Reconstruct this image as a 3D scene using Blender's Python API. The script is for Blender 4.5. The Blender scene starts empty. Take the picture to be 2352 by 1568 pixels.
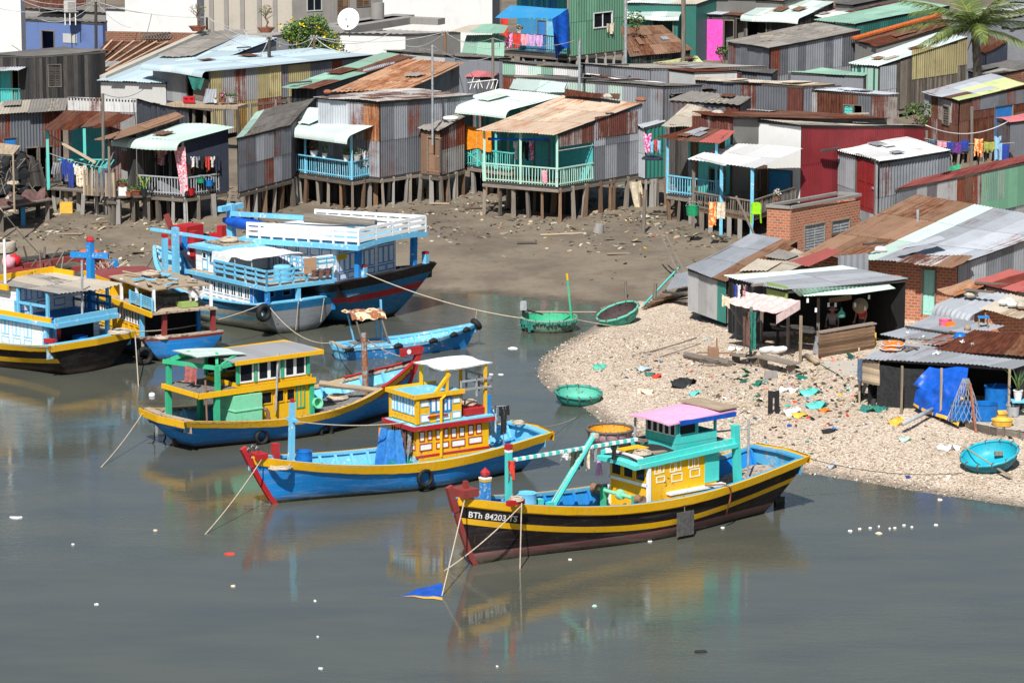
import bpy,math,random
import numpy as np
from mathutils import Vector as V,Matrix
R = random.Random(11)
RU,MTr,cos_,sin_,PI = R.uniform,Matrix.Translation,math.cos,math.sin,math.pi
SC = bpy.context.scene
COL = SC.collection
rad = math.radians
FL,CX,CY,HC = 8000.0,1176.0,784.0,25.0
PITCH = math.atan((784 + 690) / FL)
cam_d = bpy.data.cameras.new("camera")
cam_d.sensor_width = 36
cam_d.lens = 36 * FL / 2352
cam_d.clip_start,cam_d.clip_end = 1,6000
cam = bpy.data.objects.new("camera",cam_d)
cam.location = (0,0,HC)
cam.rotation_euler = (PI / 2 - PITCH,0,0)
COL.objects.link(cam)
SC.camera = cam
CAM = V((0,0,HC))
cp,sp = cos_(PITCH),sin_(PITCH)
def ray(px,py):
 x,y = (px - CX) / FL,-(py - CY) / FL
 return V((x,cp + y * sp,-sp + y * cp))
def plane(px,py,p,n):
 d = ray(px,py)
 return CAM + d * ((p - CAM).dot(n) / d.dot(n))
def Z(px,py,z):
 d = ray(px,py)
 return CAM + d * ((z - HC) / d.z)
def Yd(px,py,Y):
 d = ray(px,py)
 return CAM + d * (Y / d.y)
SUN_DIR = V((0.18,0.98,0)).normalized() * cos_(rad(50)) + V((0,0,-sin_(rad(50))))
sl = bpy.data.lights.new("sun",'SUN')
sl.energy,sl.angle,sl.color = 4.8,rad(0.53),(1.0,0.97,0.92)
so = bpy.data.objects.new("sun",sl)
so.rotation_euler = SUN_DIR.to_track_quat('-Z','Y').to_euler()
so.location = (0,0,60)
COL.objects.link(so)
w = bpy.data.worlds.new("World")
SC.world = w
w.use_nodes = True
nt = w.node_tree
sky = nt.nodes.new('ShaderNodeTexSky')
sky.sky_type = 'NISHITA'
sky.sun_disc = False
sky.sun_elevation = rad(50)
sky.sun_rotation = math.atan2(-SUN_DIR.x,-SUN_DIR.y)
sky.air_density,sky.dust_density = 1.0,1.2
bg = nt.nodes['Background']
bg.inputs['Strength'].default_value = 0.06
nt.links.new(sky.outputs[0],bg.inputs[0])
SC.view_settings.view_transform = 'Standard'
SC.view_settings.look = 'None'
SC.view_settings.exposure = 0.34
SC.cycles.max_bounces = 6
SC.cycles.use_denoising = True
def lin(c):
 return tuple((x / 12.92 if x <= .04045 else ((x + .055) / 1.055) ** 2.4) for x in c)
def S(r,g,b):
 return lin((r / 255,g / 255,b / 255))
class NM:
 def __init__(s,name):
  s.m = bpy.data.materials.new(name)
  s.m.use_nodes = True
  s.t = s.m.node_tree
  s.b = s.t.nodes['Principled BSDF']
  s.b.inputs['Specular IOR Level'].default_value = .3
 def n(s,ty,**k):
  x = s.t.nodes.new('ShaderNode' + ty)
  for a,v in k.items():
   setattr(x,a,v)
  return x
 def put(s,sock,v):
  if hasattr(v,'node'):
   s.t.links.new(v,sock)
  elif v is not None:
   sock.default_value = (*v,1) if (isinstance(v,tuple) and len(v) == 3 and sock.type == 'RGBA') else v
 def co(s,kind='Object',sc=(1,1,1),rot=(0,0,0)):
  tc = s.n('TexCoord')
  mp = s.n('Mapping')
  s.t.links.new(tc.outputs[kind],mp.inputs[0])
  mp.inputs['Scale'].default_value = sc
  mp.inputs['Rotation'].default_value = rot
  return mp.outputs[0]
 def noise(s,vec,scale,det=4,ro=.6,dist=0.0):
  x = s.n('TexNoise')
  s.put(x.inputs['Vector'],vec)
  x.inputs['Scale'].default_value = scale
  x.inputs['Detail'].default_value = det
  x.inputs['Roughness'].default_value = ro
  x.inputs['Distortion'].default_value = dist
  return x.outputs[0]
 def vor(s,vec,scale,feat='F1',out=0,rnd=1.0):
  x = s.n('TexVoronoi',feature=feat)
  s.put(x.inputs['Vector'],vec)
  x.inputs['Scale'].default_value = scale
  x.inputs['Randomness'].default_value = rnd
  return x.outputs[out]
 def ma(s,op,a,b=None,clamp=False):
  x = s.n('Math',operation=op,use_clamp=clamp)
  s.put(x.inputs[0],a)
  if b is not None:
   s.put(x.inputs[1],b)
  return x.outputs[0]
 def mr(s,v,a,b,c=0.0,d=1.0):
  x = s.n('MapRange')
  x.interpolation_type = 'SMOOTHSTEP'
  s.put(x.inputs[0],v)
  for i,q in enumerate((a,b,c,d)):
   x.inputs[1 + i].default_value = q
  return x.outputs[0]
 def mix(s,f,a,b,blend='MIX'):
  x = s.n('Mix',data_type='RGBA',blend_type=blend)
  s.put(x.inputs[0],f)
  s.put(x.inputs[6],a)
  s.put(x.inputs[7],b)
  return x.outputs[2]
 def sep(s,v):
  x = s.n('SeparateXYZ')
  s.put(x.inputs[0],v)
  return x.outputs
 def attr(s):
  x = s.n('Attribute',attribute_name='col')
  return x.outputs['Color']
 def bump(s,h,st=.3,dist=.02):
  x = s.n('Bump')
  x.inputs['Strength'].default_value = st
  x.inputs['Distance'].default_value = dist
  s.put(x.inputs['Height'],h)
  s.t.links.new(x.outputs[0],s.b.inputs['Normal'])
 def done(s,col,rough=.6,metal=0.0):
  s.put(s.b.inputs['Base Color'],col)
  s.put(s.b.inputs['Roughness'],rough)
  s.put(s.b.inputs['Metallic'],metal)
  return s.m
MAT = {}
def sc3(c,k):
 return tuple(min(1,x * k) for x in c)
def metal(name,base,rust=S(104,52,34),amt=.3,rough=.5,rust2=None,dirt=.35,spec=.4,pan=.5):
 """painted or galvanised corrugated sheet: per-sheet tint, rust streaks along the slope, dirt"""
 s = NM(name)
 uv = s.co('UV')
 at = s.sep(s.attr())
 st = s.noise(s.co('UV',(7,.28,1)),1.0,6,.68)
 bl = s.noise(uv,1.1,4)
 fine = s.noise(uv,14,4,.7)
 tint = s.mr(at[0],0,1,.74,1.1)
 c = s.mix(1.0,base,tint,'MULTIPLY')
 c = s.mix(s.ma('MULTIPLY',s.mr(bl,.42,.75),dirt),c,sc3(base,.45))
 c = s.mix(s.ma('MULTIPLY',s.mr(st,.5,.8),dirt),c,sc3(base,.35))
 c = s.mix(s.mr(fine,.3,.8,0,.3),c,sc3(base,1.12))
 m = s.ma('ADD',s.ma('MULTIPLY',st,.78),s.ma('MULTIPLY',bl,.32))
 m = s.ma('ADD',m,s.ma('MULTIPLY',at[1],pan))
 m = s.ma('ADD',m,s.ma('MULTIPLY',s.ma('SUBTRACT',fine,.5),.25))
 mask = s.mr(m,1.0 - amt,1.2 - amt)
 r2 = rust2 or sc3(rust,1.9)
 rc = s.mix(s.mr(s.noise(s.co('UV',(9,1.1,1)),1.3,4),.35,.7),rust,r2)
 rc = s.mix(s.mr(fine,.35,.75,0,.5),rc,sc3(rust,.5))
 c = s.mix(mask,c,rc)
 s.bump(fine,.15,.01)
 s.b.inputs['Specular IOR Level'].default_value = spec
 rr = s.mr(mask,0,1,rough,.9)
 return s.done(c,rr)
def paint(name,base,chip=S(120,105,88),amt=.25,rough=.45,board=0.0,fade=.3,dirt=.3,wl=False):
 """weathered boat or house paint in object space (metres)"""
 s = NM(name)
 o = s.co('Object')
 n1 = s.noise(o,.8,4)
 n2 = s.noise(o,7,6,.7)
 n3 = s.noise(s.co('Object',(6,6,.5)),1.5,4)
 n4 = s.noise(s.co('Object',(1.2,1.2,9)),2.2,5,.7)
 g = sum(base) / 3
 fd = tuple(.65 * x + .35 * g + .07 for x in base)
 c = s.mix(s.ma('MULTIPLY',s.mr(n1,.4,.75),fade),base,fd)
 c = s.mix(s.ma('MULTIPLY',s.mr(n3,.5,.8),dirt),c,sc3(base,.4))
 c = s.mix(s.mr(n2,.3,.7,0,.35),c,sc3(base,.72))
 c = s.mix(s.ma('MULTIPLY',s.mr(n4,.62,.7),.5),c,sc3(fd,1.1))
 c = s.mix(s.mr(s.ma('ADD',n2,s.ma('MULTIPLY',n1,.45)),0.95 - amt * .5,1.0 - amt * .5),c,chip)
 if wl:
  z = s.sep(o)[2]
  h = s.ma('ADD',z,s.ma('MULTIPLY',s.ma('SUBTRACT',n2,.5),.35))
  c = s.mix(s.mr(h,.12,.34,.75,0),c,S(70,74,62))
  c = s.mix(s.mr(h,.0,.12,.9,0),c,S(34,40,30))
  f = s.ma('FRACT',s.ma('MULTIPLY',s.ma('ADD',z,s.ma('MULTIPLY',n1,.25)),5.5))
  c = s.mix(s.ma('MULTIPLY',s.ma('LESS_THAN',f,.09),.3),c,sc3(base,.35))
  sc_ = s.noise(s.co('Object',(.45,.45,6)),1.3,5,.7,.6)
  c = s.mix(s.mr(sc_,.52,.68,0,.45),c,tuple(.8 * x + .35 * g + .02 for x in fd))
  big = s.noise(o,.45,3)
  c = s.mix(s.mr(big,.45,.7,0,.4),c,sc3(base,.55))
  ru = s.noise(s.co('Object',(3.2,3.2,.22)),1.6,3)
  c = s.mix(s.mr(ru,.66,.74,0,.5),c,S(120,84,52))
 if board:
  z = s.sep(s.co('Object'))[2]
  f = s.ma('FRACT',s.ma('MULTIPLY',z,1 / board))
  ln = s.ma('LESS_THAN',f,.08)
  c = s.mix(s.ma('MULTIPLY',ln,.55),c,sc3(base,.3))
 s.bump(s.ma('ADD',n2,n4),.25,.012)
 return s.done(c,s.mr(n2,.3,.7,rough,min(1,rough + .3)))
def wood(name,base,var=.5,rough=.85):
 s = NM(name)
 at = s.sep(s.attr())
 g = s.noise(s.co('UV',(14,.8,1)),1.4,6,.7)
 o = s.noise(s.co('Object'),.9,4)
 c = s.mix(s.mr(g,.3,.7),sc3(base,.55),sc3(base,1.35))
 c = s.mix(1.0,c,s.mr(at[0],0,1,1 - var,1.15),'MULTIPLY')
 c = s.mix(s.mr(o,.5,.75,0,.5),c,sc3(base,.5))
 s.bump(g,.35,.015)
 return s.done(c,rough)
def plaster(name,base,stain=.5,sc=sc3,rough=.9,drip=S(60,58,55)):
 s = NM(name)
 o = s.co('Object')
 n1 = s.noise(o,.7,5,.65)
 n2 = s.noise(s.co('Object',(2.6,2.6,.25)),1.2,5,.7)
 n3 = s.noise(o,18,4)
 c = s.mix(s.mr(n3,.3,.7,0,.25),base,sc3(base,.75))
 c = s.mix(s.ma('MULTIPLY',s.mr(n1,.45,.8),stain),c,sc3(base,.5))
 c = s.mix(s.ma('MULTIPLY',s.mr(n2,.55,.8),stain),c,drip)
 s.bump(n3,.2,.01)
 return s.done(c,rough)
def brick(name,c1=S(200,112,70),c2=S(164,84,54),mortar=S(170,158,142)):
 s = NM(name)
 b = s.n('TexBrick')
 s.put(b.inputs['Vector'],s.co('UV'))
 s.put(b.inputs['Color1'],c1)
 s.put(b.inputs['Color2'],c2)
 s.put(b.inputs['Mortar'],mortar)
 b.inputs['Scale'].default_value = 1.0
 b.inputs['Mortar Size'].default_value = .02
 b.inputs['Brick Width'].default_value = .26
 b.inputs['Row Height'].default_value = .12
 b.inputs['Bias'].default_value = -.1
 n = s.noise(s.co('UV'),1.2,5)
 f = s.noise(s.co('UV'),20,3)
 c = s.mix(s.mr(n,.5,.8,0,.65),b.outputs[0],S(150,130,112))
 c = s.mix(s.mr(f,.3,.7,0,.3),c,sc3(c2,.6))
 s.bump(s.ma('SUBTRACT',s.mr(f,.2,.8,0,.4),b.outputs[1]),.5,.015)
 return s.done(c,.9)
def cloth(name,base,pat=None,rough=.85,kind='dots',ps=14):
 s = NM(name)
 o = s.co('Object')
 n = s.noise(o,6,4)
 c = s.mix(s.mr(n,.3,.7),sc3(base,.75),sc3(base,1.1))
 if pat:
  if kind == 'dots':
   v = s.mr(s.vor(o,ps),.25,.33,1,0)
  elif kind == 'check':
   v = s.mr(s.noise(o,ps,2),.5,.54)
  else:
   x = s.sep(o)
   v = s.ma('GREATER_THAN',s.ma('FRACT',s.ma('MULTIPLY',x[2],ps)),.5)
  c = s.mix(v,c,pat)
 s.bump(s.noise(o,9,5),.4,.03)
 s.b.inputs['Sheen Weight'].default_value = .1
 return s.done(c,rough)
def plain(name,base,rough=.6,var=.3,scale=5):
 s = NM(name)
 o = s.co('Object')
 n = s.noise(o,scale,5,.65)
 c = s.mix(s.mr(n,.3,.7),sc3(base,1 - var),sc3(base,1 + var * .4))
 s.bump(n,.2,.01)
 return s.done(c,rough)
def attrmat(name,rough=.85):
 s = NM(name)
 n = s.noise(s.co('Object'),12,3)
 c = s.mix(s.mr(n,.3,.7,0,.3),s.attr(),(0.05,0.045,0.04))
 return s.done(c,rough)
G = MAT
G['galv'] = metal('galvanised_sheet',(.30,.315,.34),amt=.14,dirt=.45)
G['galvw'] = metal('pale_galvanised_sheet',(.43,.455,.49),amt=.10,dirt=.35)
G['galvd'] = metal('dull_grey_sheet',(.15,.16,.18),amt=.24,dirt=.55)
G['galvr'] = metal('rust_stained_sheet',(.36,.36,.36),amt=.34,dirt=.45)
G['wrust'] = metal('white_sheet_rust_runs',(.60,.60,.59),S(96,50,36),.36,dirt=.25,pan=.3)
G['rustw'] = metal('rusty_wall_sheet',(.32,.29,.27),S(84,46,38),.48,dirt=.5)
G['fibre'] = metal('weathered_fibre_cement',(.27,.25,.225),S(92,86,78),.2,.9,S(190,182,168),.7,.15)
G['fibred'] = metal('dark_fibre_cement',(.13,.125,.12),S(70,66,60),.2,.9,S(150,145,135),.7,.15)
G['tan'] = metal('tan_fibre_cement',(.45,.40,.325),S(130,110,88),.2,.9,None,.45,.15)
G['white'] = metal('white_sheet',(.70,.70,.69),S(150,110,80),.06,.45,dirt=.15)
G['mint'] = metal('mint_sheet',(.50,.64,.565),S(150,120,90),.04,.45,dirt=.2)
G['mintd'] = metal('green_tinted_sheet',(.27,.45,.35),S(150,120,90),.05,.5,dirt=.3)
G['mintw'] = metal('pale_mint_sheet',(.60,.71,.655),S(150,120,90),.03,.45,dirt=.15)
G['sky'] = metal('pale_blue_sheet',(.47,.58,.63),S(140,120,100),.04,.45,dirt=.2)
G['rust'] = metal('rusted_sheet',(.15,.075,.052),S(70,38,29),.42,.9,S(112,64,44),.5,.15,.35)
G['rusto'] = metal('orange_rust_sheet',(.44,.27,.17),S(124,74,48),.45,.85,S(176,116,78),.3,.15,.16)
G['rustb'] = metal('brown_rust_sheet',(.26,.155,.10),S(90,54,37),.42,.9,S(134,92,66),.45,.15,.25)
G['rustt'] = metal('tan_rust_sheet',(.56,.44,.335),S(160,98,58),.43,.8,S(190,134,94),.25,.2,.12)
G['stripe'] = metal('striped_rust_sheet',(.52,.49,.46),S(78,48,40),.46,.8,S(108,68,54),.3,.15,.2)
G['redm'] = metal('faded_red_sheet',(.36,.10,.085),S(96,44,36),.25,.7,None,.35,.2)
G['maroon'] = metal('maroon_sheet',(.215,.026,.032),S(70,20,20),.05,.45,dirt=.35)
G['green'] = metal('green_sheet',(.145,.315,.21),S(60,80,60),.05,.5,dirt=.25)
G['greend'] = metal('dark_green_sheet',(.035,.17,.14),S(40,60,50),.08,.5)
G['yel'] = metal('yellowed_sheet',(.42,.36,.18),S(110,84,40),.25,.6,None,.5)
G['lime'] = metal('lime_sheet',(.52,.58,.28),S(130,84,50),.12,.6)
G['pinkr'] = metal('pink_red_sheet',(.55,.17,.18),S(120,60,50),.12,.6)
G['navy'] = paint('navy_panel',(.042,.052,.078),S(80,80,85),.05,.6)
G['grpan'] = paint('grey_panel',(.22,.23,.255),S(120,110,100),.15,.7)
G['tealp'] = paint('teal_paint',(.06,.43,.43),S(150,150,140),.18,.55)
G['turq'] = paint('turquoise_paint',(.10,.56,.50),S(170,165,150),.15,.5)
G['pturq'] = paint('pale_turquoise_door_paint',(.32,.66,.58),S(170,165,150),.12,.5)
G['bluep'] = paint('blue_house_paint',(.03,.25,.50),S(140,150,150),.15,.55)
G['lblue'] = paint('light_blue_paint',(.17,.53,.72),S(205,215,215),.25,.5)
G['bluedoor'] = paint('bright_blue_paint',(.025,.20,.56),S(120,130,140),.1,.5)
G['greendoor'] = paint('bright_green_paint',(.03,.42,.22),S(120,130,110),.12,.5)
G['reddoor'] = paint('red_door_paint',(.34,.025,.028),S(130,50,45),.08,.5)
G['limeb'] = paint('lime_board',(.30,.42,.12),S(160,160,120),.15,.6)
G['mintwall'] = paint('mint_wall_paint',(.42,.66,.54),S(150,150,140),.15,.6)
G['wood'] = wood('grey_weathered_wood',(.235,.20,.165))
G['woodd'] = wood('dark_weathered_wood',(.075,.068,.062),.6)
G['woodb'] = wood('brown_wood',(.21,.13,.08))
G['woodl'] = wood('pale_timber',(.46,.36,.25))
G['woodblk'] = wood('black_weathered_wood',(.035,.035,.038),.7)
G['conc'] = plaster('bare_concrete',(.47,.43,.365),.3)
G['concg'] = plaster('grey_concrete',(.29,.275,.255),.5)
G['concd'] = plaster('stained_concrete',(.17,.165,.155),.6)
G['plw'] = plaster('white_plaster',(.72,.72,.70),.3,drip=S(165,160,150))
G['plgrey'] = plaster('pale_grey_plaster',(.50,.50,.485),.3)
G['plb'] = plaster('blue_plaster',(.125,.19,.40),.75,drip=S(40,44,55))
G['brick'] = brick('hollow_brick')
G['brickd'] = brick('old_brick',S(150,88,62),S(118,66,46),S(140,125,110))
G['pinkw'] = cloth('magenta_sheet',(.84,.09,.50),None)
G['orange'] = cloth('orange_cloth',(.90,.30,.012),None)
G['bluet'] = plain('blue_tarpaulin',(.010,.095,.50),.4,.35,3)
G['blackt'] = plain('black_shade_net',(.028,.028,.030),.9,.4,9)
G['browntarp'] = plain('brown_tarpaulin',(.17,.095,.085),.55,.4,3)
G['glass'] = plain('dark_window_glass',(.012,.016,.02),.08,.3,2)
G['black'] = plain('black_rubber',(.018,.018,.018),.7,.4,9)
G['dark'] = plain('painted_interior_shade',(.012,.012,.014),.9)  # near-black that paints the shade of openings and interiors
G['steel'] = plain('grey_steel',(.36,.38,.40),.4,.3)
G['pvc'] = plain('grey_plastic',(.38,.40,.42),.45,.2)
G['whitep'] = plain('white_plastic',(.80,.80,.79),.4,.15)
G['redp'] = plain('red_plastic',(.55,.02,.03),.35,.2)
G['bluepl'] = plain('blue_plastic',(.012,.16,.52),.35,.25)
G['yelpl'] = plain('yellow_plastic',(.78,.46,.07),.4,.2)
G['greenpl'] = plain('green_plastic',(.02,.30,.13),.4,.25)
G['limepl'] = plain('lime_plastic',(.30,.62,.02),.4,.2)
G['orangepl'] = plain('orange_plastic',(.85,.20,.02),.4,.2)
G['pinkpl'] = plain('pink_plastic',(.82,.16,.28),.4,.2)
G['terra'] = plain('terracotta',(.36,.13,.075),.8,.3)
G['rope'] = plain('pale_rope',(.52,.44,.34),.9,.4,30)
G['roped'] = plain('dark_rope',(.16,.13,.11),.9,.4,30)
G['wire'] = plain('cable',(.50,.50,.50),.5,.2)
G['net'] = plain('black_netting',(.03,.033,.036),.95,.6,20)
G['netg'] = plain('green_netting',(.035,.20,.16),.95,.5,20)
G['skin'] = plain('skin',(.36,.19,.125),.55,.15)
G['hair'] = plain('dark_hair',(.012,.010,.010),.6,.3)
G['stone'] = plain('pale_stone',(.50,.44,.36),.9,.35,6)
G['litter'] = attrmat('litter')
G['leaf'] = attrmat('leaf',.5)
G['b_blue'] = paint('hull_blue',S(30,142,226),S(120,160,180),.14,.42,0,.35,.25,wl=True)
G['b_blue2'] = paint('hull_teal_blue',S(24,112,160),S(110,130,135),.12,.45,0,.3,.35,wl=True)
G['b_lb'] = paint('light_blue_boat_paint',S(112,192,228),S(215,222,220),.26,.5)
G['b_mb'] = paint('mid_blue_boat_paint',S(28,132,206),S(190,205,210),.2,.5)
G['b_inb'] = paint('deck_blue_paint',S(70,160,205),S(170,160,145),.3,.55)
G['b_yel'] = paint('yellow_boat_paint',S(238,182,18),S(130,92,30),.16,.45,0,.15,.3)
G['b_blk'] = paint('black_boat_paint',S(34,25,25),S(66,54,52),.22,.4,0,.3,.4,wl=True)
G['b_red'] = paint('red_boat_paint',S(176,36,40),S(150,100,90),.2,.5)
G['b_redd'] = paint('dark_red_boat_paint',S(140,58,54),S(110,80,75),.25,.55)
G['b_boot'] = paint('pink_bottom_paint',S(150,92,92),S(110,100,92),.35,.6,wl=True)
G['b_mar'] = paint('maroon_bottom_paint',S(104,34,38),S(60,50,46),.25,.6,wl=True)
G['b_grey'] = paint('grey_hull_paint',S(150,154,158),S(88,80,70),.2,.6,0,wl=True)
G['b_whtb'] = paint('dirty_white_hull',S(205,205,198),S(160,130,95),.3,.6,0,wl=True)
G['b_wht'] = paint('white_boat_paint',S(238,240,240),S(170,165,155),.1,.5,.26,.1,.2)
G['b_whtp'] = paint('plain_white_boat_paint',S(240,241,240),S(170,165,155),.1,.5,0,.1,.15)
G['b_mint'] = paint('mint_boat_paint',S(128,214,172),S(180,170,140),.22,.5,0,.3,.3)
G['b_turq'] = paint('turquoise_boat_paint',S(64,200,192),S(150,160,150),.16,.5,.34)
G['b_turqp'] = paint('turquoise_boat_trim',S(74,206,198),S(190,200,190),.2,.5)
G['b_green'] = paint('green_boat_trim',S(58,178,132),S(150,160,140),.2,.5)
G['b_deck'] = paint('worn_deck',S(176,158,138),S(96,84,72),.4,.8,0,.3,.5)
G['b_deckg'] = paint('grey_worn_deck',S(120,118,116),S(70,66,62),.4,.8,0,.3,.5)
G['b_pink'] = paint('pink_roof_sheet',S(232,170,205),S(215,200,205),.2,.5)
G['c_teal'] = paint('coracle_turquoise',S(52,150,134),S(40,80,75),.2,.5)
G['c_in'] = paint('coracle_inside',S(90,180,156),S(70,120,110),.2,.5)
G['c_blue'] = paint('coracle_blue',S(34,120,145),S(30,70,85),.15,.4)
G['c_bluein'] = paint('coracle_blue_inside',S(36,168,190),S(30,110,130),.15,.3)
G['c_yel'] = paint('coracle_yellow_inside',S(222,150,24),S(160,110,30),.15,.5)
G['c_gryp'] = paint('coracle_patchy_grey',S(140,130,140),S(205,160,165),.5,.6)
G['c_grn'] = paint('coracle_green_grey',S(120,150,128),S(70,80,70),.3,.7)
G['c_dk'] = paint('coracle_tar',S(70,56,56),S(40,34,32),.3,.7)
class MB:
 def __init__(s):
  s.v,s.f,s.u,s.m,s.c = [],[],[],[],[]
  s.k = {}
 def vi(s,p):
  k = (round(p[0],4),round(p[1],4),round(p[2],4))
  i = s.k.get(k)
  if i is None:
   i = s.k[k] = len(s.v)
   s.v.append(k)
  return i
 def face(s,pts,m=0,uv=None,c=(.5,0,0)):
  ids = [s.vi(p) for p in pts]
  if len(set(ids)) < 3:
   return
  if len(set(ids)) < len(ids):
   seen,keep = set(),[]
   for j,i in enumerate(ids):
    if i not in seen:
     seen.add(i)
     keep.append(j)
   pts,ids = [pts[j] for j in keep],[ids[j] for j in keep]
   uv = [uv[j] for j in keep] if uv else None
  if uv is None:
   p0 = V(pts[0])
   e = (V(pts[1]) - p0)
   e = e.normalized() if e.length > 1e-9 else V((1,0,0))
   n = e.cross(V(pts[-1]) - p0)
   t = n.cross(e)
   t = t.normalized() if t.length > 1e-12 else V((0,0,1))
   uv = [((V(p) - p0).dot(e),(V(p) - p0).dot(t)) for p in pts]
  s.f.append(ids)
  s.u.append(uv)
  s.m.append(m)
  s.c.append(c)
 def box(s,x0,x1,y0,y1,z0,z1,m=0,M=None,c=None):
  P = [V((x,y,z)) for x in (x0,x1) for y in (y0,y1) for z in (z0,z1)]
  if M:
   P = [M @ p for p in P]
  c = c or (R.random(),0,0)
  for q in ((0,1,3,2),(4,6,7,5),(0,4,5,1),(2,3,7,6),(0,2,6,4),(1,5,7,3)):
   s.face([P[i] for i in q],m,None,c)
 def beam(s,p,q,w,h=None,m=0,up=(0,0,1),w2=None,h2=None,c=None):
  """a bar from p to q, w wide and h deep, optionally tapering"""
  p,q,h = V(p),V(q),h or w
  w2,h2 = w2 or w,h2 or h
  d = (q - p).normalized()
  a = d.cross(V(up))
  a = d.cross(V((0,1,0))) if a.length < .05 else a
  a.normalize()
  b = a.cross(d)
  A = [p + a * i * w / 2 + b * j * h / 2 for i,j in ((-1,-1),(1,-1),(1,1),(-1,1))]
  B = [q + a * i * w2 / 2 + b * j * h2 / 2 for i,j in ((-1,-1),(1,-1),(1,1),(-1,1))]
  c = c or (R.random(),0,0)
  L = (q - p).length
  for i in range(4):
   j = (i + 1) % 4
   s.face([A[i],A[j],B[j],B[i]],m,[(0,0),(w,0),(w,L),(0,L)],c)
  s.face(A[::-1],m,None,c)
  s.face(B,m,None,c)
 def tube(s,pts,r,n=6,m=0,r2=None,c=(.5,0,0),cap=True):
  pts = [V(p) for p in pts]
  N = len(pts)
  rings = []
  L = 0
  u = V((0,0,1))
  for i,p in enumerate(pts):
   d = pts[min(i + 1,N - 1)] - pts[max(i - 1,0)]
   d.normalize()
   a = d.cross(u)
   if a.length < .1:
    a = d.cross(V((1,0,0)))
   a.normalize()
   b = a.cross(d)
   rr = r[i] if isinstance(r,(list,tuple)) else (r if r2 is None else r + (r2 - r) * i / max(1,N - 1))
   if i:
    L += (p - pts[i - 1]).length
   rings.append(([p + (a * cos_(2 * PI * k / n) + b * sin_(2 * PI * k / n)) * rr for k in range(n)],L))
  for i in range(N - 1):
   A,la = rings[i]
   B,lb = rings[i + 1]
   for k in range(n):
    j = (k + 1) % n
    s.face([A[k],A[j],B[j],B[k]],m,[(k * .1,la),(k * .1 + .1,la),(k * .1 + .1,lb),(k * .1,lb)],c)
  if cap:
   s.face(rings[0][0][::-1],m,None,c)
   s.face(rings[-1][0],m,None,c)
 def lathe(s,prof,n=16,m=0,M=None,mi=None,c=(.5,0,0),sy=1.0):
  rings = []
  for r,z in prof:
   ring = [V((r * cos_(2 * PI * k / n),r * sy * sin_(2 * PI * k / n),z)) for k in range(n)]
   rings.append([M @ p for p in ring] if M else ring)
  for i in range(len(prof) - 1):
   for k in range(n):
    j = (k + 1) % n
    s.face([rings[i][k],rings[i][j],rings[i + 1][j],rings[i + 1][k]],mi[i] if mi else m,None,c)
 def grid(s,P,m=0,uv=None,cf=None,mf=None,skip=None):
  for i in range(len(P) - 1):
   for j in range(len(P[0]) - 1):
    if skip and skip(i,j):
     continue
    u4 = [uv(i,j),uv(i,j + 1),uv(i + 1,j + 1),uv(i + 1,j)] if uv else None
    s.face([P[i][j],P[i][j + 1],P[i + 1][j + 1],P[i + 1][j]],mf(i,j) if mf else m,u4,cf(i,j) if cf else (.5,0,0))
 def build(s,name,mats,parent=None,smooth=False,auto=None):
  if isinstance(mats,str):
   mats = [mats]
  off = WL.get(parent.name,V((0,0,0))) if parent else V((0,0,0))
  me = bpy.data.meshes.new(name)
  me.from_pydata([(x - off.x,y - off.y,z - off.z) for x,y,z in s.v],[],s.f)
  uvl = me.uv_layers.new(name='UVMap')
  uvl.data.foreach_set('uv',[t for q in s.u for p in q for t in (p[0],p[1])])
  ca = me.color_attributes.new('col','FLOAT_COLOR','CORNER')
  ca.data.foreach_set('color',[t for q,c in zip(s.f,s.c) for _ in q for t in (c[0],c[1],c[2],1.0)])
  for k in mats:
   me.materials.append(G[k])
  me.polygons.foreach_set('material_index',s.m)
  if smooth:
   me.polygons.foreach_set('use_smooth',[True] * len(s.f))
   if auto:
    try:
     me.set_sharp_from_angle(angle=rad(auto))
    except Exception:
     pass
  me.update()
  o = bpy.data.objects.new(name,me)
  COL.objects.link(o)
  if parent:
   o.parent = parent
  WL[o.name] = off.copy()
  return o
WL = {}
def tag(o,label=None,cat=None,group=None,kind=None):
 for k,v in (('label',label),('category',cat),('group',group),('kind',kind)):
  if v:
   o[k] = v
 return o
def thing(name,label,cat,loc=(0,0,0),rz=0,group=None,local=False):
 o = bpy.data.objects.new(name,None)
 COL.objects.link(o)
 o.location = loc
 o.rotation_euler = (0,0,rz)
 o.empty_display_size = .3
 WL[o.name] = V((0,0,0)) if local else V(loc)
 return tag(o,label,cat,group)
def solo(mb,name,label,cat,mats,loc,smooth=False,group=None,auto=None):
 """a one-mesh thing whose origin sits at loc"""
 loc = V(loc)
 mb.v = [(x - loc.x,y - loc.y,z - loc.z) for x,y,z in mb.v]
 o = mb.build(name,mats,None,smooth,auto)
 o.location = loc
 WL[o.name] = loc
 return tag(o,label,cat,group)
def lerp(a,b,t):
 return a + (b - a) * t
def sm(t):
 t = max(0,min(1,t))
 return t * t * (3 - 2 * t)
SH_PX = [(-900,560),(-300,590),(0,603),(120,607),(230,618),(420,655),(640,668),(930,670),(1120,676),(1230,684),
         (1300,694),(1372,702),(1392,726),(1352,757),(1300,784),(1246,820),(1230,855),(1252,890),(1292,917),
         (1345,938),(1366,957),(1388,976),(1480,1012),(1650,1052),(1850,1086),(2000,1110),(2180,1140),(2352,1164),(2700,1215),(3600,1300)]
SHORE = [Z(x,y,0) for x,y in SH_PX]
sx = np.array([p.x for p in SHORE]); sy = np.array([p.y for p in SHORE])
POLX = np.concatenate([sx,[200,200,-200,-200]]); POLY = np.concatenate([sy,[sy[-1],900,900,sy[0]]])
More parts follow.
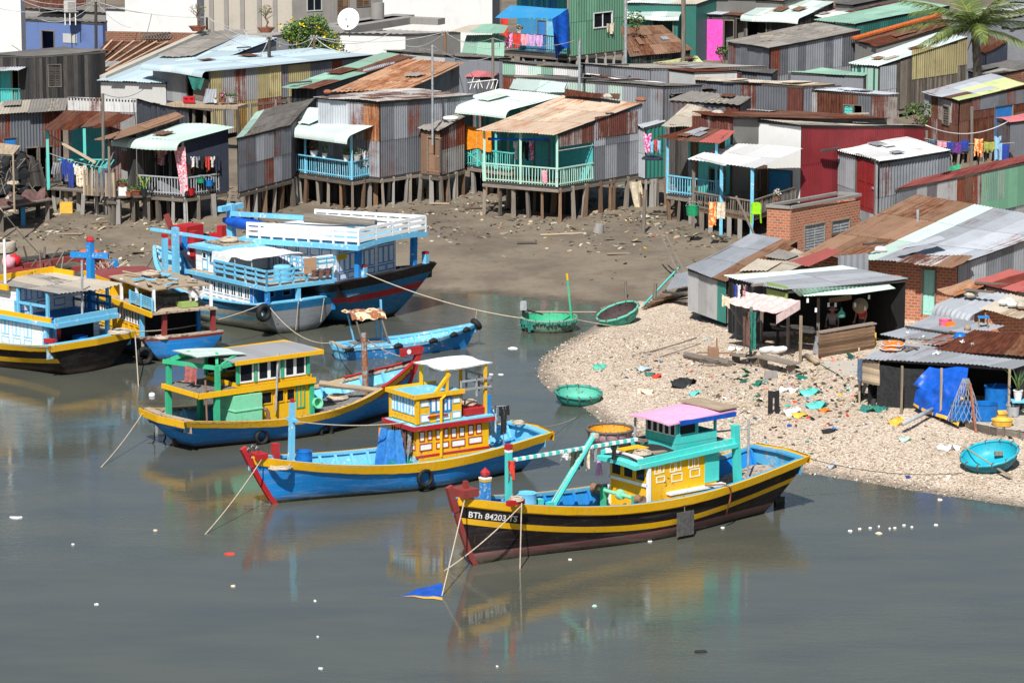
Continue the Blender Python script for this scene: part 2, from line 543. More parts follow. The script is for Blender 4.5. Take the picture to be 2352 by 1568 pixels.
def sdist(x,y):
 x = np.asarray(x,float); y = np.asarray(y,float)
 best = np.full(x.shape,1e9)
 for i in range(len(sx) - 1):
  ax,ay,bx,by = sx[i],sy[i],sx[i + 1],sy[i + 1]
  dx,dy = bx - ax,by - ay
  t = np.clip(((x - ax) * dx + (y - ay) * dy) / (dx * dx + dy * dy + 1e-9),0,1)
  best = np.minimum(best,np.hypot(x - ax - t * dx,y - ay - t * dy))
 ins = np.zeros(x.shape,bool)
 n = len(POLX)
 j = n - 1
 for i in range(n):
  c = ((POLY[i] > y) != (POLY[j] > y)) & (x < (POLX[j] - POLX[i]) * (y - POLY[i]) / (POLY[j] - POLY[i] + 1e-12) + POLX[i])
  ins ^= c
  j = i
 return np.where(ins,best,-best)
def wob(x,y):
 return (np.sin(x * 1.3 + y * .7) + np.sin(x * .6 - y * 1.1 + 2) + np.sin(x * 2.9 + 1) * np.sin(y * 2.3)) / 3
def shellmask(x,y):
 x = np.asarray(x,float); y = np.asarray(y,float)
 a,b = Z(1372,705,.1),Z(1700,640,1.0)
 s = (x - a.x) * (-(b.y - a.y)) + (y - a.y) * (b.x - a.x)
 s = s / math.hypot(b.x - a.x,b.y - a.y)
 return np.clip(.5 - s / 2.2 + .25 * wob(x * 1.5,y * 1.5),0,1)
def terr(x,y):
 d = sdist(x,y)
 h = np.where(d > 0,1.1 * (1 - np.exp(-np.maximum(d,0) / 7.0)) + .006 * np.maximum(d,0),np.maximum(d * .22,-1.2))
 amp = np.clip(np.abs(d) / 3,.15,1)
 return h + .05 * amp * wob(x,y) + .025 * amp * wob(x * 3.1,y * 2.7)
def T(x,y):
 return float(terr(np.array([x]),np.array([y]))[0])
def Gp(px,py,up=0.0):
 """the ground point under a pixel"""
 z = .6
 for _ in range(12):
  p = Z(px,py,z)
  z = .5 * z + .5 * max(T(p.x,p.y),0)
 return Z(px,py,z) + V((0,0,up))
def build_ground():
 xs = np.concatenate([np.arange(-46,46.01,.42),[60,90,140,190]])
 xs = np.concatenate([[-190,-140,-90,-60],xs])
 ys = np.concatenate([np.arange(82,182,.5),np.arange(182,260,2.5),[280,320,380,460,560,700,880]])
 X,Y = np.meshgrid(xs,ys)
 H = terr(X,Y)
 ny,nx = X.shape
 me = bpy.data.meshes.new('mud_flat')
 vs = np.stack([X,Y,H],-1).reshape(-1,3)
 idx = np.arange(ny * nx).reshape(ny,nx)
 fs = np.stack([idx[:-1,:-1],idx[:-1,1:],idx[1:,1:],idx[1:,:-1]],-1).reshape(-1,4)
 me.from_pydata(vs.tolist(),[],fs.tolist())
 sh = shellmask(X,Y).reshape(-1)
 wet = np.clip(1 - sdist(X,Y) / 3.6,0,1).reshape(-1)
 ca = me.color_attributes.new('col','FLOAT_COLOR','POINT')
 a = np.stack([sh,wet,np.zeros_like(sh),np.ones_like(sh)],-1)
 ca.data.foreach_set('color',a.reshape(-1).astype(np.float32))
 me.polygons.foreach_set('use_smooth',[True] * len(fs))
 s = NM('mud_and_shells')
 o = s.co('Object')
 at = s.sep(s.attr())
 n1,n2,n3 = s.noise(o,.35,5),s.noise(o,2.2,6,.7),s.noise(o,11,5,.7)
 mud = s.mix(s.mr(n1,.35,.68),S(126,115,100),S(102,93,81))
 mud = s.mix(s.mr(n2,.5,.72,0,.45),mud,S(80,72,62))
 mud = s.mix(s.mr(n3,.62,.75,0,.6),mud,S(150,138,120))
 mud = s.mix(s.mr(s.noise(o,.9,3),.58,.7,0,.35),mud,S(112,90,56))
 v = s.n('TexVoronoi')
 s.put(v.inputs['Vector'],o)
 v.inputs['Scale'].default_value = 15
 vc = s.sep(v.outputs['Color'])
 shc = s.mix(s.mr(vc[0],.1,.9),S(206,186,162),S(236,220,202))
 shc = s.mix(s.mr(vc[1],.8,.86,0,.6),shc,S(132,116,98))
 shc = s.mix(s.mr(v.outputs['Distance'],.45,.7,0,.5),shc,S(140,122,104))
 shc = s.mix(s.mr(n1,.45,.7,0,.35),shc,S(170,150,124))
 shc = s.mix(s.mr(n2,.58,.75,0,.3),shc,S(150,132,110))
 edge = s.mr(s.ma('ADD',at[0],s.ma('MULTIPLY',s.ma('SUBTRACT',n2,.5),.5)),.4,.6)
 c = s.mix(edge,mud,shc)
 wet_ = s.mr(s.ma('ADD',at[1],s.ma('MULTIPLY',s.ma('SUBTRACT',n2,.5),.3)),.72,1.0)
 c = s.mix(s.ma('MULTIPLY',wet_,.6),c,S(72,65,54))
 rough = s.mr(wet_,0,1,.85,.42)
 h = s.mix(edge,s.ma('MULTIPLY',n2,.9),s.ma('ADD',s.ma('MULTIPLY',v.outputs['Distance'],1.2),n3))
 s.bump(h,.9,.05)
 me.materials.append(s.done(c,rough))
 g = bpy.data.objects.new('mud_flat',me)
 COL.objects.link(g)
 tag(g,'brown mud flat and pale shell bank at the water edge',None,None,'structure')
build_ground()
def build_water():
 mb = MB()
 mb.face([(-190,30,0),(190,30,0),(190,175,0),(-190,175,0)])
 s = NM('river_water')
 o = s.co('Object',(1,2.6,1))
 big = s.noise(s.co('Object',(.16,.4,1)),1,3)
 w1 = s.noise(o,1.5,4,.55,.6)
 w2 = s.noise(s.co('Object',(1,2.2,1),(0,0,.35)),5.0,3,.6,.4)
 w3 = s.noise(s.co('Object',(.35,.8,1),(0,0,-.2)),1,2)
 amp = s.mr(s.noise(s.co('Object',(.05,.09,1)),1,4),.4,.6,.2,1.25)
 h = s.ma('ADD',s.ma('MULTIPLY',w1,.8),s.ma('MULTIPLY',w2,.5))
 h = s.ma('ADD',s.ma('MULTIPLY',h,amp),s.ma('MULTIPLY',w3,.6))
 s.bump(h,.21,.05)
 s.b.inputs['IOR'].default_value = 1.33
 s.b.inputs['Specular IOR Level'].default_value = .5
 c = s.mix(s.mr(big,.35,.7),(.092,.094,.073),(.072,.078,.066))
 G['water'] = s.done(c,.02)
 w_ = mb.build('water','water')
 tag(w_,'murky grey green river water',None,None,'structure')
build_water()
def sheet(mb,a,b,c,d,mats=(0,),pitch=.16,amp=.02,roll=0,shw=.95,shl=2.3,rust=.35,jag=.08,cols=None,sag=.05,tint=None,wav=None):
 """corrugated roof: a-b is the lower edge, d-c the upper one; ribs run up the slope"""
 a,b,c,d = V(a),V(b),V(c),V(d)
 W_ = ((b - a).length + (c - d).length) / 2
 L_ = ((d - a).length + (c - b).length) / 2
 n = (b - a).cross(d - a).normalized()
 if n.z < 0:
  n = -n
 ns = max(1,round(W_ / shw))
 nr = max(1,round(L_ / shl))
 per = max(2,round(W_ / ns / pitch))
 tone = [[(R.random() if tint is None else tint,max(0,R.gauss(rust * .5,.28)) if R.random() < .75 else RU(rust,1.0) * .9,0) for _ in range(ns)] for _ in range(nr)]
 mid = [[R.choice(mats) for _ in range(ns)] for _ in range(nr)]
 jg = [RU(-jag,jag) for _ in range(ns)]
 ph = RU(0,6)
 nc = ns * per * 4
 sd = (d - a).normalized()
 def P(u,v,off=0.0):
  p = lerp(lerp(a,b,u),lerp(d,c,u),v)
  o = amp * cos_(u * ns * per * 2 * PI) + off
  o += sag * (sin_(u * 5 + ph) * sin_(v * 4 + ph * 2) - .4 * sin_(PI * v))
  return p + n * o
 for r in range(nr):
  v0,v1 = r / nr,(r + 1) / nr
  rows = []
  if r == 0 and roll:
   for k in range(6,0,-1):
    th = k * PI / 12
    rows.append((th,None))
  rows += [(None,v0),(None,(v0 + v1) / 2),(None,v1 + (.02 if r < nr - 1 else 0))]
  for q in range(len(rows) - 1):
   for i in range(nc):
    u0,u1 = i / nc,(i + 1) / nc
    si = min(ns - 1,i // (per * 4))
    cm = mid[r][si]
    if cols:
     uu = (si + .5) / ns
     for fr,mm in cols:
      if uu <= fr:
       cm = mm
       break
    pts,uvs = [],[]
    for (th,v),u in ((rows[q],u0),(rows[q],u1),(rows[q + 1],u1),(rows[q + 1],u0)):
     if th is not None:
      base = P(u,0)
      o_ = amp * cos_(u * ns * per * 2 * PI)
      p = base - sd * (roll * sin_(th)) - n * (roll * (1 - cos_(th)) )
      vv = -roll * th
     else:
      p = P(u,v,.012 * (1 - (v - v0) * nr))
      if v == 0 and not roll:
       p = p - sd * jg[si]
      vv = v * L_
     pts.append(p)
     uvs.append((u * W_ + si * 3.7,vv + r * 5.3))
    mb.face(pts,cm,uvs,tone[r][si])
def wallstrip(mb,p0,p1,zb,zt0,zt1,kind='corr',mats=(0,),holes=(),pitch=.16,panel=.9,off=0.0,rust=.4,ztop=None):
 """vertical wall from p0 to p1; holes are (u0,u1,z0,z1)"""
 p0,p1 = V((p0.x,p0.y,0)),V((p1.x,p1.y,0))
 L = (p1 - p0).length
 if L < .05:
  return
 e = (p1 - p0) / L
 n = V((e.y,-e.x,0))
 if n.dot(-(p0 - V((0,0,0)))) < 0:
  n = -n
 if kind == 'corr':
  per = max(2,round(L / pitch))
  us = [L * i / (per * 4) for i in range(per * 4 + 1)]
  disp = lambda u: .02 * cos_(u / L * per * 2 * PI)
 elif kind == 'plank':
  us,u = [0],0
  while u < L - .12:
   u += RU(.13,.24)
   us.append(min(u,L))
  us[-1] = L
  disp = None
 else:
  us = [0,L]
  disp = lambda u: 0
 for h in holes:
  us += [max(0,min(L,h[0])),max(0,min(L,h[1]))]
 us = sorted(set(round(u,4) for u in us))
 npan = max(1,round(L / panel))
 tone = [(R.random(),max(0,R.gauss(rust * .5,.3)),0) for _ in range(npan + 1)]
 tone2 = [(R.random(),max(0,R.gauss(rust * .5,.3)),0) for _ in range(npan + 1)]
 pm = [R.choice(mats) for _ in range(npan + 1)]
 pm2 = [R.choice(mats) for _ in range(npan + 1)]
 tall = max(zt0,zt1) - zb
 zs = zb + tall * .48 if tall > 2.1 and kind == 'corr' else None
 for i in range(len(us) - 1):
  u0,u1 = us[i],us[i + 1]
  if u1 - u0 < 1e-4:
   continue
  um = (u0 + u1) / 2
  cuts = sorted((h[2],h[3]) for h in holes if h[0] < um < h[1])
  segs,z = [],zb
  for a_,b_ in cuts:
   if a_ > z + .01:
    segs.append((z,a_))
   z = max(z,b_)
  segs.append((z,None))
  if kind == 'plank':
   d0 = d1 = RU(0,.03)
   tn = (R.random(),R.random() * .3,0)
   mm = R.choice(mats)
  else:
   d0,d1 = disp(u0),disp(u1)
   k = min(npan,int(um / L * npan))
   tn,mm = tone[k],pm[k]
  q0,q1 = p0 + e * u0 + n * (d0 + off),p0 + e * u1 + n * (d1 + off)
  t0,t1 = lerp(zt0,zt1,u0 / L),lerp(zt0,zt1,u1 / L)
  for za,zz in segs:
   parts = [(za,zz)]
   if zs and za < zs and (zz is None or zz > zs):
    parts = [(za,zs),(zs,zz)]
   for pa,pz in parts:
    e0,e1 = (t0,t1) if pz is None else (pz,pz)
    if e0 <= pa and e1 <= pa:
     continue
    up = zs and pa >= zs
    if kind == 'corr' and up:
     k = min(npan,int(um / L * npan))
     tn,mm = tone2[k],pm2[k]
    elif kind == 'corr':
     k = min(npan,int(um / L * npan))
     tn,mm = tone[k],pm[k]
    dd = n * (.014 if up else 0)
    so_ = 17.0 if up else 0
    mb.face([(q0.x + dd.x,q0.y + dd.y,pa),(q1.x + dd.x,q1.y + dd.y,pa),(q1.x + dd.x,q1.y + dd.y,max(e1,pa)),(q0.x + dd.x,q0.y + dd.y,max(e0,pa))],mm,
      [(u0 + so_,pa),(u1 + so_,pa),(u1 + so_,e1),(u0 + so_,e0)],tn)
class NS:
 pass
def spec(s):
 k,m = s.split(':')
 return k,m.split(',')
def bar_rail(t,p,q,h,mat,n=None,name='railing',gap=.16,cross=False,w_=.05):
 p,q = V(p),V(q)
 mb = MB()
 L = (q - p).length
 mb.beam(p + V((0,0,h)),q + V((0,0,h)),w_ * 1.6,w_ * 1.2)
 mb.beam(p + V((0,0,.12)),q + V((0,0,.12)),w_ * 1.2,w_)
 if cross:
  mb.beam(p + V((0,0,.14)),q + V((0,0,h - .04)),w_,w_)
  mb.beam(p + V((0,0,h - .04)),q + V((0,0,.14)),w_,w_ * .9)
  n = 4
 n = n or max(2,round(L / gap))
 for i in range(n + 1):
  x = lerp(p,q,i / n)
  j = V((RU(-.02,.02),0,0))
  mb.beam(x + V((0,0,.02)),x + j + V((0,0,h - .02)),w_ * .75,w_ * .6)
 return mb.build(name,mat,t)
def house(name,label,A,B,C,D=None,ze=5.,zb=None,slope=8,zf=2.5,roof='galv',front='corr:galv',right='corr:galv',ov=(.4,.32),porch=0,sq=0,roll=0,fe=(),re=(),
          rail=None,stilts=None,cat='house',pitch=.16,cols=None,rfull=False,rust=.35,thick=0,posts=None,back=.1,noroof=False,jag=.08,group=None,floor='woodd',rows=3,left=True,sp=.85,shl=2.3):
 zb = ze if zb is None else zb
 if not stilts and not porch:
  zf = min(zf,1.0)
 a,b = Z(A[0],A[1],ze),Z(B[0],B[1],zb)
 e1 = b - a
 h = V((-e1.y,e1.x,0)).normalized()
 if h.y < 0:
  h = -h
 wv = h * cos_(rad(slope)) + V((0,0,sin_(rad(slope))))
 n = e1.cross(wv).normalized()
 if sq:
  c = plane(C[0],C[1],b,V((-.76,.65,0)))
 else:
  c = Z(*C) if len(C) == 3 else plane(C[0],C[1],b,n)
 n = (b - a).cross(c - b).normalized()
 d = (a + c - b) if D is None else (Z(*D) if len(D) == 3 else plane(D[0],D[1],b,n))
 r = (b - a).cross(c - b).normalized()
 zr = lambda p: b.z - ((p.x - b.x) * r.x + (p.y - b.y) * r.y) / r.z
 fl = lambda v: V((v.x,v.y,0))
 uf,sd,sdl = fl(b - a).normalized(),fl(c - b).normalized(),fl(d - a).normalized()
 F0,F1 = a + uf * ov[1] + sdl * ov[0],b - uf * ov[1] + sd * ov[0]
 B1,B0 = c - uf * ov[1] - sd * back,d + uf * ov[1] - sdl * back
 P0,P1 = F0 + sdl * porch,F1 + sd * porch
 base = fl((F0 + F1) / 2) + V((0,0,zf))
 t = thing(name,label,cat,base,group=group)
 H = NS()
 H.t,H.a,H.b,H.c,H.d,H.F0,H.F1,H.P0,H.P1,H.B1,H.B0,H.zf,H.zr,H.uf,H.sd = t,a,b,c,d,F0,F1,P0,P1,B1,B0,zf,zr,uf,sd
 pl = lambda p0,p1: (lambda px,py: plane(px,py,p0,V((-(p1 - p0).y,(p1 - p0).x,0)).normalized()))
 H.fw,H.pf,H.rw,H.rp = pl(P0,P1),pl(F0,F1),pl(P1,B1),pl(F1,B1)
 if not noroof:
  rm = list(dict.fromkeys((roof.split(',') if isinstance(roof,str) else roof) + ([m for _,m in cols] if cols else [])))
  mb = MB()
  cl = [(f,rm.index(m)) for f,m in cols] if cols else None
  nbase = len(roof.split(','))
  sheet(mb,a,b,c,d,tuple(range(nbase)),pitch,.01 if roll else (.016 if pitch < .2 else .026),roll,rust=rust,cols=cl,jag=jag,shl=shl)
  H.roof = mb.build('roof',rm,t)
  Lr = (c - b).length
  Wr = (b - a).length
  if pitch < 1 and Lr > 1.6 and Wr > 2 and not cols:
   for _ in range(R.choice((0,1,1,2,3))):
    u0,v0 = RU(.03,.7),RU(.05,.65)
    u1,v1 = min(.97,u0 + RU(.5,1.3) / Wr),min(.97,v0 + RU(.7,1.6) / Lr)
    k_ = RU(-.03,.03)
    q_ = [lerp(lerp(a,b,u + k_ * (v > v0)),lerp(d,c,u + k_ * (v > v0)),v) + V((0,0,.07)) for u,v in ((u0,v0),(u1,v0),(u1,v1),(u0,v1))]
    mb = MB()
    sheet(mb,*q_,(0,),pitch,.018,rust=.4,sag=.01)
    mb.build('roof_patch',R.choice([rm[0],rm[0],'rustb','fibre','galv','rust','tan']),t)
  mb = MB()
  zz = V((0,0,-.07))
  mb.beam(F0 + zz + V((0,0,zr(F0) - F0.z)),F1 + zz + V((0,0,zr(F1) - F1.z)),.07,.1)
  q0,q1 = F1.copy(),B1.copy()
  q0.z,q1.z = zr(q0) - .075,zr(q1) - .075
  mb.beam(q0,q1,.06,.1)
  mb.build('eave_beam','woodd',t)
 def mkwall(p0,p1,sp_,feats,nm,zt0,zt1):
  k,ms = spec(sp_)
  L = fl(p1 - p0).length
  if L < .1:
   return
  e = fl(p1 - p0) / L
  f = pl(p0,p1)
  holes = []
  nn = V((e.y,-e.x,0))
  if nn.y > 0:
   nn = -nn
  for kind,x0,y0,x1,y1,mt in feats:
   m_ = f((x0 + x1) / 2,(y0 + y1) / 2)
   u0,u1 = fl(f(x0,(y0 + y1) / 2) - p0).dot(e),fl(f(x1,(y0 + y1) / 2) - p0).dot(e)
   z0,z1 = f((x0 + x1) / 2,y1).z,f((x0 + x1) / 2,y0).z
   u0,u1 = max(.02,min(u0,L - .05)),min(L - .02,max(u1,.05))
   if u1 - u0 < .05:
    continue
   z0 = max(z0,zf + .01)
   if kind != 'panel':
    holes.append((u0,u1,z0,z1))
   q = fl(p0) + e * u0
   Mx = Matrix((( e.x,nn.x,0,q.x),(e.y,nn.y,0,q.y),(0,0,1,z0),(0,0,0,1)))
   wd,ht = u1 - u0,z1 - z0
   if kind in ('door','win','hole','shut'):
    mb = MB()
    fw_ = .06
    for bx in ((-fw_,0,0,ht),(wd,wd + fw_,0,ht),(-fw_,wd + fw_,ht,ht + fw_)) + (((-fw_,wd + fw_,-fw_,0),) if kind in ('win','shut') else ()):
     mb.box(bx[0],bx[1],-.06,.045,bx[2],bx[3],M=Mx)
    if kind == 'win':
     mb.box(wd / 2 - .02,wd / 2 + .02,-.03,.02,0,ht,M=Mx)
    fr = mb.build({'door': 'door_frame','win': 'window','hole': 'opening_frame','shut': 'shutter_frame'}[kind],mt if kind in ('win',) else 'wood',t)
    if kind == 'win':
     mb = MB()
     mb.box(0,wd,-.05,-.035,0,ht,M=Mx)
     mb.build('pane','glass',fr)
    elif kind == 'door':
     mb = MB()
     mb.box(.01,wd - .01,-.05,-.01,.01,ht - .01,M=Mx)
     for zz0,zz1 in ((.08,.46),(.54,.94)):
      for xx0,xx1 in ((.1,.46),(.54,.9)):
       mb.box(wd * xx0,wd * xx1,-.01,.004,ht * zz0,ht * zz1,M=Mx)
     dr = mb.build('door',mt,t)
     mb = MB()
     mb.box(wd * .86,wd * .93,-.008,.04,ht * .46,ht * .5,M=Mx)
     mb.build('handle','steel',dr)
    elif kind == 'shut':
     mb = MB()
     mb.box(.01,wd / 2 - .01,-.05,-.02,.01,ht - .01,M=Mx)
     mb.box(wd / 2 + .01,wd - .01,-.05,-.02,.01,ht - .01,M=Mx)
     k_ = max(3,int(ht / .12))
     for i in range(k_):
      for xa,xb in ((.06,wd / 2 - .05),(wd / 2 + .05,wd - .06)):
       mb.box(xa,xb,-.02,.005,ht * (i + .3) / k_,ht * (i + .7) / k_,M=Mx)
     mb.build('shutter',mt,t)
   else:
    mb = MB()
    if mt in ('wrust','galv','galvd','galvr','rust','rustw','white','galvw','yel','green','maroon','rusto','rustb','greend','mint','lime'):
     qa,qb = q + nn * .035,q + e * wd + nn * .035
     wallstrip(mb,qa,qb,z0,z1,z1,'corr',(0,),pitch=pitch)
    else:
     mb.box(0,wd,-.01,.03,0,ht,M=Mx)
    mb.build('wall_panel',mt,t)
  mb = MB()
  wallstrip(mb,p0,p1,zf,zt0,zt1,k,tuple(range(len(ms))),holes,pitch)
  mb.build(nm,ms,t)
 zt = lambda p: zr(p) - .03
 if front:
  mkwall(P0,P1,front,fe,'front_wall',zt(P0),zt(P1))
 if right:
  q = F1 if rfull else P1
  mkwall(q,B1,right,re,'side_wall',zt(q),zt(B1))
 k,ms = spec(right or front)
 if left:
  mb = MB()
  wallstrip(mb,P0,B0,zf,zt(P0),zt(B0),'flat',(0,))
  wallstrip(mb,B0,B1,zf,zt(B0),zt(B1),'flat',(0,))
  mb.build('back_wall',[ms[0]],t)
 mb = MB()
 f0,f1,g1,g0 = [fl(p) for p in (F0,F1,B1,B0)]
 top = [V((p.x,p.y,zf)) for p in (f0,f1,g1,g0)]
 bot = [V((p.x,p.y,zf - .12)) for p in (f0,f1,g1,g0)]
 mb.face(top,0,[(0,0),((f1 - f0).length,0),((f1 - f0).length,(g1 - f1).length),(0,(g0 - f0).length)])
 mb.face(bot[::-1])
 for i in range(4):
  j = (i + 1) % 4
  mb.face([bot[i],bot[j],top[j],top[i]])
 if stilts or porch:
  mb.build('floor',floor,t)
 if porch:
  for p in ([F0,F1] if posts is None else [lerp(F0,F1,x) for x in posts]):
   mb = MB()
   mb.beam(V((p.x,p.y,zf)),V((p.x,p.y,zr(p) - .05)),.11,.11)
   mb.build('porch_post',rail or 'wood',t)
  if rail:
   bar_rail(t,V((F0.x,F0.y,zf)),V((F1.x,F1.y,zf)),.85,rail)
   if not rfull:
    bar_rail(t,V((F1.x,F1.y,zf)),V((P1.x,P1.y,zf)),.85,rail)
 if stilts:
  def st(p,m_=None):
   z = T(p.x,p.y) - .35
   j = V((RU(-.12,.12),RU(-.1,.1),0))
   mb = MB()
   wd = RU(.12,.22)
   mb.beam(V((p.x,p.y,z)) + j,V((p.x,p.y,zf - .06)),wd * 1.15,wd,w2=wd * .85,h2=wd * .8)
   mb.build('stilt',m_ or R.choice(stilts.split(',')),t)
  for k_ in range(rows):
   q0,q1 = lerp(f0,g0,.02 + .3 * k_),lerp(f1,g1,.02 + .3 * k_)
   L = (q1 - q0).length
   m = max(2,round(L / sp / (1 + .6 * k_)))
   for i in range(m + 1):
    st(lerp(q0,q1,(i + RU(-.2,.2) * (0 < i < m)) / m))
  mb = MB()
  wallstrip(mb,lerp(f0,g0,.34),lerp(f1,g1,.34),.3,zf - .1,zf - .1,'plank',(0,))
  mb.build('shade_skirt','woodblk',t)  # dark boards added under the floor to block light and stand for shade
  L = (g1 - f1).length
  m = max(2,round(L / 1.0))
  for i in range(1,m + 1):
   st(lerp(f1,g1,i / m))
  mb = MB()
  mb.beam(V((f0.x,f0.y,zf - .19)),V((f1.x,f1.y,zf - .19)),.1,.14)
  mb.beam(V((f1.x,f1.y,zf - .2)),V((g1.x,g1.y,zf - .2)),.1,.14)
  mb.build('floor_beam','wood',t)
 return H
def awning(H,A,B,C,D,z,roof='mint',roll=0,pitch=.16,name='awning',cols=None,rust=.3,slope=None,jag=.05):
 """a further roof on house H; z is one height for A,B and one for C,D"""
 a,b,c,d = Z(*A,z[0]),Z(*B,z[0]),Z(*C,z[1]),Z(*D,z[1])
 mb = MB()
 rm = list(dict.fromkeys(roof.split(',') + ([m for _,m in cols] if cols else [])))
 sheet(mb,a,b,c,d,tuple(range(len(roof.split(',')))),pitch,.03 if pitch > .25 and roll else .016,roll,rust=rust,cols=[(f,rm.index(m)) for f,m in cols] if cols else None,jag=jag)
 o = mb.build(name,rm,H.t)
 return a,b,c,d
def post(H,p,q,w_=.1,mat='wood',name='post'):
 mb = MB()
 mb.beam(p,q,w_,w_)
 return mb.build(name,mat,H.t)
G['pinkaw'] = cloth('pale_pink_awning',(.70,.53,.50))
G['orangetile'] = plain('orange_tile',S(200,104,50),.8,.5,8)
ST = 'wood,wood,woodb,concg'
h1 = house('stilt_house','dark grey patchwork stilt house with sagging grey roof and blue door by the net heap',(-70,268),(150,254),(156,225),ze=5.36,zf=1.9,
           roof='fibre,tan',front='corr:galvd,grpan,galvd',right='plank:woodd',slope=8,stilts=ST,
           fe=[('door',10,318,37,398,'bluedoor'),('hole',62,340,85,410,'woodd'),('hole',92,338,122,410,'woodd')])
h2 = house('stilt_house','teal plank stilt house under a broken rust porch roof and rust streaked sheets',(152,224),(316,229),(436,252,4.95),ze=6.05,zf=1.9,
           roof='galvr',front='corr:galvr,rustw,galvr',right='plank:grpan',ov=(.05,.05),stilts=ST,
           fe=[('panel',153,225,315,256,'wrust'),('panel',166,292,246,405,'tealp'),('hole',128,300,160,410,'woodd'),('hole',112,320,126,410,'woodd')])
a_,b_,c_,d_ = awning(h2,(97,297),(252,293),(313,263),(151,253),(4.85,5.45),'rust',name='porch_roof',rust=.8,jag=.3)
for q in (a_,lerp(a_,b_,.55)):
 post(h2,V((q.x + .2,q.y + .3,1.9)),V((q.x + .2,q.y + .3,4.8)),.14,'turq','porch_post')
h2b = house('stilt_house','narrow stilt house with orange rust roof beside the rolled mint roof',(215,320),(266,323),(428,267),(404,259),ze=4.8,zf=2.0,
   roof='rusto,rustb',front='plank:woodd',right='plank:woodd',porch=1.4,stilts=ST,rail=None,posts=[.3],
   fe=[('panel',262,328,288,345,'tealp')],left=False)
h3 = house('stilt_house','stilt house with rolled mint roof, dark blue side panels and a grey railed porch',(266,317),(418,327),(541,291),(397,281),ze=4.7,zf=2.1,
           roof='mint',roll=.34,front='plank:woodd',right='flat:navy',porch=2.2,rail='pvc',stilts='wood,concg,steel,wood',rfull=False,pitch=.2,rust=0,
           fe=[('hole',300,345,345,395,'bluep'),('panel',352,345,395,440,'grpan')])
mb = MB()
wallstrip(mb,h3.F1,h3.P1,3.55,h3.zr(h3.F1) - .05,h3.zr(h3.P1) - .05,'flat')
mb.build('side_screen','navy',h3.t)
h4 = house('stilt_house','grey corrugated stilt house with a weathered grey roof between the two rolled mint roofs',(541,318),(668,288),(726,222),(588,258),ze=5.0,zf=2.45,
           roof='fibre',front='corr:galvd,galv,galvd',right='corr:galvd',slope=9,stilts=ST,ov=(.15,.1),cols=[(.12,'mint')])
h5 = house('stilt_house','stilt house with bright rolled mint roof and blue railed balcony full of flower pots',(603,285),(806,312),(907,270),(713,247),ze=4.72,zf=2.54,
           roof='mintw',roll=.34,front='plank:tealp,turq',right='plank:woodd',porch=2.2,rail='lblue',stilts=ST,pitch=.18,rust=0,
           fe=[('win',748,320,790,338,'bluep'),('hole',690,318,728,400,'bluep'),('panel',755,345,790,398,'grpan')],posts=[0,.42,1])
for x0,x1 in ((832,857),):
 post(h5,h5.P1 + V((0,0,2.6 - h5.P1.z)),V((h5.P1.x,h5.P1.y,4.6)),.12,'bluep','porch_post')
h6 = house('stilt_house','tall grey corrugated stilt house with white and maroon striped roof',(719,222),(871,235),(1094,216),sq=1,ze=6.18,zf=2.55,
           roof='stripe',front='corr:galv,galvw,rusto',right='corr:galvd,galv',slope=5,stilts=ST,ov=(.2,.15),rust=.3,sp=1.0)
h7 = house('shed','small rusty sheet shed on stilts with a life ring on its roof',(960,296),(1012,301),(1071,266),(1029,259),ze=4.66,zf=2.5,
           roof='fibre',front='flat:rustb',right='corr:galvr,rustw',stilts=ST,ov=(.12,.1),pitch=.26,cat='shed',
           fe=[('door',984,318,1020,396,'rustb')])
h8 = house('stilt_house','stilt house with wide rolled pale mint roof above an orange cloth and green balcony',(1030,238),(1172,254),(1293,221),(1148,203),ze=5.54,zf=2.55,
           roof='mintw',roll=.34,front='plank:tealp,mintwall',right='plank:tealp',porch=1.5,stilts=ST,pitch=.2,rust=0,rail='turq',posts=[0,.35,.7])
h9 = house('stilt_house','stilt house with tan roof streaked orange, teal walls and a long weathered balcony',(1093,299),(1275,312),(1481,235),(1293,220),ze=5.14,zf=2.7,
           roof='rustt',front='plank:tealp',right='corr:galvd,galv',porch=2.6,stilts=ST,rail='mintwall',rust=.5,posts=[.02,.5,.98],rfull=False,ov=(.4,.1),
           fe=[('door',1228,325,1262,418,'tealp'),('win',1196,330,1214,350,'greend')],
           re=[('panel',1322,312,1364,412,'turq'),('panel',1364,262,1462,312,'rustw')],cols=[(.9,'rustt'),(1,'galvw')])
mb = MB()
wallstrip(mb,h9.F1,h9.P1,4.55,h9.zr(h9.F1) - .05,h9.zr(h9.P1) - .05,'corr',(0,))
mb.build('gable_sheet','rustw',h9.t)
p = Z(1293,221,6.6)
mb = MB()
sheet(mb,h9.d + V((.05,-.9,.1)),h9.d + (h9.c - h9.d) * .68 + V((0,-.9,.1)),h9.d + (h9.c - h9.d) * .68 + V((.1,-.1,.3)),h9.d + V((.1,-.1,.3)),(0,),rust=.8)
mb.build('ridge_sheet','rust',h9.t)
h10 = house('lean_to','narrow white corrugated lean-to with washing on its side beside the streaked roof house',(1462,288),(1482,293),(1532,280),ze=5.0,zf=2.55,roof='galvw',front='corr:galvw',right='corr:galvw,greend',
   ov=(.05,.02),stilts=ST,cat='lean-to',pitch=.22)
h11 = house('stilt_house','stilt house with brown rust roof and blue and ochre railed verandah',(1507,316),(1652,333),(1690,301),(1594,291),ze=4.97,zf=2.35,
   roof='rust,rust,redm',front='plank:turq,woodb',right='plank:tealp',porch=1.3,rail='lblue',stilts=ST,rust=.7,
   fe=[('hole',1630,390,1672,440,'turq'),('panel',1543,370,1598,408,'grpan')])
mb = MB()
wallstrip(mb,Z(1590,290,5.3),Z(1684,300,5.3),5.0,5.8,5.85,'corr',(0,))
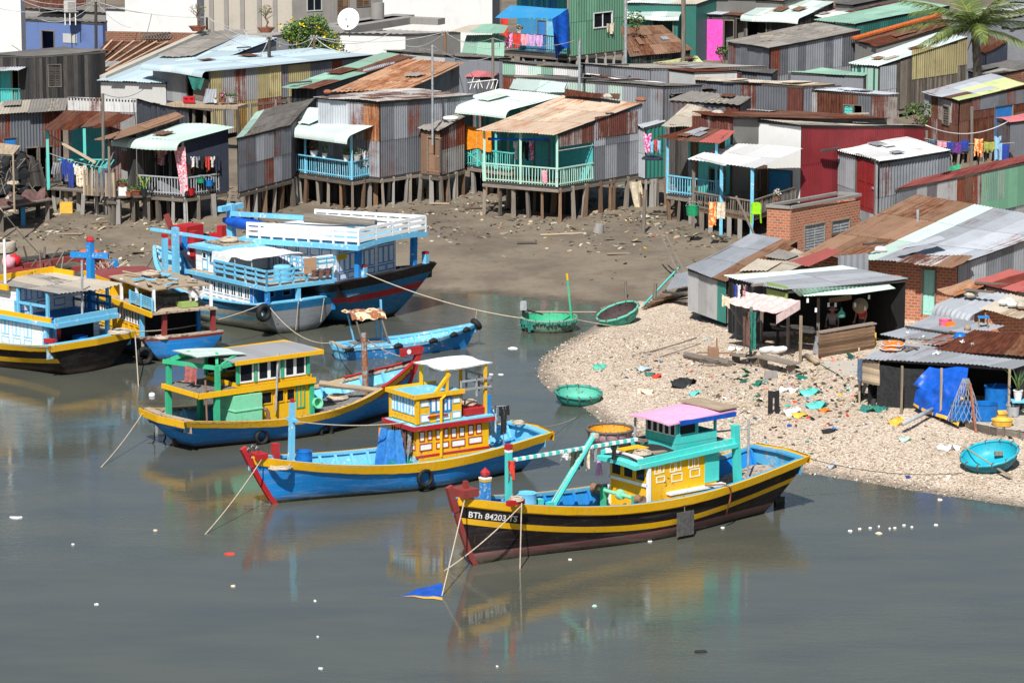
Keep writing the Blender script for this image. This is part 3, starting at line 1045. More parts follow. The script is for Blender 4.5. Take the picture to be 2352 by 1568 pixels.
mb.build('upper_wall','rustw',h11.t)
h11b = house('stilt_house','stilt house with plain tan grey roof behind the brown verandah roof',(1520,288),(1588,294),(1650,256),(1580,240),ze=5.2,zf=2.5,roof='tan',front='plank:woodd',right='flat:concd',rust=.1,left=False,stilts='wood',rows=1)
h12 = house('stilt_house','large stilt house with white front, maroon corrugated side and white porch awning',(1657,268),(1840,286),(2129,290,4.55),ze=5.67,zf=1.95,
   roof='tan,fibre',front='flat:plw',right='corr:maroon',ov=(.15,.1),stilts=ST,rust=.05,rows=1,
   fe=[('panel',1683,375,1762,500,'woodb'),('door',1766,392,1818,478,'bluep'),('shut',1705,392,1746,434,'lblue'),('hole',1640,405,1670,470,'woodd')])
a_,b_,c_,d_ = awning(h12,(1579,366),(1737,387),(1846,341),(1684,327),(4.33,4.66),'white',pitch=.2,rust=0)
vf = 2.0
q0,q1 = V((a_.x + .3,a_.y + .35,vf)),V((b_.x - .15,b_.y + .35,vf))
r1,r0 = V((h12.F1.x,h12.F1.y,vf)),V((h12.F0.x,h12.F0.y,vf))
mb = MB()
mb.face([q0,q1,r1,r0])
mb.face([V((q.x,q.y,vf - .12)) for q in (r0,r1,q1,q0)])
for i,(p,q) in enumerate(((q0,q1),(q1,r1))):
 mb.face([p - V((0,0,.12)),q - V((0,0,.12)),q,p])
mb.build('verandah_floor','woodb',h12.t)
for u in (0,.48,1):
 p = lerp(q0,q1,u)
 post(h12,V((p.x,p.y,T(p.x,p.y) - .3)),V((p.x,p.y,4.33)),.15,'lblue' if u != 0 else 'wood','verandah_post')
bar_rail(h12.t,q0,q1,.8,'wood',name='verandah_railing')
bar_rail(h12.t,q1,lerp(q1,r1,.9),.8,'wood',name='verandah_railing')
for u in (.15,.3,.62,.8):
 for dy in (0,2.0):
  p = lerp(q0,q1,u) + V((0,dy,0))
  post(h12,V((p.x,p.y,T(p.x,p.y) - .3)),V((p.x,p.y,vf - .1)),.2,R.choice(['wood','concg']),'stilt')
h12b = house('house','house whose long brown rust roof edge shows above the maroon wall roof',(1588,258),(1680,270),(2052,271,5.2),(1766,252,5.6),ze=5.95,zf=2.2,roof='rust',front='corr:rustw',right='flat:concd',rust=.8,left=False)
h13 = house('shed','white ribbed roof shed with red door and silver corrugated sides',(1920,342),(2020,373),(2187,345),sq=1,ze=4.19,zf=1.7,roof='white',front='corr:galvw,galv',right='corr:galv',slope=7,pitch=.24,cat='shed',ov=(.1,.2),rust=0,
   fe=[('door',1967,362,2010,486,'reddoor')])
h14 = house('brick_hut','unfinished roofless brick hut with two grey metal shutters',(1762,474),(1816,478),(1976,457),sq=1,ze=3.03,zf=.9,roof='concg',front='flat:brick',right='flat:brick',ov=(0,0),noroof=True,cat='hut',back=0,
   re=[('shut',1848,516,1893,572,'steel'),('shut',1911,506,1950,534,'steel')])
mb = MB()
for p,q in ((h14.F0,h14.F1),(h14.F1,h14.B1),(h14.B1,h14.B0),(h14.B0,h14.F0)):
 mb.beam(V((p.x,p.y,3.05)),V((q.x,q.y,3.05)),.16,.12)
mb.build('wall_coping','concg',h14.t)
h16 = house('brick_house','brick house with teal door under a huge patched grey, mint and brown metal roof',(1836,585),(2192,612),(2470,508),(2106,447),ze=3.4,zf=1.0,
   roof='galv,galvw,galv',front='flat:brick',right='corr:galvd,galv',ov=(.5,.2),slope=7.5,cols=[(.36,'rustb'),(.47,'mint'),(.62,'galv'),(1,'galvw')],rust=.3,
   fe=[('door',2120,620,2147,724,'pturq')],shl=3.2)
awning(h16,(1812,603),(1862,610),(1936,578),(1902,568),(3.45,3.75),'redm',name='roof_sheet',rust=.1)
awning(h16,(2056,604),(2188,615),(2238,590),(2098,580),(3.45,3.7),'rustb,rust,stripe',name='roof_sheet',rust=.7)
awning(h16,(2060,569),(2080,573),(2172,548),(2152,541),(3.93,4.2),'galvw',name='roof_patch',rust=0)
mb = MB()
p,q = Z(1924,618,3.2),Z(1994,614,3.2)
wallstrip(mb,p,q,2.5,3.72,3.76,'corr',pitch=.28)
mb.build('dormer_wall','galv',h16.t)
h17 = house('hut','low patchwork hut with grey ribbed roof, rust and green wall sheets on the shell bank',(1574,616),(1668,648),(1835,553),(1725,537),ze=2.6,zf=.9,roof='galvw,galv',front='corr:galvr,rustw,greend,galvr',right='corr:galvd,rustw',ov=(.2,.12),slope=5,cat='hut',cols=[(.6,'galv'),(.75,'galvw'),(1,'rustb')],rust=.3)
h17b = house('hut','hut under flat tan and brown sheets between the ribbed grey roof and the brick hut',(1668,640),(1790,632),(1880,592),(1800,560),ze=2.85,zf=1.0,roof='tan,rustb',front='corr:rustw',right='corr:rustw',slope=5,cat='hut',rust=.2,left=False)
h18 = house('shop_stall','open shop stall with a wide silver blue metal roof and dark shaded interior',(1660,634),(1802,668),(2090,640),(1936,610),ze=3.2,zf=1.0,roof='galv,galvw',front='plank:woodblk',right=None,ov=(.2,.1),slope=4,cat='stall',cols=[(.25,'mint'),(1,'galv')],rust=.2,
   fe=[('panel',1762,656,1840,690,'limeb'),('hole',1750,705,1830,800,'woodd')],floor='concd')
awning(h18,(1832,675),(1876,682),(2058,663),(2040,652),(3.05,3.3),'mint',name='side_awning',rust=.1)
mb = MB()
a_,b_,c_ = Z(1833,678,3.02),Z(2056,664,3.02),Z(2042,652,3.3)
sheet(mb,a_,b_,c_,c_ + (a_ - b_),(0,),rust=0)
mb.build('side_awning','mint',h18.t)
a_,b_,c_,d_ = awning(h18,(1659,693),(1783,724),(1838,690),(1713,670),(2.62,3.0),'pinkaw',name='pink_awning',rust=0,pitch=1.5)
mb = MB()
p,q = b_,Z(1838,690,3.0)
mb.face([p,q,q - V((0,.05,.32)),p - V((0,.05,.32))])
mb.build('awning_valance','pinkaw',h18.t)
for px,py,top in ((1838,832,725),(1878,800,684),(2006,770,668),(1724,830,705),(1786,800,724)):
 b0 = Gp(px,py)
 post(h18,b0 - V((0,0,.2)),V((b0.x,b0.y,Yd(px,top,b0.y).z)),.11,R.choice(['wood','woodl','woodd']),'stall_post')
b0,b1 = Gp(1880,822),Gp(2008,800)
mb = MB()
for i in range(7):
 mb.beam(b0 + V((0,0,.06 + i * .125)),b1 + V((0,0,.06 + i * .125)),.05,.115)
mb.build('counter','woodb',h18.t)
mb = MB()
mb.beam(b0 + V((0,.1,.95)),b1 + V((0,.1,.95)),.3,.05)
mb.build('counter_top','wood',h18.t)
mb = MB()
b0,b1 = Gp(1778,812),Gp(1862,838)
for i in range(5):
 mb.beam(Gp(1776,800) + V((0,i * .25,.8)),Gp(1870,812) + V((0,i * .25,.8)),.22,.05)
mb.build('work_table','woodd',h18.t)
h20 = house('brick_house','brick house with a rolled silver awning and a maroon roof held down by stones',(2232,647),(2372,679),(2480,640),(2321,618),ze=3.35,zf=1.0,roof='redm',front='flat:brick',right='flat:brick',ov=(.1,.1),slope=6,cols=[(.12,'rustb'),(1,'redm')],rust=.15)
awning(h20,(2152,668),(2202,681),(2262,655),(2226,641),(3.1,3.35),'rusto',name='roof_sheet',rust=.8)
awning(h20,(2152,700),(2237,723),(2336,672),(2252,656),(2.85,3.2),'galvw',roll=.42,name='rolled_awning',pitch=.3,rust=0)
awning(h20,(2247,712),(2345,731),(2430,695),(2322,673),(2.95,3.25),'tan,galvw',name='roof_sheet',rust=.1)
mb = MB()
wallstrip(mb,Z(2262,735,2.6),Z(2400,735,2.6),1.0,2.9,2.9,'flat')
mb.build('lower_wall','brick',h20.t)
h21 = house('hut','low tarpaulin hut under overlapping grey and rust sheets on the shell bank',(1980,822),(2330,848),(2430,812),(2062,786),ze=2.47,zf=.75,roof='galv',front=None,right='plank:woodblk',ov=(.25,.1),slope=4,cat='hut',cols=[(1,'galv')],rust=.15,jag=.08,floor='concd')
awning(h21,(2022,770),(2162,794),(2312,748),(2142,724),(2.72,3.0),'galv',name='upper_roof',rust=.15)
awning(h21,(2144,802),(2385,826),(2400,772),(2240,758),(2.62,3.05),'rustb,rust',name='rust_roof',rust=.8)
for px,py,top in ((2160,965,845),(2316,955,845),(1983,880,826),(2070,950,840)):
 b0 = Gp(px,py)
 post(h21,b0 - V((0,0,.2)),V((b0.x,b0.y,Yd(px,top,b0.y).z)),.08,'woodl','hut_post')
mb = MB()
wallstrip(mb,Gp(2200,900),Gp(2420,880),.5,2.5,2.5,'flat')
mb.build('back_wall','dark',h21.t)  # coloured near-black to paint in the shade inside the hut
h22 = house('house','house with green and grey corrugated wall under a thin maroon roof edge',(2053,437),(2400,363),(2440,338,3.8),(2100,412,3.8),ze=3.8,zf=1.2,roof='redm',front='corr:galvr,galvd',right='corr:green',ov=(.12,.1),
   fe=[('panel',2251,385,2400,476,'green'),('panel',2212,398,2232,470,'rust')])
h23 = house('stilt_house','rust brown patchwork stilt house with white and lime roof sheets and a blue door',(2117,211),(2201,234),(2362,192),sq=1,ze=4.67,zf=2.3,roof='lime,rust,lime',front='corr:rustw,galvr,rust',right='corr:rust,rustw,rust',ov=(.2,.15),cols=[(.42,'galvw')],stilts=ST,
   re=[('door',2284,243,2324,332,'bluedoor'),('panel',2230,215,2352,246,'galvd')],fe=[('shut',2166,245,2180,285,'wood')],rust=.5)
h23b = house('house','grey walled house corner under a pink red roof right of the washing lines',(2286,270),(2320,281),(2420,268),sq=1,ze=4.3,zf=1.9,roof='pinkr',front='flat:galvd',right='flat:grpan',ov=(.1,.1),rust=.1)
h24 = house('house','long house with pale roof, yellow ribbed side wall and grey plank base below the palm',(1949,145),(2017,155),(2226,84),sq=1,ze=4.5,zf=1.9,roof='mintw',front='plank:mintwall,greend',right='plank:wood',ov=(.15,.1),slope=9,rust=.05,pitch=.22,stilts='wood',rows=1,
   re=[('panel',2018,152,2056,258,'galvw'),('panel',2092,108,2198,176,'yel'),('panel',2196,92,2224,150,'yel')])
mb = MB()
p = h24.b + V((0,0,0))
h24b = house('lean_to','open lean-to with small green roof and white washing beside the yellow ribbed wall',(1980,182),(2008,188),(2032,170),(2000,164),ze=3.6,zf=2.0,roof='mint',front='plank:woodd',right='plank:woodd',ov=(.05,.05),cat='lean-to',fe=[('hole',1986,184,2006,204,'woodd')],re=[('panel',2031,177,2056,212,'greendoor')])
h25 = house('house','house with ragged grey fibre roof and long grey corrugated side wall',(1666,94),(1767,112),(1980,69),sq=1,ze=4.6,zf=1.9,roof='fibre',front='corr:galvd',right='corr:galvd,galv',ov=(.2,.15),pitch=.24)
h26 = house('house','house with smooth green roof and dark green wall behind the grey fibre roof',(1870,46),(1965,57),(2185,12),sq=1,ze=5.,zf=2,roof='mintd',front='flat:greend',right='corr:greend',ov=(.12,.1),pitch=.24,rust=0)
h27 = house('house','house with brown rust roof edged by orange tiles and a bare concrete wall',(1962,93),(2012,107),(2180,60),(2160,38),ze=4.5,zf=2,roof='rust',front='flat:concg',right='flat:concg',ov=(.1,.0),slope=7,rust=.8)
mb = MB()
p,q = h27.a,h27.d
for i in range(26):
 u = i / 26
 x = lerp(p,q,u)
 mb.beam(x + V((0,0,.12)),lerp(p,q,u + .038) + V((0,0,.14)),.5,.12)
mb.build('tile_edging','orangetile',h27.t)
h28 = house('house','house with flat pale green roof and grey blue wall among the middle roofs',(1809,166),(1986,175),(1995,168),(1888,157),ze=4.7,zf=2,roof='mintd',front='flat:grpan',right='flat:grpan',ov=(.12,.1),slope=3,rust=0,left=False)
def mid(label,A,B,C,D,ze,roof,front,right=None,slope=4,**k):
 return house('house',label,A,B,C,D,ze=ze,zf=k.pop('zf',2.0),roof=roof,front=front,right=right or front,slope=slope,ov=(.15,.1),**k)
mid('low house with thin grey roof and dark wall behind the streaked roof',(1336,146),(1492,158),(1770,152),(1600,144),5.0,'fibre','corr:galvd,grpan',slope=2)
mid('low house with rust ridge tiles and pale sheet front beside the dark walled one',(1488,152),(1592,166),(1700,162),(1560,149),5.0,'rust','flat:plgrey',slope=2,rust=.9)
mid('low house with grey roof over a row of small dark windows',(1596,160),(1775,168),(1790,160),(1612,153),4.95,'fibred','corr:galvd,rustw,galvd',slope=2)
mid('low house with ribbed tan roof and black wall',(1592,182),(1843,199),(1925,193),(1604,177),4.7,'tan','corr:galvd,grpan,rustw','corr:galvd',slope=2)
mid('patched shack with whitish roof, rust panels and small teal shutter',(1838,205),(2000,216),(2070,217),(1893,194),4.5,'galvw','corr:galvr,rustw,rust,galvd','corr:rustw,rust',slope=4,rust=.1,
 fe=[('shut',1939,243,1960,262,'turq'),('hole',1961,243,1980,262,'woodd')])
mid('long house with dark weathered roof over mint and grey sheet walls',(1146,171),(1522,200),(1620,194),(1290,177),4.95,'fibred','corr:mint,galvd,galv','corr:galvd',slope=2.5)
mid('low house with dark wavy roof and pale green sheet wall',(1146,140),(1334,157),(1340,149),(1180,139),5.1,'fibred','corr:mint,white,mintd',slope=2)
mid('small house with rust and white lapped roof beside the metal mast',(1336,172),(1475,189),(1580,198),(1350,168),4.7,'rust,white','corr:galvr,galvd',slope=2.5,rust=.6)
mid('house with broad ribbed grey roof lit on one end beside the tan roof',(1533,230),(1700,243),(1728,222),(1590,210),4.5,'fibre','corr:galvd,rustw','corr:galvd',slope=5,pitch=.3)
mid('house with small dark ribbed roof just behind the broad ribbed one',(1518,212),(1545,222),(1650,205),(1500,188),4.5,'fibred','flat:concd',slope=4,pitch=.3)
mid('house with mint roof strip and corrugated dark front under the streaked ridge',(1170,205),(1296,216),(1306,190),(1180,181),5.2,'mintw','flat:mintwall',slope=6,rust=0)
l1 = house('wooden_house','dark weathered plank house with louvred shutter and wavy grey roof',(-50,127),(80,129),(250,117),(150,107),ze=4.98,zf=1.9,roof='fibred',front='plank:woodblk,woodd',right='plank:woodblk,woodd',ov=(.15,.12),
           re=[('shut',112,150,139,198,'woodd')],fe=[('door',0,163,27,235,'tealp'),('hole',28,160,42,212,'bluep')])
awning(l1,(-30,163),(43,164),(86,143),(0,142),(4.2,4.5),'galvw',rust=0)
bar_rail(l1.t,Yd(-20,246,190),Yd(46,246,192.5),1.0,'turq')
l2 = house('house','flat roofed house with stained blue plaster wall and vent blocks',(54,44),(236,53),(247,47),ze=5.2,zf=1.5,roof='concd',front='flat:plb',right='flat:plb',ov=(.02,.02),slope=1,pitch=3,rust=0,
           fe=[('hole',97,72,124,112,'woodd'),('panel',145,78,177,99,'plgrey')])
l2b = house('house','grey plaster house end with a small window left of the blue wall',(-30,36),(50,38),(56,36),ze=5.3,zf=1.5,roof='concd',front='flat:concg',right='flat:concg',ov=(.02,.02),slope=1,pitch=3,rust=0,fe=[('hole',2,80,22,110,'woodd'),('win',25,78,34,100,'wood')])
l3 = house('house','stained concrete house with dark openings and an air conditioner behind the blue wall',(-20,14),(243,30),(262,24),ze=5.4,zf=2.,roof='concd',front='flat:concg',right='flat:concg',ov=(.02,.02),slope=1,pitch=3,fe=[('hole',92,18,150,32,'woodd'),('hole',196,-20,240,16,'woodd')])
awning(l3,(46,18),(192,16),(196,0),(52,-2),(5.75,6.1),'rust',rust=.6)
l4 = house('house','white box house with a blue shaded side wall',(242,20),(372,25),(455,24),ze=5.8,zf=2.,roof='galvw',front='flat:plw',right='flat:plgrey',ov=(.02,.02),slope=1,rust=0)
l4b = house('house','white plastered wall of the taller house behind the white box',(285,-40),(452,-38),(470,-44),ze=8.2,zf=2.,roof='white',front='flat:plw',right='flat:plw',ov=(.02,.02),slope=1,rust=0)
l5 = house('house','house with brown rust roof striped by pale battens below an old brick parapet',(180,170),(262,172),(424,100),(245,95),ze=3.4,zf=1.5,roof='rust',front='flat:brickd',right='flat:brickd',slope=13,rust=.6,left=False)
mb = MB()
p,q = Yd(243,98,l5.d.y + .25),Yd(470,98,l5.d.y - .6)
wallstrip(mb,p,q,2.5,Yd(245,72,p.y).z,Yd(465,76,q.y).z,'flat')
mb.build('brick_parapet','brickd',l5.t)
mb = MB()
for i in range(7):
 u = (i + .5) / 7
 p,q = lerp(l5.a,l5.b,u) + V((0,0,.07)),lerp(l5.d,l5.c,u) + V((0,0,.07))
 mb.beam(p,q,.12,.06)
mb.build('roof_batten','woodl',l5.t)
mb = MB()
for i in range(9):
 p = Yd(328 + i * 7.5,82,l5.d.y - .35)
 mb.tube([p + V((.16 * cos_(k * PI / 5),0,.2 * sin_(k * PI / 5))) for k in range(11)],.03,4)
mb.build('ring_ornament','concd',l5.t)
l6 = house('house','house with large pale blue white roof and a concrete kerb along its edge',(221,186),(378,191),(640,86),(478,76),ze=4.2,zf=1.9,roof='sky',front='flat:plgrey',right='flat:grpan',slope=7,ov=(.3,.1),rust=0,shl=4)
mb = MB()
mb.beam(l6.a + V((.3,.6,.1)),l6.d + V((0,0,.12)),.4,.25)
mb.build('kerb','conc',l6.t)
mb = MB()
p,q = l6.d + V((1.2,-5,0)),l6.d + V((2.6,-5,0))
sheet(mb,lerp(l6.a,l6.d,.45) + V((.5,0,.12)),lerp(l6.a,l6.d,.45) + V((2.6,0,.12)),l6.d + V((2.4,0,.14)),l6.d + V((.4,0,.14)),(0,),pitch=.3,rust=.2)
mb.build('old_roof_strip','fibre',l6.t)
awning(l6,(234,225),(312,226),(328,207),(240,204),(3.2,3.5),'rust',name='door_hood',rust=.7)
l6b = house('house','house end wall of smooth grey concrete beside the flowering bush',(560,80),(570,86),(684,77),(650,74),ze=4.9,zf=2,roof='concg',front='flat:grpan',right='flat:grpan',slope=1,pitch=3,ov=(.02,.02))
l7 = house('house','house with long pale blue roof over grey and yellow sheet walls and an open deck',(330,146),(473,164),(868,127),sq=1,ze=5.17,zf=3.2,roof='sky',roll=.3,front='corr:galv,galvr',right='corr:galvd,yel,galvd',slope=6,rust=0,ov=(.5,.25),shl=5,stilts='wood',rows=1,
           fe=[('hole',430,170,445,230,'wood'),('hole',440,163,500,182,'wood'),('panel',445,183,500,232,'wood')])
mb = MB()
wallstrip(mb,h_ := l7.P1 + V((0,-.06,0)),lerp(l7.P1,l7.B1,.42) + V((0,-.06,0)),1.6,l7.zr(l7.P1) - .05,l7.zr(lerp(l7.P1,l7.B1,.42)) - .05,'corr',(0,0,1))
mb.build('lower_side_wall',['galvr','yel'],l7.t)
mb = MB()
p,q = Yd(380,239,184.0),Yd(546,245,184.0)
mb.face([p,q,q + V((.4,1.3,0)),p + V((.4,1.3,0))])
mb.face([p - V((0,0,.15)),q - V((0,0,.15)),q,p])
mb.face([q - V((0,0,.15)),q + V((.4,1.3,-.15)),q + V((.4,1.3,0)),q])
mb.build('deck','woodl',l7.t)
l8 = house('house','house with long dark rust roof and slatted dark front beside the pale blue roof',(648,200),(724,206),(960,129),(880,122),ze=5.0,zf=2.2,roof='rust,rust,rust,mintd',front='plank:woodblk',right='corr:galvd',rust=.8,slope=7)
l9 = house('house','house with broad orange brown ribbed roof and dark side wall below the metal mast',(760,209),(927,211),(1070,144),(939,137),ze=5.65,zf=2.2,roof='rusto,rusto,rusto',front='corr:galvd',right='corr:galvd',rust=.8,slope=9,pitch=.2)
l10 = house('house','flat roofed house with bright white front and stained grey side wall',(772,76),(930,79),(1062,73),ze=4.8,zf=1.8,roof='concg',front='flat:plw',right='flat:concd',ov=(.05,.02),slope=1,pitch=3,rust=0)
mid('low house with pale wavy roof edge in front of the stained grey wall',(880,116),(1012,126),(1140,136),(960,110),4.7,'fibred','flat:plgrey',slope=2)
mid('low house with dark wavy roof over mint wall panels left of the green tower',(1014,126),(1145,136),(1180,132),(1050,122),4.9,'fibred','flat:grpan',slope=2)
mid('small house with faded red roof and white sheet wall behind the rolled mint roof',(1066,176),(1132,180),(1150,166),(1090,164),4.8,'pinkr','corr:galvd',slope=5)
lg = house('house','house with steep green ribbed roof slope beside the white wall',(1060,125),(1158,130),(1160,82),(1072,80),ze=4.4,zf=2,roof='mintd,mint',front='corr:galvd',right='corr:galvd',slope=22,rust=0)
awning(lg,(1034,74),(1158,78),(1168,58),(1080,56),(5.6,5.9),'tan,mintd',name='upper_roof',rust=.2)
l12 = house('concrete_building','tall bare concrete building with pilasters, brown wooden door and vent blocks',(452,-62),(670,-60),(886,-74),(620,-80),ze=7.2,zf=1.8,roof='concg',front='flat:conc',right='flat:concg',ov=(.02,.02),slope=1,pitch=3,cat='building',rust=0,  # paler front and greyer side concrete paint in sunlit and shaded faces
   re=[('door',775,-20,800,58,'woodb'),('win',706,-14,738,24,'plgrey'),('shut',820,-30,848,14,'woodb')])
mb = MB()
for x in (486,520,557,596,632):
 p = l12.fw(x,60)
 mb.box(p.x - .14,p.x + .14,p.y - .14,p.y + .05,2,7.1)
mb.build('pilaster','concg',l12.t)
mb = MB()
p,q = Z(766,71,4.6),Z(926,46,4.6)
for k in (0,1):
 mb.beam(p + V((0,k * 1.6,0)),q + V((0,k * 1.6,0)),1.6,.45)
mb.beam(q,Z(1014,50,4.6),1.0,.4)
mb.build('terrace_slab','concg',l12.t)
l13 = house('house','large plain white building behind the concrete terrace',(878,-40),(1131,-30),(1150,-36),ze=6.6,zf=2.,roof='white',front='flat:plw',right='flat:grpan',ov=(.02,.02),slope=1,rust=0)
l14 = house('house','two storey house with green corrugated wall and bright blue porch',(1148,-42),(1304,-32),(1436,-44),sq=1,ze=7.26,zf=2.8,roof='mint',front='plank:bluep,tealp',right='corr:green',ov=(.05,.02),slope=4,porch=1.6,rfull=True,rail=None,pitch=.26,stilts='concg',rows=1,posts=[0,1],
   fe=[('door',1236,48,1254,125,'bluedoor'),('panel',1160,42,1230,110,'bluep'),('panel',1256,50,1272,118,'lblue')],re=[('win',1364,30,1405,62,'whitep')])
bar_rail(l14.t,V((l14.F0.x,l14.F0.y,3.0)),V((l14.F1.x,l14.F1.y,3.0)),1.0,'black',name='balcony_railing')
awning(l14,(1138,40),(1270,45),(1304,20),(1172,14),(5.55,6.1),'bluep',name='blue_awning',rust=0)
h_r = house('house','house with steep rust brown ribbed roof right of the green wall',(1446,133),(1592,115),(1521,58),(1424,62),ze=3.6,zf=1.8,roof='rustb',front='plank:woodd',right='plank:woodd',slope=14,rust=.5,ov=(.2,.2),left=False)
mid('house with rolled pale mint roof and dark green front behind the rust roof',(1430,37),(1560,39),(1575,12),(1450,8),4.7,'mintw','plank:greend',slope=6,roll=.2,rust=0,fe=[('hole',1500,48,1545,90,'woodd')])
lp = mid('house with magenta sheet front and grey sheet roof',(1566,33),(1722,36),(1800,8),(1640,5),4.6,'galvw','plank:woodd',slope=6,rust=.1,zf=1.7,cols=[(.62,'galvw'),(1,'rust')],
         fe=[('panel',1588,45,1660,140,'pinkw'),('hole',1664,48,1684,130,'woodd'),('hole',1692,44,1720,110,'woodd')])
mid('small house with yellow green ribbed roof below the magenta front',(1500,146),(1618,147),(1602,131),(1582,130),3.6,'lime','flat:concd',slope=6,zf=1.8)
mid('house with rolled pale green roof and dark open front right of the magenta one',(1704,34),(1836,44),(1918,4),(1790,-5),4.8,'mintw','plank:woodd',slope=6,roll=.3,rust=0,fe=[('hole',1716,50,1760,85,'woodd'),('panel',1740,78,1790,90,'grpan')])
mid('house with patched rust roof in front of the smooth green one',(1858,34),(1892,43),(2070,5),(1970,-2),4.75,'rust,white,rust','flat:concd',slope=5,rust=.6)
mid('house with dark grey roof at the upper edge above the smooth green roof',(1915,8),(1960,12),(2080,-14),(1990,-20),5.4,'fibred','flat:concd',slope=4)
mid('house with rust roof and dark blue wall right of the palm trunk',(2246,118),(2264,123),(2316,95),(2262,78),4.3,'rust','plank:navy','corr:navy',slope=8,rust=.8)
mid('grey plastered house behind the palm on its right',(2296,62),(2330,64),(2460,52),(2320,50),5.4,'galvd','flat:grpan','flat:grpan',slope=3)
mid('house with grey ribbed roof and brick corner right of the palm',(2218,163),(2282,174),(2400,150),(2320,136),4.3,'fibred,fibre','flat:concd','flat:brick',slope=5,pitch=.26)
mid('house with white sheet roof under the palm fronds at the upper right',(2150,42),(2250,50),(2420,24),(2290,14),5.3,'galvw,fibre','flat:grpan',slope=5,rust=.3)
mid('house with pale roof behind the palm crown',(2250,22),(2330,26),(2500,-6),(2380,-16),5.8,'galvw','flat:concd',slope=5)
mid('house with green and tan roofs at the upper edge right of the green tower',(1436,8),(1600,10),(1700,-24),(1540,-30),5.4,'mintw,tan','flat:greend',slope=6,rust=.1)
mid('house with grey roofs at the upper edge behind the magenta one',(1640,-4),(1800,2),(1900,-34),(1740,-40),5.6,'galv,rustb','flat:concd',slope=6,rust=.3)
mid('far house with white wall at the upper left corner',(-40,-60),(48,-58),(60,-64),(-20,-66),8.6,'white','flat:plw','flat:plw',slope=1)
class Boat:
 """local frame: x to the bow, y to port, z up from the waterline; origin at the stern"""
 def __init__(s,label,port,star,rake,L,hb,xbt,hs,hm,B,tm=.42,zk=-.5,cat='fishing boat',name='fishing_boat',group=None):
  e = V((port.x - star.x,port.y - star.y,0))
  s.wt = e.length / 2
  s.ey = e.normalized()
  s.ex = V((s.ey.y,-s.ey.x,0))
  c = (port + star) / 2
  s.o = V((c.x,c.y,0)) + s.ex * rake
  s.rake,s.L,s.hb,s.xbt,s.hs,s.hm,s.B,s.tm,s.zk = rake,L,hb,xbt,hs,hm,B / 2,tm,zk
  s.t = thing(name,label,cat,s.o,math.atan2(s.ex.y,s.ex.x),group,local=True)
 def loc(s,p):
  d = p - s.o
  return V((d.dot(s.ex),d.dot(s.ey),d.z))
 def w(s,x,y,z):
  return s.o + s.ex * x + s.ey * y + V((0,0,z))
 def qy(s,px,py,y):
  return s.loc(plane(px,py,s.o + s.ey * y,s.ey))
 def qx(s,px,py,x):
  return s.loc(plane(px,py,s.o + s.ex * x,s.ex))
 def qz(s,px,py,z):
  return s.loc(Z(px,py,z))
 def sheer(s,t):
  return s.hm + (s.hb - s.hm) * max(0,(t - s.tm) / (1 - s.tm)) ** 2 + (s.hs - s.hm) * max(0,(s.tm - t) / s.tm) ** 2
 def xends(s,z):
  xs = -s.rake * max(0,z / s.hs) ** .9 if z > 0 else -z * .6
  xb = s.L + (s.xbt - s.L) * max(0,z / s.hb) ** .85 if z > 0 else s.L + z * .8
  return xs,xb
 def hp(s,t,z,side):
  zs = s.sheer(t)
  v = max(0,min(1,(z - s.zk) / (zs - s.zk)))
  xs,xb = s.xends(z)
  f = lerp(s.wt / s.B,1,sm(t / .42)) if t < .42 else max(0,1 - ((t - .42) / .58) ** 2.4)
  e = .19 + .36 * max(0,1 - t / .35) + .9 * max(0,(t - .45) / .55) ** 1.3
  fl = 1 + .06 * (v - 1)
  return V((lerp(xs,xb,t),side * s.B * f * (v ** e) * fl,z))
 def tx(s,x,z=None):
  """t for a given x near the sheer"""
  a,b = 0,1
  for _ in range(24):
   m = (a + b) / 2
   xs,xb = s.xends(s.sheer(m) if z is None else z)
   if lerp(xs,xb,m) < x:
    a = m
   else:
    b = m
  return (a + b) / 2
 def sh(s,x):
  return s.sheer(s.tx(x))
 def hull(s,bands,low,boot,zboot,transom=None,inner='b_mb',deck='b_deck',bd=.5,gun='b_mb',rail=None,railh=.2,raildep=.05,stem=None,stemh=.35,nb=34,ribs=True,gw=.16,algae=True,tbands=None,stemw=.12):
  t = s.t
  mats = list(dict.fromkeys([m for _,m in bands] + [low,boot]))
  N = nb
  ts = [i / N for i in range(N + 1)]
  ts = [x if x < .8 else .8 + (x - .8) for x in ts]
  def rows(tt):
   zs = s.sheer(tt)
   r = [zs]
   d = 0
   for dd,_ in bands:
    d += dd
    r.append(zs - d)
   last = r[-1]
   z1 = min(zboot,last - .02)
   for k in range(1,5):
    r.append(lerp(last,z1,k / 4))
   for k in range(1,4):
    r.append(lerp(z1,s.zk,k / 3))
   return r
  def band(i):
   return mats.index(bands[i][1]) if i < len(bands) else (mats.index(low) if i < len(bands) + 4 else mats.index(boot))
  mb = MB()
  nr = len(rows(0))
  for side in (1,-1):
   P = [[s.hp(tt,rows(tt)[i],side) for tt in ts] for i in range(nr)]
   if side < 0:
    P = [r[::-1] for r in P]
   mb.grid(P[::-1],mf=lambda i,j,n=nr: band(n - 2 - i),uv=lambda i,j,P=P[::-1]: (P[i][j].x,P[i][j].z))
  mb.build('hull',mats,t,True,50)
  tb = tbands or bands
  tm_ = transom or low
  tmats = list(dict.fromkeys([m for _,m in tb] + [tm_,boot]))
  mb = MB()
  K = 8
  R0 = rows(0)
  if tbands:
   zs = s.sheer(0)
   R0 = [zs]
   d = 0
   for dd,_ in tb:
    d += dd
    R0.append(zs - d)
   for k in range(1,5):
    R0.append(lerp(zs - d,min(zboot,zs - d - .02),k / 4))
   for k in range(1,4):
    R0.append(lerp(min(zboot,zs - d - .02),s.zk,k / 3))
  P = []
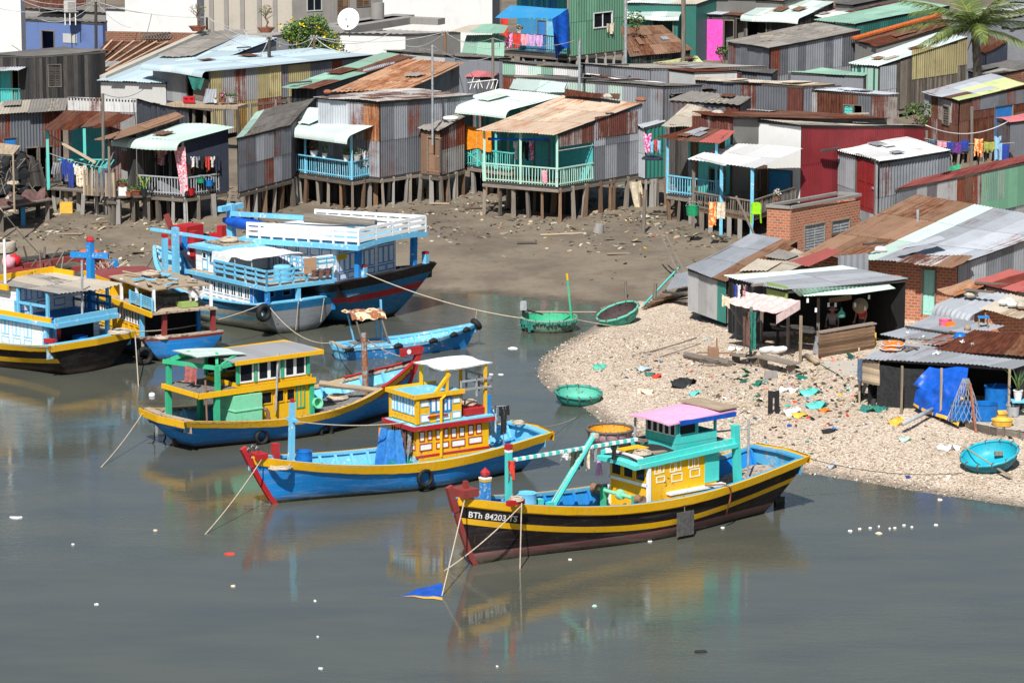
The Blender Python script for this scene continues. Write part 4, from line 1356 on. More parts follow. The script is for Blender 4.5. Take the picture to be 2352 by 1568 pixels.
  for z in R0:
   p,q = s.hp(0,z,1),s.hp(0,z,-1)
   P.append([lerp(p,q,k / K) - V((.16 * sin_(PI * k / K),0,0)) for k in range(K + 1)])
  mb.grid(P,mf=lambda i,j: (tmats.index(tb[i][1]) if i < len(tb) else (tmats.index(tm_) if i < len(tb) + 4 else tmats.index(boot))))
  mb.build('transom',tmats,t,True,40)
  def inn(tt,side,d,dz):
   zs = s.sheer(tt)
   p = s.hp(tt,zs,side)
   y = max(0,min(abs(p.y),abs(s.hp(tt,zs + min(0,dz),side).y)) - d)
   return V((p.x,side * y,zs + dz))
  ti = [i / N * .985 + .012 for i in range(N + 1)]
  for side in (1,-1):
   mb = MB()
   P = [[s.hp(x,s.sheer(x),side) + V((0,side * .03,.0)) for x in ti],[s.hp(x,s.sheer(x),side) + V((0,side * .03,.05)) for x in ti],
                 [inn(x,side,gw,.05) for x in ti],[inn(x,side,gw,-.03) for x in ti]]
   mb.grid(P)
   mb.build('gunwale',gun,t)
   mb = MB()
   P = [[inn(x,side,.09,-.02) for x in ti],[inn(x,side,.12,-bd) for x in ti]]
   mb.grid(P)
   if ribs:
    k = int(s.L / .55)
    for i in range(k):
     x = (i + .5) / k
     if x > .93:
      continue
     p,q = inn(x,side,.13,-.03),inn(x,side,.20,-bd)
     mb.beam(p,q,.09,.1)
   mb.build('bulwark',inner,t)
  mb = MB()
  mb.grid([[inn(x,1,.1,-bd) for x in ti],[inn(x,0,9,-bd + .05) for x in ti],[inn(x,-1,.1,-bd) for x in ti]])
  p,q = inn(.012,1,.1,-bd),inn(.012,-1,.1,-bd)
  mb.build('deck',deck,t)
  mb = MB()
  p,q = inn(.012,1,.0,0),inn(.012,-1,0,0)
  m_ = (p + q) / 2 - V((.16,0,0))
  for a,b in ((p,m_),(m_,q)):
   mb.beam(a + V((.1,0,.03)),b + V((.1,0,.03)),.28,.06)
   mb.face([a + V((.12,0,0)),b + V((.12,0,0)),b + V((.15,0,-bd)),a + V((.15,0,-bd))])
  mb.build('stern_cap',gun,t)
  if rail:
   for side in (1,-1):
    mb = MB()
    A = lambda x,dz,o: s.hp(x,s.sheer(x) + dz,side) + V((0,side * o,0)) if dz <= 0 else s.hp(x,s.sheer(x),side) + V((0,side * o,dz))
    tr = [i / 40 * .99 for i in range(41)]
    jw = [RU(-.012,.012) for _ in tr]
    P = [[A(x,.055,-.02) for x in tr],[A(x,.055,raildep) for x in tr],[A(x,-railh + j,raildep) for x,j in zip(tr,jw)],[A(x,-railh - .01 + j,-.01) for x,j in zip(tr,jw)]]
    mb.grid(P)
    mb.build('rub_rail',rail,t)
   mb = MB()
   p,q = s.hp(0,s.sheer(0),1),s.hp(0,s.sheer(0),-1)
   m_ = (p + q) / 2 - V((.17,0,0))
   mb.grid([[p + V((-.02,.03,.055)),m_ + V((-.05,0,.055)),q + V((-.02,-.03,.055))],[p + V((-.05,.03,.05)),m_ + V((-.06,0,.05)),q + V((-.05,-.03,.05))],
                     [p + V((-.02,.03,-railh)),m_ + V((-.03,0,-railh)),q + V((-.02,-.03,-railh))]])
   mb.build('stern_rail',rail,t)
  if stem:
   mb = MB()
   pts = []
   for z in (s.zk,-.2,.2,s.hb * .5,s.hb * .8,s.hb,s.hb + stemh):
    xs,xb = s.xends(z)
    pts.append(V((xb - .02,0,z)))
   for i in range(len(pts) - 1):
    k = 1 + .3 * (i >= 4)
    mb.beam(pts[i],pts[i + 1],stemw * k,.16 * k)
   mb.build('stem',stem,t)
 def box(s,name,mat,x0,x1,y0,y1,z0,z1,parent=None):
  mb = MB()
  mb.box(min(x0,x1),max(x0,x1),min(y0,y1),max(y0,y1),min(z0,z1),max(z0,z1))
  return mb.build(name,mat,parent or s.t)
 def beam(s,name,mat,p,q,w_,h=None,parent=None,**k):
  mb = MB()
  mb.beam(p,q,w_,h,**k)
  return mb.build(name,mat,parent or s.t)
 def tube(s,name,mat,pts,r,n=8,parent=None,**k):
  mb = MB()
  mb.tube(pts,r,n,**k)
  return mb.build(name,mat,parent or s.t,True,40)
 def win(s,face,a0,a1,z0,z1,at,sg,frame,fill,name='window',fw=.05,pr=.03,sub='pane',bars=0):
  """a framed panel on a wall: face 'y' lies on y=at, 'x' on x=at; sg is the outward sign"""
  def bx(mb,u0,u1,w0,w1,d0,d1):
   d0,d1 = at + sg * d0,at + sg * d1
   if face == 'y':
    mb.box(u0,u1,min(d0,d1),max(d0,d1),w0,w1)
   else:
    mb.box(min(d0,d1),max(d0,d1),u0,u1,w0,w1)
  a0,a1 = min(a0,a1),max(a0,a1)
  z0,z1 = min(z0,z1),max(z0,z1)
  mb = MB()
  bx(mb,a0,a1,z0,z0 + fw,0,pr); bx(mb,a0,a1,z1 - fw,z1,0,pr)
  bx(mb,a0,a0 + fw,z0 + fw,z1 - fw,0,pr); bx(mb,a1 - fw,a1,z0 + fw,z1 - fw,0,pr)
  for i in range(bars):
   x = lerp(a0,a1,(i + 1) / (bars + 1))
   bx(mb,x - fw / 2,x + fw / 2,z0 + fw,z1 - fw,0,pr)
  f = mb.build(name,frame,s.t)
  if fill:
   mb = MB()
   bx(mb,a0 + fw,a1 - fw,z0 + fw,z1 - fw,-.005,pr * .45)
   mb.build(sub,fill,f)
  return f
 def walls(s,name,mat,x0,x1,y,z0,z1,z1b=None,bot=None):
  """cabin walls, x0 aft; z1b is the top at the bow end"""
  z1b = z1 if z1b is None else z1b
  mb = MB()
  th = .05
  def pl(p,q,zp,zq):
   d = (q - p).normalized()
   n = V((-d.y,d.x,0)) * th
   a,b = V((p.x,p.y,z0)),V((q.x,q.y,z0))
   c,e = V((q.x,q.y,zq)),V((p.x,p.y,zp))
   mb.face([a,b,c,e])
   mb.face([a + n,e + n,c + n,b + n])
   mb.face([e,c,c + n,e + n])
  A,B,C,D = V((x0,-y,0)),V((x1,-y,0)),V((x1,y,0)),V((x0,y,0))
  for p,q,zp,zq in ((A,B,z1,z1b),(B,C,z1b,z1b),(C,D,z1b,z1),(D,A,z1,z1)):
   pl(p,q,zp,zq)
  return mb.build(name,mat,s.t)
 def slab(s,name,mat,x0,x1,y,z0,z1,th,cam_=.06,n=6,ya=None):
  """cambered roof slab from x0 (aft, height z0) to x1 (height z1)"""
  mb = MB()
  ya = ya or y
  P,Q = [],[]
  for i in range(n + 1):
   u = i / n * 2 - 1
   dz = cam_ * (1 - u * u)
   P.append([V((x0,ya * u,z0 + dz)),V(((x0 + x1) / 2,(y + ya) / 2 * u,(z0 + z1) / 2 + dz)),V((x1,y * u,z1 + dz))])
   Q.append([p - V((0,0,th)) for p in P[-1]])
  mb.grid(P)
  mb.grid([r[::-1] for r in Q])
  for r,r2 in ((P[0],Q[0]),(P[-1],Q[-1])):
   for k in range(2):
    mb.face([r2[k],r2[k + 1],r[k + 1],r[k]])
  for k in (0,2):
   for i in range(n):
    mb.face([Q[i][k],P[i][k],P[i + 1][k],Q[i + 1][k]])
  return mb.build(name,mat,s.t)
 def rails(s,name,mat,pts,h,n=2,posts=None,w_=.05):
  mb = MB()
  for i in range(len(pts) - 1):
   p,q = V(pts[i]),V(pts[i + 1])
   for k in range(n):
    z = V((0,0,h * (k + 1) / n))
    mb.beam(p + z,q + z,w_,w_ * 1.2)
   m = posts or max(1,round((q - p).length / .6))
   for k in range(m + 1):
    x = lerp(p,q,k / m)
    mb.beam(x,x + V((0,0,h + .03)),w_,w_)
  return mb.build(name,mat,s.t)
def two_ends(bow,near,half,side):
 """boat ends from the bow waterline point and the near stern waterline corner; side is +1 when port is near"""
 st = near.copy()
 for _ in range(4):
  ex = (bow - st); ex.z = 0; ex.normalize()
  ey = V((-ex.y,ex.x,0))
  st = near - ey * half * side
 return st,ex,ey
b1n,b1b = Z(1766,1181,0),Z(1088,1296,0)
st,ex,ey = two_ends(b1b,b1n,.75,1)
B1 = Boat('black fishing boat with two yellow stripes, red stem and turquoise and pink wheelhouse',st + ey * 1.22,st - ey * 1.22,.0,(b1b - st).length,2,12,1.5,1,2.9)
b2n,b2b = Z(1203,1083,0),Z(630,1156,0)
st,ex,ey = two_ends(b2b,b2n,.7,1)
B2 = Boat('blue fishing boat with yellow rail and checkered yellow, white and red cabin',st + ey * 1.15,st - ey * 1.15,.0,(b2b - st).length,2,12,1.4,1,2.85)
B3 = Boat('blue fishing boat with yellow rail, green posts, windowed cabin and long red bow',Z(322,938,1.15),Z(424,972,1.1),.9,8.9,1.75,9.75,1.12,.78,3.7)
b4n,b4b = Z(792,829,0),Z(1070,798,0)
st,ex,ey = two_ends(b4b,b4n,.5,-1)
B4 = Boat('small open light blue boat hung with tyre pieces and a cloth shade',st + ey * .62,st - ey * .62,.0,(b4b - st).length,.95,5.95,.55,.5,1.6,name='small_boat',cat='small boat')
B5 = Boat('blue and white fishing boat with grey stern, sun-bleached canopy and blue aft doors',Z(600,702,1.3),Z(784,678,1.3),.3,9.5,2.2,10.5,1.3,1.1,4.3)
B6 = Boat('large blue fishing boat with red striped stern and white panelled cabin under white roof rails',Z(786,651,2.0),Z(1005,603,2.0),.8,9.5,2.9,11,2.0,1.4,6.6)
B7 = Boat('fishing boat with yellow slatted cabin, cluttered roof and worn blue stern',Z(330,780,.95),Z(515,762,.95),.2,7.8,2.6,9.2,.95,.8,3.6)
B8 = Boat('black fishing boat with yellow rails and white and blue two level cabin',Z(117,797,1.25),Z(311,762,1.25),.3,9,2,10,1.25,1.0,4.5)
for b,r_,hs_,hb_,xb_,hm_ in ((B1,1.24,1.74,2.12,11.95,1.22),(B2,.85,1.27,1.62,10.1,.92),(B4,.12,.5,.93,5.93,.5)):
 b.rake,b.hs,b.hb,b.xbt,b.hm = r_,hs_,hb_,xb_,hm_
G['mastw'] = paint('weathered_mast',S(140,160,170),S(150,96,60),.55,.7,0,.4,.4)
def zr_(b,off,sc_,at,face,rects,frame,fill,name='panel',sg=1,fw=.04,pr=.02,sub='fill',bars=0):
 for x0,y0,x1,y1 in rects:
  f = (lambda x,y: b.qy(off[0] + x / sc_,off[1] + y / sc_,at)) if face == 'y' else (lambda x,y: b.qx(off[0] + x / sc_,off[1] + y / sc_,at))
  c = (f(x0,y0),f(x1,y0),f(x0,y1),f(x1,y1))
  k = 0 if face == 'y' else 1
  a0,a1 = (c[0][k] + c[2][k]) / 2,(c[1][k] + c[3][k]) / 2
  z0,z1 = (c[2].z + c[3].z) / 2,(c[0].z + c[1].z) / 2
  b.win(face,a0,a1,z0,z1,at,sg,frame,fill,name,fw,pr,sub,bars)
def coil(loc,r,n=4,rr=.03,tilt=.2,wob_=.3):
 pts = []
 for i in range(n * 12):
  a = i * PI / 6
  k = r * (1 - .35 * R.random() * wob_ - .2 * i / (n * 12))
  pts.append(V(loc) + V((k * cos_(a),k * .9 * sin_(a),.03 + .1 * i / (n * 12) + RU(0,.05))))
 return pts
def ropepile(label,loc,r=.35,n=5,mat='rope',group=None):
 mb = MB()
 mb.tube(coil(loc,r,n),.03,5)
 return solo(mb,'coil_of_rope',label,'rope',mat,loc,True,group)
def sagrope(label,p,q,sag=.3,r=.022,mat='rope',n=14,name='mooring_rope',group=None):
 p,q = V(p),V(q)
 mb = MB()
 pts = []
 for i in range(n + 1):
  t_ = i / n
  pts.append(lerp(p,q,t_) - V((0,0,sag * 4 * t_ * (1 - t_))))
 mb.tube(pts,r,5)
 return solo(mb,name,label,'rope',mat,p,True,group)
def tyre(label,loc,ex_,nrm,r=.33,thick=.1,group='tyre fenders',arc=1.0):
 """a tyre hanging in the plane spanned by ex_ and up; nrm is its axis"""
 loc,ex_,nrm = V(loc),V(ex_).normalized(),V(nrm).normalized()
 up = nrm.cross(ex_)
 mb = MB()
 n,k = 28,8
 P = []
 for i in range(n + 1):
  a = 2 * PI * i / n * arc + (0 if arc == 1 else .3)
  d = ex_ * cos_(a) + up * sin_(a)
  ring = []
  for j in range(k + 1):
   th = 2 * PI * j / k
   tread = .012 if (i % 2 and abs(cos_(th) - 1) < .4) else 0
   ring.append(loc + d * (r - thick + (thick * .72 + tread) * cos_(th)) + nrm * (thick * .95 * sin_(th)))
  P.append(ring)
 mb.grid(P)
 return solo(mb,'tyre',label,'tyre','black',loc,True,group)
def barrel(label,loc,r,h,mat,tilt=0,lid=True,rim=None,cat='barrel',name='barrel'):
 t = thing(name,label,cat,loc)
 mb = MB()
 pr = [(r * .97,0),(r,.03),(r * 1.0,h * .3),(r * 1.03,h * .33),(r,h * .36),(r,h * .63),(r * 1.03,h * .66),(r,h * .69),(r * .99,h * .96),(r * 1.03,h),(r * .9,h),(r * .9,h - .03)]
 mb.lathe(pr + ([(0,h - .03)] if lid else [(r * .88,.06),(0,.06)]),20,M=MTr(V(loc)))
 mb.build('body',mat,t,True,40)
 if lid:
  mb = MB()
  mb.lathe([(.045,h - .03),(.045,h + .015),(0,h + .015)],8,M=MTr(V(loc) + V((r * .5,0,0))))
  mb.build('bung',mat,t)
 return t
Z1,Z2,Z3,Z4 = ((1290.9,861.3),3.413),((760.3,784.4),3.99),((229.7,746.5),3.413),((746.5,700.5),5.12)
b = B1
b.hull([(.24,'b_yel'),(.36,'b_blk'),(.19,'b_yel')],'b_blk','b_boot',.34,inner='b_mb',deck='b_deck',bd=.5,gun='b_inb',rail='b_yel',railh=.2,stem='b_redd',stemh=.36,stemw=.11)
def lettering(b,txt,x0,x1,side,d0,d1,mat,name='lettering'):
 cu = bpy.data.curves.new('t','FONT')
 cu.body = txt
 cu.size = 1
 cu.offset = .018
 ob = bpy.data.objects.new('t',cu)
 COL.objects.link(ob)
 dg = bpy.context.evaluated_depsgraph_get()
 me = bpy.data.meshes.new_from_object(ob.evaluated_get(dg))
 bpy.data.objects.remove(ob)
 xs = [v.co.x for v in me.vertices]
 ys = [v.co.y for v in me.vertices]
 mb = MB()
 for p in me.polygons:
  pts = []
  for i in p.vertices:
   c = me.vertices[i].co
   u = (c.x - min(xs)) / (max(xs) - min(xs))
   x = lerp(x0,x1,u)
   f = (c.y - min(ys)) / (max(ys) - min(ys))
   zz = b.sh(x) - lerp(d1,d0,f)
   t_ = b.tx(x,zz)
   q = b.hp(t_,zz,side)
   q2 = b.hp(min(1,t_ + .01),zz,side)
   tg = (q2 - q).normalized()
   nn = V((-tg.y,tg.x,0)) * (1 if V((-tg.y,tg.x,0)).y * side > 0 else -1)
   pts.append(q + nn * .012)
  mb.face(pts)
 bpy.data.meshes.remove(me)
 return mb.build(name,mat,b.t)
lettering(b,'BTh 84203 TS',11.42,9.95,1,.33,.52,'b_whtp')
b.box('bow_bitt','b_redd',11.2,11.75,-.32,.34,2.12,2.36)
b.box('bow_peg','b_redd',11.42,11.54,.0,.12,2.36,2.58)
bo = b.beam('bollard','b_mb',(10.5,-.25,1.2),(10.5,-.25,2.38),.24)
b.box('band','b_yel',10.37,10.63,-.38,-.12,2.38,2.45,bo)
b.box('collar','b_whtp',10.36,10.64,-.39,-.11,2.45,2.5,bo)
mb = MB()
mb.lathe([(.03,2.5),(.15,2.58),(.15,2.66),(0,2.8)],6,M=MTr((10.5,-.25,0)))
mb.build('knob','b_red',bo)
mt = b.beam('mast','b_turqp',(9.82,0,1.1),(9.82,0,3.2),.16)
b.box('mast_band','b_whtp',9.735,9.905,-.085,.085,3.2,3.28,mt)
b.box('mast_top','b_red',9.73,9.91,-.09,.09,3.28,3.44,mt)
mb = MB()
p,q = V((9.8,.02,2.95)),V((4.9,.1,2.95))
for i in range(34):
 mb.beam(lerp(p,q,i / 34),lerp(p,q,(i + 1) / 34),.09,.1,m=i % 2)
mb.build('striped_pole',['b_turqp','b_whtp'],b.t)
bm = b.tube('boom','b_turqp',[(8.5,.3,1.0),(8.3,.28,1.5),(6.5,0,3.3)],[.12,.11,.09])
for yy in (.0,.5):
 b.box('bitt','b_turqp',8.55,8.75,yy - .09,yy + .09,.9,1.62)
b.box('cleat','b_red',10.0,10.6,.85,1.0,1.85,2.0)
wx = 5.55
wn = b.tube('winch_shaft','b_mint',[(wx,-1.0,1.32),(wx,1.05,1.32)],.06)
for yy in (-1.05,1.0):
 mb = MB()
 mb.lathe([(0,-.02),(.15,-.02),(.15,.0),(.1,.05),(.1,.16),(.15,.21),(.15,.23),(.1,.23),(0,.16)],16,M=MTr((wx,yy - .1,1.32)) @ Matrix.Rotation(rad(-90),4,'X'))
 mb.build('winch_drum','rustb',wn,True,40)
mb = MB()
mb.lathe([(0,-.13),(.14,-.1),(.17,0),(.14,.1),(0,.13)],14,M=MTr((wx,.1,1.32)) @ Matrix.Rotation(rad(90),4,'X'))
mb.build('gear_housing','b_mint',wn,True,40)
for yy in (-.7,.75):
 b.box('winch_stand','b_green',wx - .08,wx + .08,yy - .06,yy + .06,.7,1.4,wn)
b.walls('lower_cabin','b_yel',2.35,5.12,.9,.68,2.42,2.28)
b.box('aft_panel','b_turqp',2.28,2.85,.885,.93,1.45,2.4)
b.box('coaming','b_yel',2.2,4.35,.9,1.08,.75,1.3)
b.box('coaming_cap','b_whtp',2.15,4.4,.87,1.11,1.3,1.37)
for x0,y,x1 in ((5.12,.9,5.16),):
 for yy in (-.9,.9):
  b.box('corner_trim','b_whtp',5.06,5.17,yy - .05,yy + .05,.7,2.26)
b.box('front_trim','b_whtp',5.12,5.17,-.9,.9,1.62,1.72)
for i in range(3):
 y0 = -.82 + i * .56
 b.win('x',y0,y0 + .5,1.74,2.22,5.12,1,'b_yel','glass',fw=.05)
o_,k_ = Z1
zr_(b,o_,k_,.9,'y',[(725,708,757,776),(766,700,800,765),(738,793,805,840),(845,682,885,760),(893,670,932,748),(858,768,942,830),(990,648,1025,728),(1036,640,1070,718),(1002,732,1080,795)],'b_whtp',None,'panel_frame',pr=.015,fw=.025)
b.slab('lower_roof','b_turqp',1.7,5.72,.95,2.56,2.36,.13,ya=1.15)
mb = MB()
for yy in (-1.0,1.0):
 mb.beam((1.75,yy,2.64),(5.5,yy * .85,2.46),.08,.14)
mb.build('roof_coaming','b_turqp',b.t)
b.slab('roof_felt','net',1.9,5.45,.88,2.575,2.4,.01,.125,ya=.95)
b.box('hatch_box','b_yel',4.25,5.1,-.6,-.05,2.45,2.58)
b.box('fish_box','woodl',4.1,4.6,.1,.6,2.45,2.56)
b.box('roof_front_board','b_whtp',5.3,5.36,-.85,.85,2.42,2.58)
b.walls('wheelhouse','b_turq',2.2,3.85,.72,2.5,2.98)
mb = MB()
for x,yy in ((2.24,-.68),(2.24,.68),(3.81,-.68),(3.81,.68),(3.0,.69),(3.0,-.69)):
 mb.beam((x,yy,2.95),(x,yy,3.5),.07)
for yy in (-.4,-.12,.16,.44):
 mb.beam((3.81,yy,2.95),(3.81,yy,3.46),.06)
mb.build('wheelhouse_posts','b_turqp',b.t)
for i in range(5):
 y0 = -.66 + i * .27
 b.win('x',y0,y0 + .24,2.98,3.4,3.83,1,'b_whtp','glass',fw=.025)
b.win('y',3.05,3.76,2.99,3.4,.7,1,'b_turqp','glass',fw=.04)
b.slab('pink_roof','b_pink',1.55,4.35,.92,3.58,3.46,.05,.05)
b.box('roof_tarp_edge','bluet',1.6,3.9,.86,.94,3.36,3.5)
b.box('roof_plank','woodl',1.5,2.3,-.95,.95,3.62,3.66)
b.beam('stern_post','b_turqp',(1.55,1.02,.9),(1.72,1.02,3.12),.2)
b.tube('stern_rod','steel',[(.4,.2,1.0),(.4,.2,3.0)],.035)
b.tube('stern_crossbar','steel',[(.4,.2,2.7),(3.2,-.3,2.75)],.03)
mb = MB()
mb.box(-1.15,-.95,-.05,.05,-.4,.75)
mb.box(-1.35,-.95,-.04,.04,-.4,.25)
mb.build('rudder','b_blk',b.t)
b.tube('front_pole','pvc',[(4.1,-.95,2.4),(4.1,-.9,3.4)],.04)
b = B2
b.hull([(.26,'b_yel')],'b_blue','b_blk',.1,inner='b_lb',deck='b_inb',bd=.42,gun='b_lb',rail='b_yel',railh=.24,stem='b_red',stemh=.32)
b.box('bow_bitt','b_red',9.5,9.9,-.25,.3,1.55,1.72)
for yy in (-.15,.12):
 for x in (9.75,10.05):
  b.tube('bow_hook','steel',[(x,yy,1.7),(x,yy,1.9),(x + .06,yy,1.95),(x + .1,yy,1.88)],.018,5)
m_ = b.beam('mast','b_lb',(8.5,0,.9),(8.42,0,3.18),.17,w2=.13)
b.box('mast_top','b_red',8.37,8.47,-.05,.05,3.18,3.3,m_)
b.beam('mast_arm','b_lb',(8.43,-.28,2.62),(8.43,.3,2.62),.09,parent=m_)
b.beam('bitt','b_red',(8.85,-.35,1.0),(8.85,-.35,1.85),.2)
x0,x1,yc = 1.45,4.25,.78
b.box('cabin_base','b_lb',x0,x1 + .02,-yc,yc,.4,1.02)
b.box('base_plank','b_yel',x0 - .25,x1 - .05,yc - .02,yc + .09,.5,.98)
b.box('base_strip','b_red',x0,x1 + .04,yc - .02,yc + .05,1.0,1.07)
b.walls('lower_cabin','b_yel',x0,x1,yc,1.02,1.95)
o_,k_ = Z2
zr_(b,o_,k_,yc,'y',[(808,822,857,915),(883,815,925,902),(958,803,1006,893),(1032,793,1074,880),(1098,788,1150,880),(1172,780,1224,868),(1254,762,1305,852),(1328,750,1380,840),
      (810,930,925,997),(963,915,1078,975),(1102,893,1228,960),(1258,866,1384,932)],'b_red','b_whtp',fw=.03)
zr_(b,o_,k_,x1,'x',[(706,920,775,988),(630,895,692,955),(565,870,618,930)],'b_red','b_whtp',fw=.03)
for i in range(4):
 y0 = -.7 + i * .36
 b.win('x',y0,y0 + .3,1.42,1.88,x1,1,'b_yel','glass',fw=.04,bars=1)
b.slab('lower_roof','b_lb',x0 - .12,x1 + .2,yc + .14,2.12,2.05,.07,.03)
mb = MB()
for yy in (-1,1):
 mb.box(x0 - .14,x1 + .22,yy * (yc + .15) - .03,yy * (yc + .15) + .03,1.92,2.06)
mb.box(x1 + .18,x1 + .24,-yc - .15,yc + .15,1.92,2.06)
mb.build('red_fascia','b_red',b.t)
ux0,ux1,uy = 2.5,4.22,.76
b.walls('upper_cabin','b_yel',ux0,ux1,uy,2.1,2.98)
zr_(b,o_,k_,uy,'y',[(820,540,895,596),(820,664,900,735),(1115,505,1180,560),(1110,632,1188,696),(962,655,1090,715)],'b_lb','b_whtp',fw=.02)
zr_(b,o_,k_,uy,'y',[(905,510,1018,650),(1024,500,1104,640)],'b_mb','b_whtp','window',fw=.06,bars=1,sub='shutter_panel')
b.box('window_sill','b_red',ux0 + .55,ux1 - .4,uy,uy + .06,2.28,2.32)
b.box('window_head','b_red',ux0 + .55,ux1 - .4,uy,uy + .06,2.86,2.9)
for i in range(4):
 y0 = -.72 + i * .36
 b.win('x',y0,y0 + .34,2.36,2.92,ux1,1,'b_lb','b_whtp','panel',fw=.04,bars=1,sub='fill')
b.box('front_board','b_yel',ux1,ux1 + .03,-uy,uy,2.12,2.3)
mb = MB()
for yy in (-uy,uy):
 mb.box(ux1 - .06,ux1 + .06,yy - .06,yy + .06,2.1,3.0)
mb.build('corner_posts','b_yel',b.t)
b.slab('upper_roof','b_lb',ux0 - .05,ux1 + .12,uy + .06,3.0,3.0,.05,.04)
mb = MB()
for yy in (-1,1):
 mb.box(ux0 - .07,ux1 + .14,yy * (uy + .08) - .03,yy * (uy + .08) + .03,2.94,3.08)
mb.box(ux1 + .12,ux1 + .18,-uy - .1,uy + .1,2.94,3.08)
mb.build('roof_trim','b_yel',b.t)
C = [b.qz(966,832,3.85),b.qz(1007,846,3.85),b.qz(1104,841,3.85),b.qz(1060,822,3.85)]
cx0,cx1 = 1.25,2.75
mb = MB()
P = []
for i in range(5):
 P.append([V((lerp(cx0,cx1 + .5,j / 4),lerp(-.95,.75,i / 4),3.78 + .03 * sin_(i * 2 + j))) for j in range(5)])
mb.grid(P)
mb.grid([[p - V((0,0,.03)) for p in r][::-1] for r in P])
mb.build('canopy','b_whtp',b.t)
for x,yy in ((3.0,.66),(3.05,-.78),(1.5,.66),(1.5,-.78)):
 b.beam('canopy_post','b_yel',(x,yy,2.95 if x > 2 else 2.1),(x,yy,3.78),.09)
b.beam('canopy_brace','b_yel',(3.45,.7,3.05),(2.9,.66,3.6),.1)
b.rails('aft_rail','steel',[(2.5,.74,2.75),(1.3,.74,2.75),(1.3,-.74,2.75)],.55,2,2)
b.box('roof_chest','b_red',1.4,2.3,-.3,.7,2.14,2.35)
b.beam('aft_post','b_mb',(1.4,.7,2.1),(1.4,.7,2.75),.12)
b.tube('exhaust_pipe','b_yel',[(3.35,.84,.95),(3.35,.86,2.85),(3.2,.86,2.95)],.05)
b.tube('aft_rod','steel',[(.55,.3,.8),(.5,.3,2.2),(1.4,.3,2.25)],.03)
b = B3
b.hull([(.2,'b_yel')],'b_blue','b_mar',.12,transom='b_blue',inner='b_lb',deck='b_deckg',bd=.4,gun='b_deck',rail='b_yel',railh=.2,stem='b_red',stemh=.55,stemw=.14)
mb = MB()
tr = [.8 + .19 * i / 14 for i in range(15)]
for sd_ in (1,-1):
 P = [[b.hp(x,b.sheer(x),sd_) + V((0,sd_ * .06,.1)) for x in tr],[b.hp(x,b.sheer(x) - .3,sd_) + V((0,sd_ * .06,0)) for x in tr]]
 mb.grid(P)
 P = [[b.hp(x,b.sheer(x),sd_) + V((0,sd_ * .06,.1)) for x in tr],[b.hp(x,b.sheer(x),sd_) + V((0,-sd_ * .12,.1)) for x in tr]]
 mb.grid(P)
mb.build('bow_rail','b_red',b.t)
bb = b.box('bow_board','b_red',9.0,9.9,-.12,-.04,2.05,2.32)
mb = MB()
mb.lathe([(.09,0),(.09,.012),(0,.012)],14,M=MTr((9.35,-.125,2.18)) @ Matrix.Rotation(rad(90),4,'X'))
mb.build('emblem','b_whtp',bb)
x0,x1,yc = 2.4,4.5,1.0
b.walls('lower_cabin','b_yel',x0,x1,yc,.45,1.78)
for a0,a1 in ((2.45,2.9),(2.98,3.4),(3.48,3.85)):
 b.win('y',a0,a1,1.25,1.7,-yc,-1,'b_yel','glass',fw=.04)
b.win('y',3.9,4.25,.95,1.75,-yc,-1,'b_green','b_yel','door',fw=.05,sub='door_panel',bars=1)
b.box('engine_box','b_mint',1.25,2.35,-1.22,-.2,.4,1.72)
b.box('engine_box_band','b_mint',1.22,2.38,-1.25,-.19,1.18,1.22)
b.slab('bridge_deck','b_deckg',-.15,4.62,1.1,1.96,1.9,.05,.02)
mb = MB()
for yy in (-1.12,1.12):
 mb.box(-.17,4.64,yy - .03,yy + .03,1.78,1.97)
mb.box(-.2,-.14,-1.15,1.15,1.82,1.98)
mb.build('yellow_fascia','b_yel',b.t)
for x,yy in ((.65,-1.0),(-.05,.95),(1.2,.9),(2.0,-1.0),(4.52,-1.0),(4.52,1.0)):
 b.beam('post','b_green',(x,yy,.4),(x,yy,1.82),.17)
ux0,ux1 = 1.5,4.55
b.walls('upper_sill','b_yel',ux0,ux1,1.0,1.96,2.1)
for yy,sg in ((-1.0,-1),(1.0,1)):
 for a0,a1 in ((1.55,2.15),(2.32,2.78),(2.78,3.25),(3.42,3.85),(3.85,4.3)):
  b.win('y',a0,a1,2.1,2.78,yy,sg,'b_whtp','glass',fw=.06)
 for x in (1.52,2.23,3.33,4.4):
  b.box('window_post','b_green',x - .05,x + .05,yy - .05,yy + .05,2.1,2.8)
for y0 in (-.9,-.3,.3):
 b.win('x',y0,y0 + .58,2.1,2.76,ux1,1,'b_whtp','glass',fw=.06)
b.slab('upper_roof','galvr',1.2,4.9,1.2,2.92,2.88,.05,.06)
mb = MB()
for yy in (-1.2,1.2):
 mb.box(1.3,4.92,yy - .03,yy + .03,2.78,2.92)
mb.box(4.88,4.94,-1.2,1.2,2.78,2.92)
mb.build('roof_fascia','b_yel',b.t)
for x,yy in ((.7,-1.0),(-.05,.9)):
 b.beam('upper_post','b_green',(x,yy,1.96),(x,yy,2.82),.15)
mb = MB()
for p,q in (((-.2,1.0,2.78),(.8,-1.1,2.72)),((-.1,.9,2.8),(1.6,.9,2.85)),((.75,-1.0,2.76),(1.7,-1.0,2.85)),((.75,-.9,2.8),(1.2,-.2,3.05)),((0,.8,2.85),(.5,.4,3.1)),((.9,-1.0,2.8),(1.7,-.6,2.98))):
 mb.beam(p,q,.1,.14)
mb.build('roof_frame','b_green',b.t)
mb = MB()
P = [[V((lerp(.1,2.1,j / 4),lerp(.9,-.7,i / 4) ,3.14 - .03 * j + .02 * sin_(3 * i + j))) for j in range(5)] for i in range(5)]
mb.grid(P)
mb.grid([[p - V((0,0,.03)) for p in r][::-1] for r in P])
mb.build('loose_roof_sheet','mintw',b.t)
